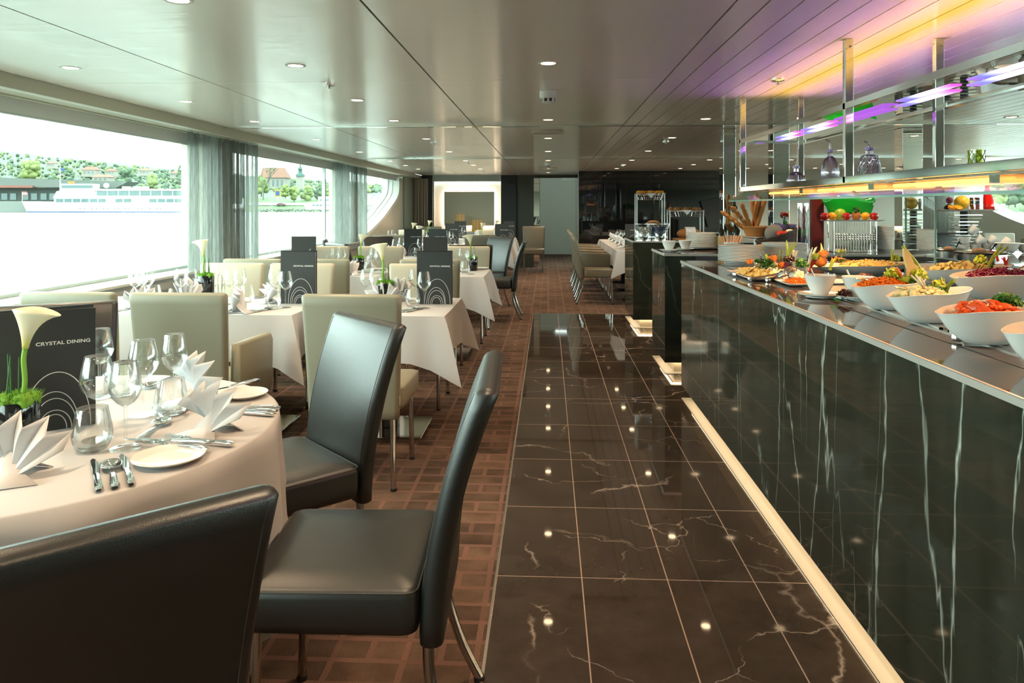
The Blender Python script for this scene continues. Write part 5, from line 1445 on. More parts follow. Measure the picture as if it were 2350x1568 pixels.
def heap(kind, lx, ly, h, n, mt, name, seed=0, size=1.0):
    rnd = random.Random(seed); m = MB()
    if kind != 'fleck': m.grid([[(lx*.93*q*math.cos(2*math.pi*j/20), ly*.93*q*math.sin(2*math.pi*j/20), h*.75*(1-q*q)) for j in range(20)] for q in (1,.75,.5,.25,.02)], closed=True)
    for i in range(n):
        a = rnd.uniform(0, 6.28); q = math.sqrt(rnd.random())*.92; x, y = lx*q*math.cos(a), ly*q*math.sin(a); z = h*.75*(1-q*q) + rnd.uniform(0,.006)
        if kind == 'shred':
            l = .009*size; a2 = rnd.uniform(0,6.28); c, s = math.cos(a2), math.sin(a2)
            m.tube([(x-c*l,y-s*l,z),(x+rnd.uniform(-.3,.3)*l,y+rnd.uniform(-.3,.3)*l,z+.006*size),(x+c*l,y+s*l,z+rnd.uniform(-.002,.004))], .0017*size, 4)
        elif kind == 'chunk':
            m.ball((x,y,z), .008*size*rnd.uniform(.7,1.3), 6, 4, (1,rnd.uniform(.5,1),.7), .3, rnd)
        elif kind in ('leaf', 'fleck'):
            z += .004 if kind == 'fleck' else 0
            l = .014*size; u = Vector((rnd.uniform(-1,1),rnd.uniform(-1,1),rnd.uniform(-.2,1))).normalized()*l; v = u.orthogonal().normalized()*l*.7; p = Vector((x,y,z))
            m.add([p-v*.6, p+u*.5-v, p+u*1.1+v*.1, p+u*.5+v*1.1+Vector((0,0,l*.4)), p+v*.6], [(0,1,2),(0,2,3),(0,3,4)])
        elif kind == 'slice':
            l = .016*size; u = Vector((rnd.uniform(-1,1),rnd.uniform(-1,1),rnd.uniform(-.3,.5))).normalized(); v = u.orthogonal().normalized(); w = u.cross(v); p = Vector((x,y,z+.004))
            m.loft([[p + l*(math.cos(t_*.7854)*u+math.sin(t_*.7854)*v) + w*k for t_ in range(8)] for k in (0,.0025)])
    o = m.build(name, mt, angle=50); return o
def sprig(r, mt, name, seed=0, n=120, flat=.8, size=.011, parent=None):
    n = int(n*2.2); size *= .62; rnd = random.Random(seed); m = MB()
    for i in range(n):
        a = rnd.uniform(0,6.28); e = math.acos(rnd.uniform(-.2,1)); k = r*rnd.uniform(.45,1)
        p = Vector((k*math.sin(e)*math.cos(a), k*math.sin(e)*math.sin(a), k*math.cos(e)*flat + r*.15))
        u = Vector((rnd.uniform(-1,1),rnd.uniform(-1,1),rnd.uniform(-1,1))).normalized()*size; v = u.orthogonal().normalized()*size
        m.add([p-u*.5, p+v*.5, p+u*.6+v*.2, p+u*.2-v*.6], [(0,1,2),(0,2,3)])
    m.ball((0,0,r*.4), r*.55, 7, 5, jit=.2, rnd=rnd)
    return m.build(name, mt, parent, angle=180)
def put(o, x, y, z, lab, cat, rz=0, rot=None, group=None, kind=None):
    o.location = (x, y, z); o.rotation_euler = rot or (0,0,rz); return tag(o, lab, cat, group, kind)
def place_bowl(u0, u1, vb, lab, h=.095, rise=.35, ly=.62, rz=0, z=ZC+.005):
    """bowl whose outline spans u0..u1 and touches the counter at row vb"""
    c = at_z((u0+u1)/2, vb, z); D = -ST*c.x + CT*c.y
    lx = (u1-u0)/2/FPX*D*1.04
    o = boat_bowl(lx, lx*ly, h, rise).build('salad_bowl', porcelain, angle=60)
    put(o, c.x, c.y + lx*ly*.35, z, lab, 'bowl', rz); return o, lx, lx*ly, h
def food(o, b, kind, n, mt, name, lab, cat='salad', dz=.78, s=1.0, sx=.82, seed=1, hh=.042, dx=0):
    _, lx, ly, h = b
    q = heap(kind, lx*sx*.86, ly*sx, hh, n, mt, name, seed, s)
    bx, by, bz = b[0].location
    return put(q, bx+dx, by, bz + h*dz, lab, cat, kind='stuff')
bA = place_bowl(1968, 2126, 712, 'white oval bowl of grated carrot, left one of the front row of bowls')
food(None, bA, 'shred', 330, M_or, 'carrot_salad', 'grated orange carrot salad with chopped herbs in the left front bowl', dx=-.02)
bB = place_bowl(2052, 2232, 742, 'white oval bowl of cauliflower salad, middle of the front row of bowls')
food(None, bB, 'chunk', 110, M_cream, 'cauliflower_salad', 'pale cauliflower salad with chopped herbs in the middle front bowl', dx=-.02, s=1.3)
bC = place_bowl(2172, 2392, 792, 'white oval bowl of tomato salad with large tongs, front row at the right edge')
food(None, bC, 'chunk', 50, M_tom, 'tomato_salad', 'soft red tomato pieces under the wedges in the right front bowl', s=1.2)
for _b, _l in ((bA,'green herb flecks sprinkled over the grated carrot'),(bB,'green herb flecks sprinkled over the cauliflower')): food(None, _b, 'fleck', 45, M_par, 'chopped_herbs', _l, 'herbs', s=.35, sx=.7, seed=9, dx=-.02)
bD = place_bowl(2330, 2560, 850, 'white bowl cut off by the right edge of the photo, nearest of all')
bE = place_bowl(2122, 2328, 657, 'white oval bowl of potato salad in the rear row by the pink flower', h=.085)
food(None, bE, 'slice', 90, M_pot, 'potato_salad', 'yellow potato salad with herbs in the rear bowl', s=.9)
food(None, bE, 'fleck', 45, M_par, 'chopped_herbs', 'green herb flecks sprinkled over the potato salad', 'herbs', s=.35, sx=.7, seed=10)
bF = place_bowl(2205, 2420, 694, 'white oval bowl of red cabbage in the rear row at the right edge', h=.11)
food(None, bF, 'shred', 260, M_cab, 'cabbage_salad', 'dark red cabbage salad in the rear bowl at the right edge', s=1.5)
bG = place_bowl(1872, 2096, 632, 'wide shallow white dish with a swept rim behind the two cone shaped cups', h=.055, rise=.5, ly=.5)
food(None, bG, 'chunk', 120, M_pot, 'corn_salad', 'yellow green corn and bean salad in the wide shallow dish', s=.8, dz=.8, dx=.06)
bH = place_bowl(2095, 2210, 640, 'white bowl partly hidden behind the carved melon', h=.07)
def mk_lettuce(): return sprig(.062, M_lol, 'curly_lettuce', 5, 420, .75, .017)
c = at_z(2000, 668, ZC+.005); put(mk_lettuce(), c.x, c.y+.06, ZC+.02, 'dark red curly lettuce behind the right cone shaped cup', 'lettuce')
c = at_z(1945, 690, ZC+.005); put(sprig(.028, M_lol, 'lettuce_leaf', 6, 120, .8, .012), c.x, c.y+.03, ZC+.02, 'small dark lettuce tuft between the two cone shaped cups', 'lettuce')
# tomato wedges
def mk_wedge():
    m = MB(); rows = []
    for i in range(7):
        a = math.pi*i/6 ; rows.append([(.026*math.cos(a), .013*math.sin(a)*s*.9, .016*math.sin(a)*(1-s*s)) for s in (-1,-.5,0,.5,1)])
    m.grid(rows); m.poly([r[0] for r in rows]); return tag(m.build('tomato_wedge', M_tom, solid=.002), 'x', 'tomato')
K_wed = Kind(mk_wedge); rnd = random.Random(4); _, lx, ly, h = bC; bx, by, bz = bC[0].location
for i in range(13):
    a = i*2.4; q = .2+.55*((i*7)%13)/13
    K_wed.put((bx + lx*q*math.cos(a)*.8, by + ly*q*math.sin(a)*.85, bz+h*.84+.024*(1-q)), 0, '%s glossy tomato wedge from the left in the right front bowl' % ORD[sorted(range(13), key=lambda j: (.2+.55*((j*7)%13)/13)*math.cos(j*2.4)).index(i)], 'tomato wedges', rot=(rnd.uniform(-.5,.5), rnd.uniform(-.4,.4), rnd.uniform(0,6)))
for k, (dx, dy) in enumerate(((-.03,-.01),(.02,.02))):
    o = MB().lathe([(.022,0),(.024,.003),(.022,.006),(.020,.003),(.022,0)], 24).build('onion_ring', M_wht)
    put(o, bx+dx, by+dy, bz+h*.93+.014, ('left' if k == 0 else 'right') + ' white onion ring lying on the tomato wedges', 'onion', rot=(.2,-.2,0))
# ---- garnishes
def at_bowl(b, fx, fy, dz=.85):
    o, lx, ly, h = b; return (o.location.x + lx*fx, o.location.y + ly*fy, o.location.z + h*dz)
K_par = Kind(lambda: tag(sprig(.024, M_par, 'parsley_sprig', 2, 170), 'x', 'parsley'))
for (b, fx, fy, dz, s, l) in ((bA,.30,.1,.95,1.0,'left parsley sprig beside the radish in the carrot bowl'),(bA,.62,-.15,1.0,.95,'right parsley sprig in the carrot bowl'),(bB,.20,-.1,.95,1.1,'parsley sprig in the cauliflower bowl'),
                              (bC,.42,.1,1.05,1.5,'large bright parsley sprig in the tomato bowl'),(bE,.45,-.1,.95,1.1,'parsley sprig below the pink flower in the potato bowl'),(bE,.60,.2,1.1,1.0,'upper parsley sprig behind the pink flower in the potato bowl')):
    K_par.put(at_bowl(b,fx,fy,dz), 0, l, 'parsley sprigs', scale=s)
def celery_leaf(seed, r=.03, n=90): return sprig(r, M_cel, 'celery_leaf', seed, n, 1.1, .016)
for (b, fx, fy, dz, rr, l) in ((bA,.20,.35,1.15,.030,'yellow celery leaves standing left of the carved melon'),(bA,.85,.1,1.15,.032,'yellow celery leaves right of the carved melon'),(bB,.30,.2,1.1,.022,'yellow celery leaf in the cauliflower bowl'),(bG,.70,.1,1.4,.026,'yellow leaf tuft beside the upright spring onions'),(bF,-.2,.6,1.3,.025,'yellow blossom like leaf by the spring onions at the right edge')):
    put(celery_leaf(int(rr*1000)+int(fx*10), rr), *at_bowl(b,fx,fy,dz), l, 'celery')
def bundle(n, L_, mt, name, seed, spread=.25, r=.0028, lean=(0,0)):
    rnd = random.Random(seed); t = MB()
    for i in range(n):
        dx, dy = rnd.uniform(-1,1)*spread*L_ + lean[0]*L_, rnd.uniform(-1,1)*spread*L_ + lean[1]*L_
        t.tube([(rnd.uniform(-.008,.008), rnd.uniform(-.008,.008), 0), (dx*.4, dy*.4, L_*.5), (dx, dy, L_*rnd.uniform(.8,1))], [r, r, r*.6], 6)
    return t.build(name, mt)
put(bundle(6, .085, M_bean, 'spring_onion', 3, .10), *at_bowl(bG,.62,0,1.0), 'upright green spring onion bundle in the wide shallow dish', 'spring onion')
put(bundle(9, .11, M_bean, 'spring_onion', 4, .18, lean=(.7,0)), *at_bowl(bF,-.05,.7,1.0), 'long green spring onions leaning right at the right edge', 'spring onion')
put(bundle(9, .055, M_bean, 'green_beans', 8, .5, .004, lean=(.5,0)), *at_bowl(bB,.35,-.05,.9), 'pale green beans fanned at the right of the cauliflower bowl', 'beans')
put(bundle(5, .06, M_wht, 'carved_celery', 9, .6, .0035, lean=(-.3,0)), *at_bowl(bB,.0,.2,.95), 'curled white celery strips at the back of the cauliflower bowl', 'celery')
put(bundle(4, .055, M_or, 'carrot_strip', 10, .3, .0045, lean=(-.5,0)), *at_bowl(bA,.45,.1,1.0), 'orange carrot strips leaning left in front of the carved melon', 'carrot')
def curved_taper(pts, rad, mt, name, parent=None, flat=None):
    return MB().tube(catmull(pts, 5), [rad*(1-.92*(i/(len(catmull(pts,5))-1))) for i in range(len(catmull(pts,5)))], 8, flat=flat).build(name, mt, parent)
# carved melon wing
t = thing('carved_melon', 'tall carved melon wing with green rind pointing up over the carrot bowl', 'melon', at_bowl(bA,.60,.15,.75), R(10))
m = MB(); out = [(-.012,0),(.035,0),(.050,.03),(.040,.038),(.047,.055),(.034,.062),(.038,.080),(.022,.088),(.008,.118),(-.022,.150),(-.018,.110),(-.006,.07),(-.008,.03)]
m.prism([(x,-.005,z) for x,z in out], (0,.012,0)); m.build('flesh', M_melon, t, smooth=False, bevel=.002)
MB().tube(catmull([(.040,.001,.0),(.050,.001,.05),(.034,.001,.09),(-.002,.001,.13),(-.022,.001,.152)],5), .0055, 6).build('rind', M_rind, t)
# radish flower
def mk_flower(c1, c2, r, name, cat='garnish', petals=9, up=.6):
    t = thing(name, 'x', cat); m = MB()
    for i in range(petals):
        a = 2*math.pi*i/petals; d = Vector((math.cos(a), math.sin(a), 0)); s = Vector((-d.y, d.x, 0))
        m.add([d*r*.2+s*r*.12, d*r*.2-s*r*.12, d*r*.8-s*r*.28+Vector((0,0,r*up*.7)), d*r*1.05+Vector((0,0,r*up)), d*r*.8+s*r*.28+Vector((0,0,r*up*.7))], [(0,1,2,3,4)])
    m.build('petals', c1, t, smooth=False, solid=.0015)
    MB().ball((0,0,r*.35), r*.42, 10, 7, jit=.08).build('heart', c2, t); return t
def flw(pos, c1, c2, r, name, lab, rot=(-.9,0,0), cat='garnish', petals=9, up=.6):
    t = mk_flower(c1, c2, r*1.2, name, cat, petals, up); t.location = pos; t.rotation_euler = rot; tag(t, lab); return t
flw(at_bowl(bA,.42,-.25,1.0), M_rind, M_red, .020, 'carved_radish', 'carved red and green radish flower in the carrot bowl')
flw(at_bowl(bE,.38,0,1.15), M_pink, M_pink, .028, 'onion_flower', 'pink carved onion flower in the rear potato bowl', petals=11)
t = curved_taper([(0,0,0),(-.01,0,.035),(-.03,0,.045),(-.05,0,.040)], .007, M_red, 'chili_pepper'); put(t, *at_bowl(bE,.80,.2,1.3), 'curved red chili pepper right of the pink flower', 'pepper')
t = bundle(4, .04, M_red, 'pepper_strip', 14, .8, .0035, (.3,0)); put(t, *at_bowl(bE,.92,.1,1.1), 'red pepper strips beside the spring onions at the right edge', 'pepper')
# ---- cone shaped cups on saucers
def mk_cup():
    return tag(MB().lathe([(0,0),(.026,0),(.030,.003),(.050,.046),(.061,.080),(.0625,.083),(.0595,.083),(.048,.046),(.027,.008),(0,.007)], 36).build('cone_cup', porcelain, angle=50), 'x', 'bowl')
def mk_saucer(): return tag(MB().lathe([(0,.003),(.05,.003),(.052,0),(.056,0),(.058,.004),(.085,.012),(.086,.0145),(.058,.008),(0,.006)], 36).build('saucer', porcelain, angle=50), 'x', 'saucer')
K_cc, K_sc = Kind(mk_cup), Kind(mk_saucer)
for (u, v, s, l) in ((1886, 683, 1.0, 'left of the two large cone cups in front'), (1975, 688, 1.0, 'right of the two large cone cups in front'), (1536, 577, .95, 'left small cone cup on the cross counter'), (1573, 574, .9, 'cone cup just behind the plates on the silver tray')):
    c = at_z(u, v, ZC+.004); K_sc.put((c.x, c.y+.02, ZC+.0045), 0, 'white saucer under the ' + l, 'saucers', scale=s)
    K_cc.put((c.x, c.y+.02, ZC+.0105), 0, 'white cone shaped dressing cup, the ' + l, 'cone cups', scale=s)
def mk_ladle():
    t = thing('dressing_spoon', 'x', 'spoon')
    MB().tube([(0,0,0),(-.02,0,.045),(-.035,0,.075)], [.0022,.0028,.004], 8).build('handle', chrome, t); MB().ball((.003,0,-.003), .012, 10, 6, (1,1,.5)).build('bowl', chrome, t); return t
K_ld = Kind(mk_ladle)
for (u, v, l) in ((1886, 655, 'spoon standing in the left large cone cup'), (1970, 658, 'spoon standing in the right large cone cup'), (1534, 560, 'spoon in the left small cone cup')):
    c = at_z(u, v, ZC+.05); K_ld.put((c.x, c.y+.03, ZC+.04), 0, l)
# ---- tongs
def mk_tongs():
    t = thing('serving_tongs', 'x', 'tongs'); L_ = .20
    m = MB(); m.tube([(0,-.011,.010),(-.006,0,.010),(0,.011,.010)], .007, 8, flat=1.6); m.build('hinge', brushed, t)
    for s in (-1, 1):
        MB().tube(catmull([(0,s*.010,.012),(L_*.5,s*.014,.030),(L_*.80,s*.022,.045)],4), .0050, 8, flat=.6).build('arm', steel, t)
        b = MB(); rows = []
        for i in range(7):
            q = i/6; w = .020*math.sin(math.pi*(.12+.80*q)); rows.append([(L_*.80+.055*q, s*.026+yy*w*.35, .047+.010*q+yy*w) for yy in (-1,-.4,.4,1)])
        b.grid(rows); b.build('paddle', steel, t, solid=.0016)
    return t
K_tg = Kind(mk_tongs)
def tongs(u, v, u2, v2, lab, z=ZC+.004, s=1.0):
    a = at_z(u, v, z); b = at_z(u2, v2, z+.045); K_tg.put((a.x, a.y, z), math.atan2(b.y-a.y, b.x-a.x), lab, 'serving tongs', scale=s)
tongs(2198, 783, 2298, 718, 'large steel tongs resting over the tomato bowl', s=.95)
tongs(1686, 634, 1742, 612, 'steel serving tongs nearest the stack of plates, left one')
tongs(1722, 645, 1795, 625, 'steel serving tongs in front of the fruit platter, middle one')
tongs(1764, 646, 1845, 642, 'steel serving tongs lying left of the cone cups, right one')
for (b, l, dx) in ((bA,'spoon handle lying over the left rim of the carrot bowl',-.75),(bB,'spoon handle lying over the left rim of the cauliflower bowl',-.7),(bG,'long spoon handle leaning on the wide shallow dish',-.5)):
    t = thing('serving_spoon', l, 'spoon', at_bowl(b,dx,0,1.02), 0)
    MB().tube([(-.015,0,.012),(.03,0,.006),(.085,.004,-.018)], [.007,.006,.004], 8, flat=.4).build('handle', chrome, t); MB().ball((.10,.004,-.020), .016, 10, 6, (1.3,1,.4)).build('bowl', chrome, t)
for (b, l, dx) in ((bE,'steel ladle hook rising from the potato bowl',.20),(bF,'steel ladle hook rising from the red cabbage',.10)):
    t = thing('salad_tongs', l, 'tongs', at_bowl(b,dx,-.2,.95), 0)
    MB().lathe([(.012,0),(.013,.022),(.010,.022),(.009,0)], 16).build('cuff', chrome, t); MB().tube([(.010,0,.012),(.04,0,.025),(.065,0,.038)], [.005,.006,.010], 8, flat=.5).build('arm', chrome, t)
# ---- cheese and fruit platters left of the cups
def platter(u, v, w, d, lab, z=ZC+.004):
    c = at_z(u, v, z); m = MB()
    m.loft([[(px,py,zz) for px,py in rrect(0,0,w-g,d-g,.02,3)] for (zz,g) in ((0,.018),(.003,.010),(.010,0),(.012,.001),(.006,.014))]); o = m.build('platter', porcelain, angle=50)
    return put(o, c.x, c.y, z, lab, 'platter')
PL1 = platter(1735, 634, .10, .24, 'white oblong platter of sliced cheese under the left tongs')
PL2 = platter(1795, 634, .11, .26, 'white oblong platter under the carved vegetables in the middle')
PL3 = platter(1830, 652, .08, .11, 'white rectangular plate with shredded salad left of the cone cups')
PL4 = platter(1912, 650, .07, .10, 'small plate behind the left cone cup')
pl = PL1.location; put(heap('slice', .08, .21, .02, 60, M_pot, 'cheese_slices', 2, 1.0), pl.x, pl.y, pl.z+.008, 'layered yellow cheese slices on the left platter', 'cheese', kind='stuff')
pl = PL2.location; put(heap('slice', .09, .24, .025, 80, M_wht, 'feta_slices', 5, 1.1), pl.x, pl.y, pl.z+.008, 'pale soft cheese slices on the middle platter', 'cheese', kind='stuff')
pl = PL3.location; put(heap('shred', .06, .09, .015, 120, M_or, 'shredded_salad', 6, 1.0), pl.x, pl.y, pl.z+.008, 'orange shredded salad on the plate left of the cone cups', 'salad', kind='stuff')
def gpos(u, v, y): return at_y(u, v, y)
yg = 3.95
def garn(u, v, o, lab, cat, y=yg, rot=None):
    p = at_y(u, v, y); o.location = p; o.scale = (1.3,)*3; o.rotation_euler = rot or (0,0,0); return tag(o, lab, cat)
for (u, v, o, lab, cat) in (
    (1763, 612, sprig(.034, M_par, 'broccoli', 21, 200, .9, .012), 'dark green broccoli left of the carrot flower', 'broccoli'),
    (1838, 612, sprig(.036, M_par, 'herb_tuft', 22, 200, .6, .010), 'dark green herb tuft right of the purple carved onion', 'herbs'),
    (1812, 600, sprig(.026, M_lol, 'radicchio', 23, 120, .9, .011), 'dark radicchio leaves behind the purple carved onion', 'radicchio'),
    (1740, 603, sprig(.016, M_par, 'herb_tuft', 24, 80, .9, .009), 'small green tuft next to the orange peel flower on the left', 'herbs'),
    (1858, 640, sprig(.018, M_par, 'herb_tuft', 25, 80, .9, .009), 'green tuft under the large orange carved pepper', 'herbs')):
    garn(u, v, o, lab, cat)
for (u, v, c1, c2, r, nm, lab) in ((1775,600,M_or,M_pink,.024,'carrot_flower','orange carved carrot flower with a pink heart, left arrangement'), (1778,612,M_cream,M_bean,.018,'squash_flower','yellow carved squash flower below the carrot flower'),
        (1722,604,M_or,M_or,.016,'orange_peel_flower','small orange flower at the far left of the cheese platter'), (1874,594,M_bean,M_cream,.022,'leek_flower','green frilled leek flower in the middle arrangement'),
        (1888,608,M_or,M_or,.028,'carved_pepper','large orange carved pepper in the middle arrangement'), (1892,590,M_or,M_cream,.026,'carrot_brush','orange frayed carrot brush at the top of the middle arrangement'),
        (1806,616,M_cab,M_pink,.022,'carved_onion','purple carved red onion with pointed petals'), (1795,612,M_or,M_or,.018,'carrot_flower','plain orange carved flower in front of the radicchio')):
    flw(at_y(u, v, yg-.02), c1, c2, r, nm, lab, rot=(-1.0,0,0), petals=10, up=.8)
for (u, v, L_, mt, nm, sd, sp, ln, lab, cat) in (
    (1808, 598, .085, M_cel, 'fennel_frond', 31, .25, (.1,0), 'light green fennel frond rising in front of the second stack of plates', 'fennel'),
    (1853, 622, .10, M_wht, 'carved_leek', 32, .12, (.25,0), 'white carved leek splayed at its top, left of the frilled leek flower', 'leek'),
    (1858, 624, .05, M_red, 'pepper_strip', 33, .12, (.4,0), 'bright red pepper strip in front of the white leek', 'pepper'),
    (1790, 598, .045, M_bean, 'leaf_spear', 34, .1, (.05,0), 'green yellow leaf spear behind the carrot flower', 'leaf'),
    (1763, 602, .035, M_cel, 'leaf_spear', 35, .1, (-.3,0), 'yellow leaf spear left of the carrot flower', 'leaf'),
    (1820, 612, .07, M_wht, 'endive_leaf', 36, .15, (.1,0), 'pale endive leaf with a dark rim beside the fennel', 'endive'),
    (1905, 620, .05, M_cel, 'lemon_spear', 37, .2, (.3,0), 'yellow spear shaped slices at the right of the middle arrangement', 'leaf')):
    garn(u, v, bundle(6, L_, mt, nm, sd, sp, .0035, ln), lab, cat)
o = curved_taper([(0,0,0),(.004,0,.03),(0,0,.06)], .012, M_melon, 'carved_peak'); garn(1884, 592, o, 'pale orange pointed carving above the middle arrangement', 'garnish')
t = thing('melon_basket', 'green striped half melon on a swirl of orange peel, right arrangement', 'melon', at_y(1930, 582, 4.3)); 
MB().lathe([(.0,.0),(.020,.003),(.028,.014),(.027,.022),(0,.020)], 16).build('melon_half', M_rind, t)
m = MB()
for i in range(8): a = i*math.pi/4; m.obox((.026*math.cos(a), .026*math.sin(a), .018), (.003*math.cos(a),.003*math.sin(a),0), (-.002*math.sin(a),.002*math.cos(a),0), (0,0,.009))
m.build('notched_rim', M_cream, t, smooth=False)
m = MB(); m.tube([(.03*math.cos(a*.6), .02*math.sin(a*.6), -.004-.003*a) for a in range(12)], .006, 6, flat=.4); m.build('peel_swirl', M_ham, t)
MB().tube([(.0,0,-.002),(.002,0,-.04),(.0,0,-.085)], .006, 6).build('stem', M_bean, t)
garn(1935, 612, bundle(7, .04, M_cel, 'lemon_slice', 41, .6, .004), 'yellow pointed slices at the foot of the green half melon', 'garnish', 4.3)
garn(1915, 605, bundle(5, .03, M_or, 'carrot_star', 42, .7, .004), 'orange star cut slices left of the half melon stem', 'carrot', 4.3)
c = at_z(1930, 612, ZC+.004); put(heap('slice', .09, .08, .02, 60, M_or, 'smoked_fish', 9, 1.0), c.x+.05, c.y+.05, ZC+.005, 'orange sliced food around the foot of the half melon', 'salad', kind='stuff')

# ================================================================ DECANTERS ON THE LOWER TIER
def decanter(u, y_, R_, hb, ht, lab, lattice=False):
    p = at_y(u, 420, y_); x = 1.43; D = 0
    # keep the depth that puts x=1.43 under column u
    d = ray(u, 475); y = x/d.x*d.y
    t = thing('glass_decanter', lab, 'decanter', (x, y, 1.4385))
    if lattice: pf = [(0,0),(R_,.001),(R_*1.0,.006),(R_*.80,hb*.65),(R_*.62,hb*.95),(R_*.30,hb),(R_*.28,hb+.018)]
    else: pf = [(0,0),(R_*.45,.001)] + [(R_*math.sin(math.pi*(.15+.78*i/9)), hb*(1-math.cos(math.pi*(.02+.93*i/9)))/2) for i in range(10)] + [(R_*.26,hb),(R_*.26,hb+.018)]
    MB().lathe(pf, 26).build('body', purple_glass, t)
    if lattice:
        m = MB()
        for k in range(14):
            for s in (-1, 1):
                m.tube([( (R_*(1-.38*q))*1.01*math.cos(2*math.pi*k/14+s*q*1.6), (R_*(1-.38*q))*1.01*math.sin(2*math.pi*k/14+s*q*1.6), .004+hb*.92*q) for q in (0,.25,.5,.75,1)], .0013, 4)
        m.build('lattice', chrome, t)
    else:
        m = MB()
        for k in range(8):
            m.tube([(R_*1.0*math.sin(math.pi*(.15+.78*i/6))*math.cos(k*math.pi/4), R_*1.0*math.sin(math.pi*(.15+.78*i/6))*math.sin(k*math.pi/4), hb*(1-math.cos(math.pi*(.02+.93*i/6)))/2) for i in range(7)], .0012, 4)
        m.build('rib', purple_glass, t)
    MB().lathe([(R_*.30,hb+.018),(R_*.36,hb+.02),(R_*.36,hb+.032),(0,hb+.032)], 16).build('collar', mat('frosted_stopper', (.55,.40,.72), .4) if 'frosted_stopper' not in MATS else MATS['frosted_stopper'], t)
    MB().tube([(0,0,hb+.03),(0,0,ht-.02),(-.006,0,ht-.008),(-.022,0,ht)], [.005,.004,.0035,.003], 8).build('spout', purple_glass, t)
decanter(1827, 4.1, .052, .085, .160, 'small round ribbed glass decanter on the lower tier, the leftmost one')
decanter(1905, 3.7, .044, .140, .225, 'tall egg shaped glass decanter with a bent spout on the lower tier')
decanter(1995, 3.3, .056, .115, .175, 'conical lattice cut glass decanter on the lower tier', True)
d = ray(2241, 475); y = 1.43/d.x*d.y
t = thing('green_glass_tumbler', 'small yellow green glass with net pattern on the lower tier at the right', 'glass', (1.43, y, 1.4385))
MB().lathe([(0,0),(.022,0),(.024,.04),(.025,.072)], 16).build('cup', thin_glass('lime_glass', (.62,.75,.10), (.3,.45,.02), .08, .7), t)
m = MB(); 
for k in range(7):
    for s in (-1,1): m.tube([(.025*math.cos(k*.9+s*q*2), .025*math.sin(k*.9+s*q*2), .07*q+.001) for q in (0,.33,.66,1)], .0018, 4)
m.build('net', M_cel, t)
MB().tube([(0,0,.004),(-.004,0,.055)], .005, 6).build('stick', M_bread, t)
# ================================================================ THINGS ON THE CROSS, FAR AND BACK COUNTERS
def on(u, v, dy=0): p = at_z(u, v, ZC+.001); return p.x, p.y+dy
# ---- baguette basket
x, y = on(1735, 582); y = 6.15; x = at_y(1735, 540, y).x
t = thing('footed_dish', 'white footed dish under the baguette basket', 'dish', (x, y, ZC+.001))
MB().lathe([(0,0),(.06,0),(.02,.02),(.018,.10),(.10,.112),(.125,.122),(.12,.124),(0,.115)], 28).build('dish', porcelain, t)
bz = ZC+.126
t = thing('bread_basket', 'woven bread basket holding the baguettes at the left end of the hanging shelf', 'basket', (x, y, bz))
m = MB()
for k in range(6): m.tube([((.075+.006*k)*math.cos(a*math.pi/12), (.075+.006*k)*math.sin(a*math.pi/12), .008+.014*k) for a in range(25)], .0085, 6)
m.lathe([(0,.002),(.075,.002),(.10,.08)], 20); m.build('weave', M_bread, t)
def mk_baguette():
    t = thing('baguette', 'x', 'bread'); n = 12
    pts = [(0,0,i*.034) for i in range(n)]; rad = [.010] + [.022+.002*math.sin(i*2) for i in range(1,n-1)] + [.009]
    MB().tube(pts, rad, 10).build('crust', M_bread, t)
    m = MB()
    for i in range(5): m.ball((0,-.017,.07+i*.06), .012, 8, 5, (.8,.6,1.6))
    m.build('score', mat('bread_crumb', (.62,.38,.15), .7) if 'bread_crumb' not in MATS else MATS['bread_crumb'], t); return t
K_bg = Kind(mk_baguette); nm = ['leftmost','second','third','fourth','fifth','sixth','seventh','eighth','rightmost']
for i in range(9):
    a = -.95 + i*.155 + (.02 if i % 2 else 0)
    K_bg.put((x + .05*math.sin(a)*1.0, y + .03*math.cos(i*2.1), bz+.03), 0, nm[i] + ' baguette of the fan in the woven basket', 'baguettes', rot=(.12*math.cos(i*1.7), a, i*.5), scale=.82 if i != 6 else .9)
# ---- sticks bowl, wine bottles, coloured baskets
def bottle(name, lab, u, y_, zb, h, r, mt, capm, rot=None, x=None):
    p = at_y(u, 500, y_); t = thing(name, lab, 'bottle', (p.x, y_, zb)); t.rotation_euler = rot or (0,0,0)
    MB().lathe([(0,0),(r,0),(r,h*.55),(r*.85,h*.63),(r*.35,h*.72),(r*.33,h*.95),(0,h*.95)], 18).build('body', mt, t)
    MB().lathe([(r*.37,h*.86),(r*.37,h),(0,h)], 14).build('capsule', capm, t)
    MB().lathe([(r*1.01,h*.15),(r*1.01,h*.45)], 18, a0=math.pi, a1=2*math.pi).build('label_paper', mat('bottle_label', (.35,.27,.12), .6) if 'bottle_label' not in MATS else MATS['bottle_label'], t)
bottle_dark = mat('bottle_dark', (.006,.010,.006), .08, 0, .7)
bottle('wine_bottle', 'dark wine bottle with a tan label left of the baguettes', 1655, 6.42, ZC+.001, .26, .034, bottle_dark, bottle_dark)
bottle('wine_bottle', 'dark wine bottle standing just behind the breadsticks', 1690, 6.40, ZC+.001, .27, .034, bottle_dark, bottle_dark)
bottle('champagne_bottle', 'tall bottle with pink foil rising above the baguettes', 1685, 6.40, ZC+.20, .27, .030, bottle_dark, M_ham)
bottle('wine_bottle', 'green necked bottle leaning in front of the bread and the wicker basket', 1824, 6.05, ZC+.05, .22, .026, bottle_dark, M_par, (0,-.35,0))
bottle('oil_bottle', 'squat dark bottle behind the glass, left of the purple bowl', 1800, 6.44, ZC+.001, .29, .032, bottle_dark, bottle_dark)
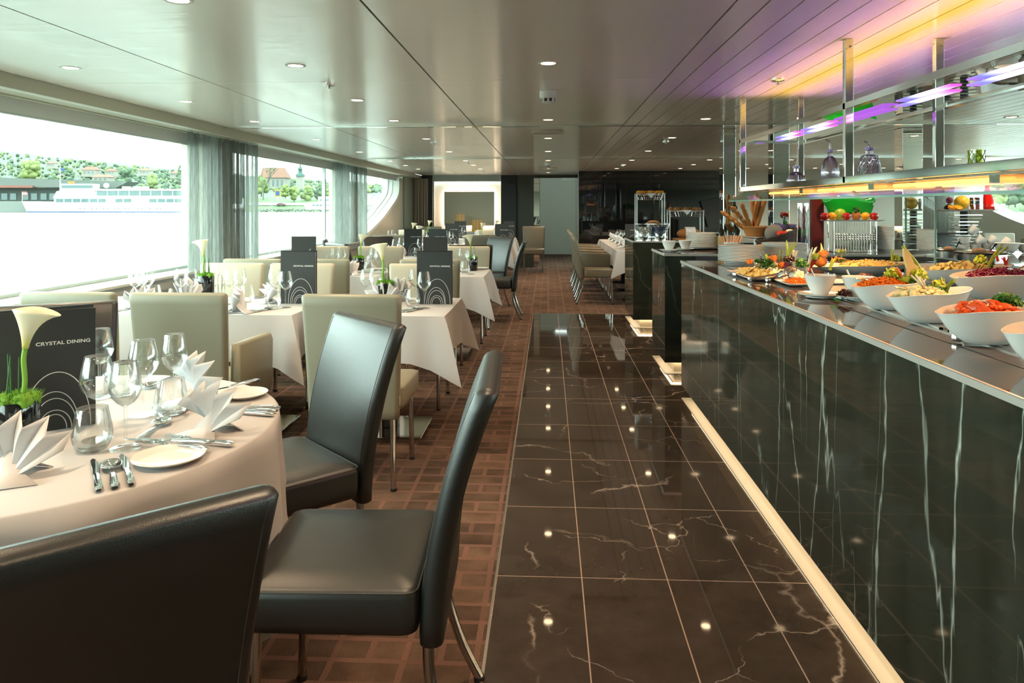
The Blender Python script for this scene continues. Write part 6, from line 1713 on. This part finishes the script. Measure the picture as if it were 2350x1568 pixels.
p = at_y(1678, 560, 5.98); K_cc.put((p.x, 5.98, ZC+.0015), 0, 'white cone cup full of breadsticks left of the baguette basket', 'cone cups', scale=1.0)
K_st = Kind(lambda: tag(MB().tube([(0,0,0),(0,0,.13)], .006, 7).build('breadstick', M_ham), 'x', 'breadstick'))
for i in range(9): K_st.put((p.x-.032+.008*i, 5.98+.01*math.cos(i*2), ZC+.012), 0, nm[i]+' breadstick in the white cone cup', 'breadsticks', rot=(.05*math.cos(i*3), -.45+.11*i, 0))
for (u, v, nmx, mt, lab) in ((1668,540,'flower_blossom',M_cel,'yellow blossom beside the wine bottle label'),(1686,532,'flower_blossom',M_cel,'yellow blossom left of the baguette basket rim')):
    o = sprig(.022, mt, nmx, int(u), 80, .9, .012); p = at_y(u, v, 6.2); p.z = ZC+.02; put(o, p.x, 6.2 if u > 1670 else 6.0, ZC+.02, lab, 'flower')
put(heap('chunk', .06, .04, .04, 60, M_grape, 'dark_grapes', 3, 1.2), at_y(1693,540,6.05).x, 6.05, ZC+.002, 'dark grapes under the yellow blossoms', 'grapes', kind='stuff')
# wicker basket, tilted, with a melon and peppers
x = at_y(1790, 560, 5.98).x
t = thing('wicker_basket', 'dark brown wicker basket tipped forward behind the second stack of plates', 'basket', (x, 5.98, ZC+.048)); t.rotation_euler = (0, -.32, .1)
wick = mat('wicker_brown', (.045,.024,.016), .6)
m = MB()
for k in range(9):
    z = .008+k*.012; r = .12+.004*k
    m.tube([(r*math.cos(a*math.pi/14)*1.15, r*.62*math.sin(a*math.pi/14), z + (.003 if a % 2 else -.003)) for a in range(29)], .0055, 5)
m.loft([[(px,py,0) for px,py in rrect(0,0,.135,.074,.06,4)],[(px,py,.004) for px,py in rrect(0,0,.135,.074,.06,4)]]); m.build('weave', wick, t)
o = MB().ball((0,0,0), .075, 16, 12, jit=.02).build('cantaloupe', mat('melon_skin_grey', (.15,.14,.12), .8, bump=(120,.8,.003))); put(o, at_y(1778,530,6.0).x, 6.02, ZC+.155, 'round grey netted melon lying in the wicker basket', 'melon')
for k, (u, v, lab) in enumerate(((1790,540,'red bell pepper right of the netted melon'),(1800,536,'second red bell pepper in the wicker basket, further right'))):
    o = MB().ball((0,0,0), .026, 12, 8, (1,1,.9), .08).build('bell_pepper', M_red); p = at_y(u, v, 5.93); put(o, p.x, 5.93, ZC+.155, lab, 'pepper')
o = MB().ball((0,0,0), .028, 12, 8, (1.2,1,.8)).build('garlic_bulb', M_wht); p = at_y(1812, 532, 5.95); put(o, p.x, 5.95, ZC+.17, 'white garlic bulb at the right rim of the wicker basket', 'garlic')
t = thing('orange_wedge', 'orange fruit piece left of the netted melon', 'orange', (at_y(1745,548,5.93).x, 5.93, ZC+.04)); MB().ball((0,0,0), .032, 10, 8, (1,.6,1), .05).build('flesh', M_org, t)
o = MB().lathe([(0,0),(.04,0),(.08,.03),(.095,.07),(.090,.07),(.075,.032),(0,.006)], 26).build('purple_bowl', mat('lilac_glaze', (.32,.22,.50), .3)); put(o, at_y(1800,520,6.42).x, 6.40, ZC+.15, 'lilac bowl seen behind the glass above the wicker basket', 'bowl')
# ---- vase with coloured sand and ribbons
x = at_y(1847, 520, 5.98).x
t = thing('sand_vase', 'tall glass cylinder with layered coloured sand and red and blue strips', 'vase', (x, 6.02, ZC+.001))
z = .004
for (c, hgt) in (((.50,.09,.10),.055),((.05,.12,.32),.035),((.16,.10,.16),.045),((.20,.32,.14),.050)):
    MB().lathe([(0,z),(.040,z),(.040,z+hgt),(0,z+hgt)], 24).build('sand_layer', mat('sand_%d' % int(c[0]*100), c, .8), t); z += hgt
for i in range(26):
    rr = random.Random(i); a = rr.uniform(0,6.28); r = rr.uniform(.01,.036); mt = M_red if i % 3 else hull_blue
    MB().tube([(r*math.cos(a), r*math.sin(a), z), (r*math.cos(a+.5), r*math.sin(a+.5), z+.08), (r*math.cos(a+rr.uniform(-1,1)), r*math.sin(a+.3), z+rr.uniform(.14,.19))], .0055, 4, flat=.4).build('ribbon', mt, t)
MB().lathe([(.042,0),(.044,.001),(.044,.40),(.042,.40)], 28).build('cylinder', jar_glass, t)
# ---- fruit tray with green glass bowl on a chrome bead stand
xa, xb = at_y(1886,503,6.15).x, at_y(2024,503,6.15).x; xc = (xa+xb)/2; zt_ = 1.205
t = thing('bead_stand', 'chrome stand with curtains of beads carrying the left fruit tray', 'stand', (xc, 6.15, ZC+.001))
for sx in (-1, 1):
    for sy in (-.06, .06): MB().cyl((sx*.17,sy,0), (sx*.17,sy,zt_-ZC-.004), .006, n=8).build('leg', chrome, t)
for i in range(15):
    m = MB(); xx = -.15+.0215*i
    for k in range(3): m.ball((xx, -.06, .105+.019*k), .0095, 8, 6)
    m.box(xx-.004, xx+.004, -.063, -.057, .005, .092).box(xx-.004, xx+.004, -.063, -.057, .158, .246)
    m.build('bead_string', chrome, t)
MB().box(-.18,.18,-.07,.07,0,.004).build('foot_plate', chrome_dark, t, smooth=False)
o = MB().loft([[(px,py,z) for px,py in rrect(0,0,.24-g,.09-g*.5,.03,4)] for z, g in ((0,.03),(.006,.004),(.010,0),(.008,.006))]).build('fruit_tray', porcelain); put(o, xc, 6.15, zt_-.002, 'long white tray of apples and oranges on the bead stand', 'tray')
K_ap = Kind(lambda: (lambda t: (MB().lathe([(0,.006),(.012,0),(.027,.010),(.034,.030),(.030,.050),(.014,.060),(.004,.055),(0,.053)], 20).build('fruit', M_apple, t), MB().cyl((0,0,.053),(.003,0,.068),.0014,n=5).build('stalk', M_bread, t), t)[-1])(thing('apple','x','apple')))
K_or = Kind(lambda: tag(MB().ball((0,0,.033), .033, 18, 12).build('orange', M_org), 'x', 'orange'))
for i, (u, K, l) in enumerate(((1892,K_ap,'red apple at the left end of the bead stand tray'),(1910,K_or,'orange second from the left on the bead stand tray'),(1943,K_ap,'dark red apple in the middle of the bead stand tray'),(1986,K_or,'bright orange right of the middle on the bead stand tray'),(2006,K_ap,'red apple at the right end of the bead stand tray'))):
    K.put((at_y(u, 495, 6.10).x, 6.10, zt_+.006), 0, l, scale=1.0)
t = thing('pineapple', 'small brown pineapple with a leafy crown between the apples', 'pineapple', (at_y(1965,495,6.16).x, 6.16, zt_+.006))
MB().ball((0,0,.035), .036, 14, 10, (1,1,1.05), .06).build('fruit', M_bread, t)
sprig(.030, M_par, 'crown', 44, 60, 1.6, .022, t).location = (0,0,.065)
o = MB().ball((0,0,.045), .046, 14, 10, (1.1,.8,1.1), .03).build('pear', M_rind); put(o, at_y(1928,490,6.20).x, 6.20, zt_+.006, 'large green pear behind the left orange', 'pear')
m = MB(); rows = []
rr = random.Random(2)
for i in range(7):
    q = i/6; rows.append([((.17+.05*q+(.012*math.sin(5*2*math.pi*j/48) if i > 3 else 0))*math.cos(2*math.pi*j/48), (.045+.020*q)*math.sin(2*math.pi*j/48), .135*q + (.026*math.sin(3*2*math.pi*j/48+1)*q*q)) for j in range(48)])
m.grid(rows, closed=True); o = m.build('glass_bowl', green_glass, solid=.004, angle=180); put(o, xc+.02, 6.24, zt_+.055, 'vivid green free form glass bowl behind the fruit', 'glass bowl')
o = MB().loft([[(px,0,pz+.225) for px,pz in rrect(0,0,.05,.224,.02,4)],[(px,.05,pz+.225) for px,pz in rrect(0,0,.05,.224,.02,4)]]).build('gift_box', mat('dark_red_wrap', (.12,.008,.006), .5)); put(o, at_y(1879,470,6.3).x, 6.32, ZC+.001, 'tall dark red package behind the sand vase', 'package')
# ---- right tower tray with melon, grapes, orange halves, layered vase
xa, xb = at_y(2146,480,6.2).x, at_y(2280,480,6.2).x; xc = (xa+xb)/2; zr = at_y(2200,484,6.2).z
t = thing('plate_tower', 'tower of stacked dark blades and steel plates carrying the right fruit tray', 'stand', (xc, 6.2, ZC+.001))
hh = zr-ZC-.006
MB().cyl((0,0,0),(0,0,hh),.03,n=12).build('stem', rubber, t)
for i in range(11):
    z = .012+hh*(i+.5)/12; w = .10+.02*math.cos(i*1.3)
    MB().box(-w*.9, w, -.05, .05, z-.004, z+.004).xf(Matrix.Rotation(.12*(i%3-1), 4, 'Z')).build('tier_plate', chrome if i % 2 else chrome_dark, t, smooth=False)
o = MB().loft([[(px,py,z) for px,py in rrect(0,0,.23-g,.10-g*.5,.03,4)] for z, g in ((0,.05),(.012,.004),(.016,0),(.012,.006))]).build('fruit_tray', porcelain); put(o, xc, 6.2, zr-.004, 'long white tray with melon and grapes on the right tower', 'tray')
zz = zr+.010
o = MB().ball((0,0,.058), .058, 20, 14, (1,1,.98)).build('yellow_melon', mat('honey_melon', (.75,.48,.03), .4)); put(o, at_y(2207,470,6.2).x, 6.2, zz, 'round yellow honey melon on the right tray', 'melon')
def mk_half(): return tag(MB().lathe([(0,0),(.026,.006),(.033,.024),(.030,.026),(0,.024)], 20).build('orange_half', M_org), 'x', 'orange')
K_oh = Kind(mk_half); K_oh.put((at_y(2197,480,6.12).x, 6.12, zz), 0, 'halved orange in front of the yellow melon', rot=(.5,0,0)); K_oh.put((at_y(2182,480,6.14).x, 6.14, zz), 0, 'orange wedge at the left end of the right tray', rot=(.5,0,.6), scale=1.05)
o = heap('chunk', .035, .025, .05, 50, M_grape, 'grape_bunch', 12, 1.0); put(o, at_y(2177,475,6.17).x, 6.17, zz, 'bunch of dark grapes left of the yellow melon', 'grapes', kind='stuff')
o = MB().ball((0,0,0), .027, 12, 8).build('plum', M_cab); put(o, at_y(2179,458,6.17).x, 6.17, zz+.075, 'dark purple plum on top of the grapes', 'plum')
x = at_y(2240, 460, 6.2).x
t = thing('sand_vase', 'short glass cylinder of red and blue sand with red glass behind it', 'vase', (x, 6.2, zz))
for (c, z0, h) in (((.50,.08,.08),0,.045),((.04,.12,.32),.045,.03),((.20,.10,.12),.075,.025)): MB().lathe([(0,z0+.002),(.046,z0+.002),(.046,z0+h),(0,z0+h)], 20).build('sand_layer', mat('sand_b', c, .8), t)
MB().lathe([(.048,0),(.050,.001),(.050,.17),(.048,.17)], 24).build('cylinder', jar_glass, t)
o = MB().grid([[((.030+.020*math.sin(q*4+1)+.006*math.sin(a*1.3))*math.cos(a*math.pi/8), (.030+.02*math.sin(q*4+1))*math.sin(a*math.pi/8), .21*q) for a in range(16)] for q in [i/8 for i in range(9)]], closed=True).build('glass_vase', red_glass, solid=.004, angle=180); put(o, at_y(2266,460,6.25).x, 6.25, zz, 'wavy bright red glass vase at the right end of the right tray', 'vase')
# ---- cups
cup_m = porcelain
def mk_ccup():
    t = thing('coffee_cup', 'x', 'cup')
    MB().lathe([(0,0),(.022,0),(.030,.012),(.038,.045),(.041,.062),(.0395,.062),(.036,.045),(.027,.013),(0,.004)], 24).build('body', porcelain, t, angle=60)
    MB().tube([(.036,0,.050),(.052,0,.052),(.060,0,.038),(.052,0,.022),(.032,0,.018)], .0038, 6).build('handle', porcelain, t); return t
K_cup = Kind(mk_ccup)
x0 = at_y(2212, 560, 6.15).x
pos = [(x0+.00,0,0,0,'bottom cup at the left foot of the cup pyramid'),(x0+.09,0,0,0,'second cup of the bottom layer of the cup pyramid'),(x0+.19,.02,0,0,'third cup of the bottom layer of the cup pyramid'),(x0+.29,0,0,0,'fourth cup of the bottom layer of the cup pyramid'),
       (x0+.01,0,.064,0,'upper left cup standing upright on the pyramid'),(x0+.10,.0,.070,-.9,'tilted cup in the second layer of the pyramid, left'),(x0+.20,.0,.070,-.9,'tilted cup in the second layer of the pyramid, middle'),(x0+.31,.01,.058,-1.1,'tilted cup leaning at the right end of the pyramid'),
       (x0+.05,0,.150,-.8,'topmost tilted cup with its handle up on the pyramid')]
for (x, dy, dz, tl, l) in pos: K_cup.put((x, 6.15+dy, ZC+.0015+dz), 0, l, 'coffee cups', rot=(0, -tl*.9 if tl else 0, math.pi if tl == 0 else 0))
K_wb = Kind(lambda: tag(MB().lathe([(0,0),(.035,0),(.06,.03),(.080,.070),(.083,.075),(.079,.075),(.058,.032),(0,.006)], 28).build('soup_bowl', porcelain, angle=60), 'x', 'bowl'))
for (u, s, l) in ((2312, 1.1, 'large white bowl right of the cup pyramid'), (2358, 1.0, 'white bowl at the very right edge behind the chafing pans')):
    K_wb.put((at_y(u, 560, 6.0).x, 6.0, ZC+.0015), 0, l, 'soup bowls', scale=s)
# ---- chafing pans
def chafing(u, v, r, lab):
    x, y = on(u, v); t = thing('chafing_pan', lab, 'chafing dish', (x, y+r, ZC+.002))
    MB().lathe([(0,0),(r*.92,0),(r*.94,.045),(r,.050),(r*1.02,.056),(r*.99,.060),(r*.93,.055),(0,.050)], 40).build('pan', steel, t)
    MB().lathe([(0,.075),(r*.5,.072),(r*.9,.062),(r*.93,.056)], 40).build('lid', guard_glass, t)
    MB().tube([(r*.2,-r*.3,.07),(r*.35,-r*.3,.10),(r*.45,-r*.3,.115)], [.006,.007,.010], 8, flat=.6).build('lid_handle', black_gloss, t)
    MB().box(r*.96, r*1.14, -.02, .02, .028, .040).build('side_handle', chrome, t, smooth=False, bevel=.003)
    MB().ball((-r*.1,0,.062), r*.3, 12, 6, (1,1,.5)).build('content', M_ham, t)
chafing(2200, 593, .112, 'left round steel chafing pan on the dark stone back counter'); chafing(2285, 602, .158, 'right larger steel chafing pan on the dark stone back counter')
# ---- far counter: wire stands, jars, bread
def wire_basket_parts(t, w, d, h, z):
    m = MB()
    for k in range(4):
        q = k/3; m.tube([(px*(.80+.2*q), py*(.80+.2*q), z+h*q) for px, py in rrect(0,0,w,d,.02,3)] + [(w*(.8+.2*q), 0, z+h*q)], .0022, 4)
    for i in range(22):
        a = i/22*2*math.pi; px, py = w*max(-1,min(1,1.25*math.cos(a))), d*max(-1,min(1,1.25*math.sin(a))); m.tube([(px*.8,py*.8,z),(px,py,z+h)], .0016, 4)
    m.build('wire_basket', chrome, t)
def wstand(u0, u1, vtop, y_, lab, lnap, food_m, lfood, z=None):
    a, b = at_y(u0, vtop, y_), at_y(u1, vtop, y_); w = (b.x-a.x)/2; cx = (a.x+b.x)/2; zt2 = a.z - ZC - .001
    t = thing('wire_stand', lab, 'stand', (cx, y_, ZC+.001))
    for sx in (-1,1):
        for sy in (-.09,.09): MB().cyl((sx*w*.92,sy,0),(sx*w*.92,sy,zt2-.02),.0065,n=8).build('leg', white_paint, t)
    wire_basket_parts(t, w, .11, .075, zt2-.095)
    m = MB().grid([[(-w*.9+1.8*w*i/8, -.10+.20*j/6, zt2-.03+.012*math.sin(i*1.9+j)) for i in range(9)] for j in range(7)])
    m.grid([[(-.05,-.112,zt2-.020),(.05,-.112,zt2-.020)],[(-.002,-.116,zt2-.075),(.002,-.116,zt2-.075)]])
    o = m.build('folded_cloth', napkin_m); o.location = (cx, y_, ZC); tag(o, lnap, 'napkin')
    rr = random.Random(int(u0)); 
    for i in range(7):
        q = MB().ball((0,0,0), .026, 10, 7, (1.2,1,.7), .1, rr).build('bread_roll', food_m)
        q.location = (cx - w*.75 + 1.5*w*i/6, y_ + rr.uniform(-.05,.05), ZC+zt2-.005); tag(q, '%s roll from the left %s' % (ORD[i], lfood), 'bread', 'bread rolls')
    return t
wstand(1457, 1525, 440, 8.55, 'tall white legged wire basket stand on the farthest counter', 'white cloth lining the tall wire basket', M_org, 'in the tall wire basket')
wstand(1531, 1614, 478, 8.45, 'lower wire basket stand right of the tall one', 'white cloth lining the lower wire basket', M_bread, 'in the lower wire basket')
for (u, mt2, l, lc) in ((1476, steel, 'clear jar of wrapped silver packets on the farthest counter', 'silver'), (1513, hull_blue, 'clear jar of blue wrapped sweets on the farthest counter', 'blue')):
    p = at_y(u, 548, 8.18); t = thing('glass_jar', l, 'jar', (p.x, 8.18, ZC+.001)); m = MB(); rr = random.Random(u)
    MB().lathe([(0,0),(.088,0),(.088,.03),(0,.03)], 24).build('base', chrome, t)
    for i in range(110):
        a = rr.uniform(0,6.28); r = .07*math.sqrt(rr.random()); m.obox((r*math.cos(a), r*math.sin(a), .045+.10*rr.random()), (.018,.004*rr.uniform(-1,1),.003), (-.004,.014,0), (0,0,.005))
    o = m.build('wrapped_pieces', mt2, t, smooth=False); o['kind'] = 'stuff'
    MB().lathe([(.088,.03),(.090,.17),(.086,.175)], 26).build('wall', jar_glass, t); MB().lathe([(0,.176),(.090,.176),(.090,.182),(0,.184)], 26).build('lid', jar_glass, t)
t = thing('bread_board', 'wooden board under the large brown loaf', 'board', (at_y(1578,545,8.35).x, 8.25, ZC+.001)); MB().box(-.17,.17,-.09,.09,0,.018).build('board', M_bread, t, smooth=False, bevel=.004)
o = MB().ball((0,0,.055), .06, 20, 12, (2.3,1,.95), .02).build('bread_loaf', M_bread); put(o, at_y(1578,545,8.35).x, 8.27, ZC+.019, 'large brown loaf partly wrapped in a white cloth', 'bread')
m = MB().grid([[(.055*i, -.064*math.cos(a), .062+.064*math.sin(a)) for i in (-1,-.3,.4,1)] for a in [-.6+.35*k for k in range(9)]]); o = m.build('folded_cloth', napkin_m, solid=.002); put(o, at_y(1578,545,8.35).x+.01, 8.27, ZC+.019, 'white cloth draped over the large brown loaf', 'napkin')
o = MB().ball((0,0,.035), .045, 16, 10, (1.8,1,.8), .03).build('bread_loaf', M_bread); put(o, at_y(1500,520,8.62).x, 8.66, 1.09, 'round pale loaf behind the sweet jars', 'bread')
t = thing('wire_basket', 'wire basket holding the round pale loaf behind the jars', 'basket', (at_y(1510,520,8.62).x, 8.66, ZC+.001)); wire_basket_parts(t, .13, .09, .10, .08)
for sx in (-1,1): MB().cyl((sx*.09,0,0),(sx*.09,0,.085),.006,n=6).build('leg', chrome, t)
# ---- loudspeaker / screen shape by the black wall
p = at_y(1638, 460, 14.0); t = thing('wall_screen', 'black angled wall screen near the right end of the black glass wall', 'screen', (p.x, 14.24, 1.15))
MB().prism([(-.20,-.05,.28),(.16,-.05,.36),(.14,-.05,-.18),(-.06,-.05,-.22)], (0,.08,0)).build('panel', black_matte, t, smooth=False)
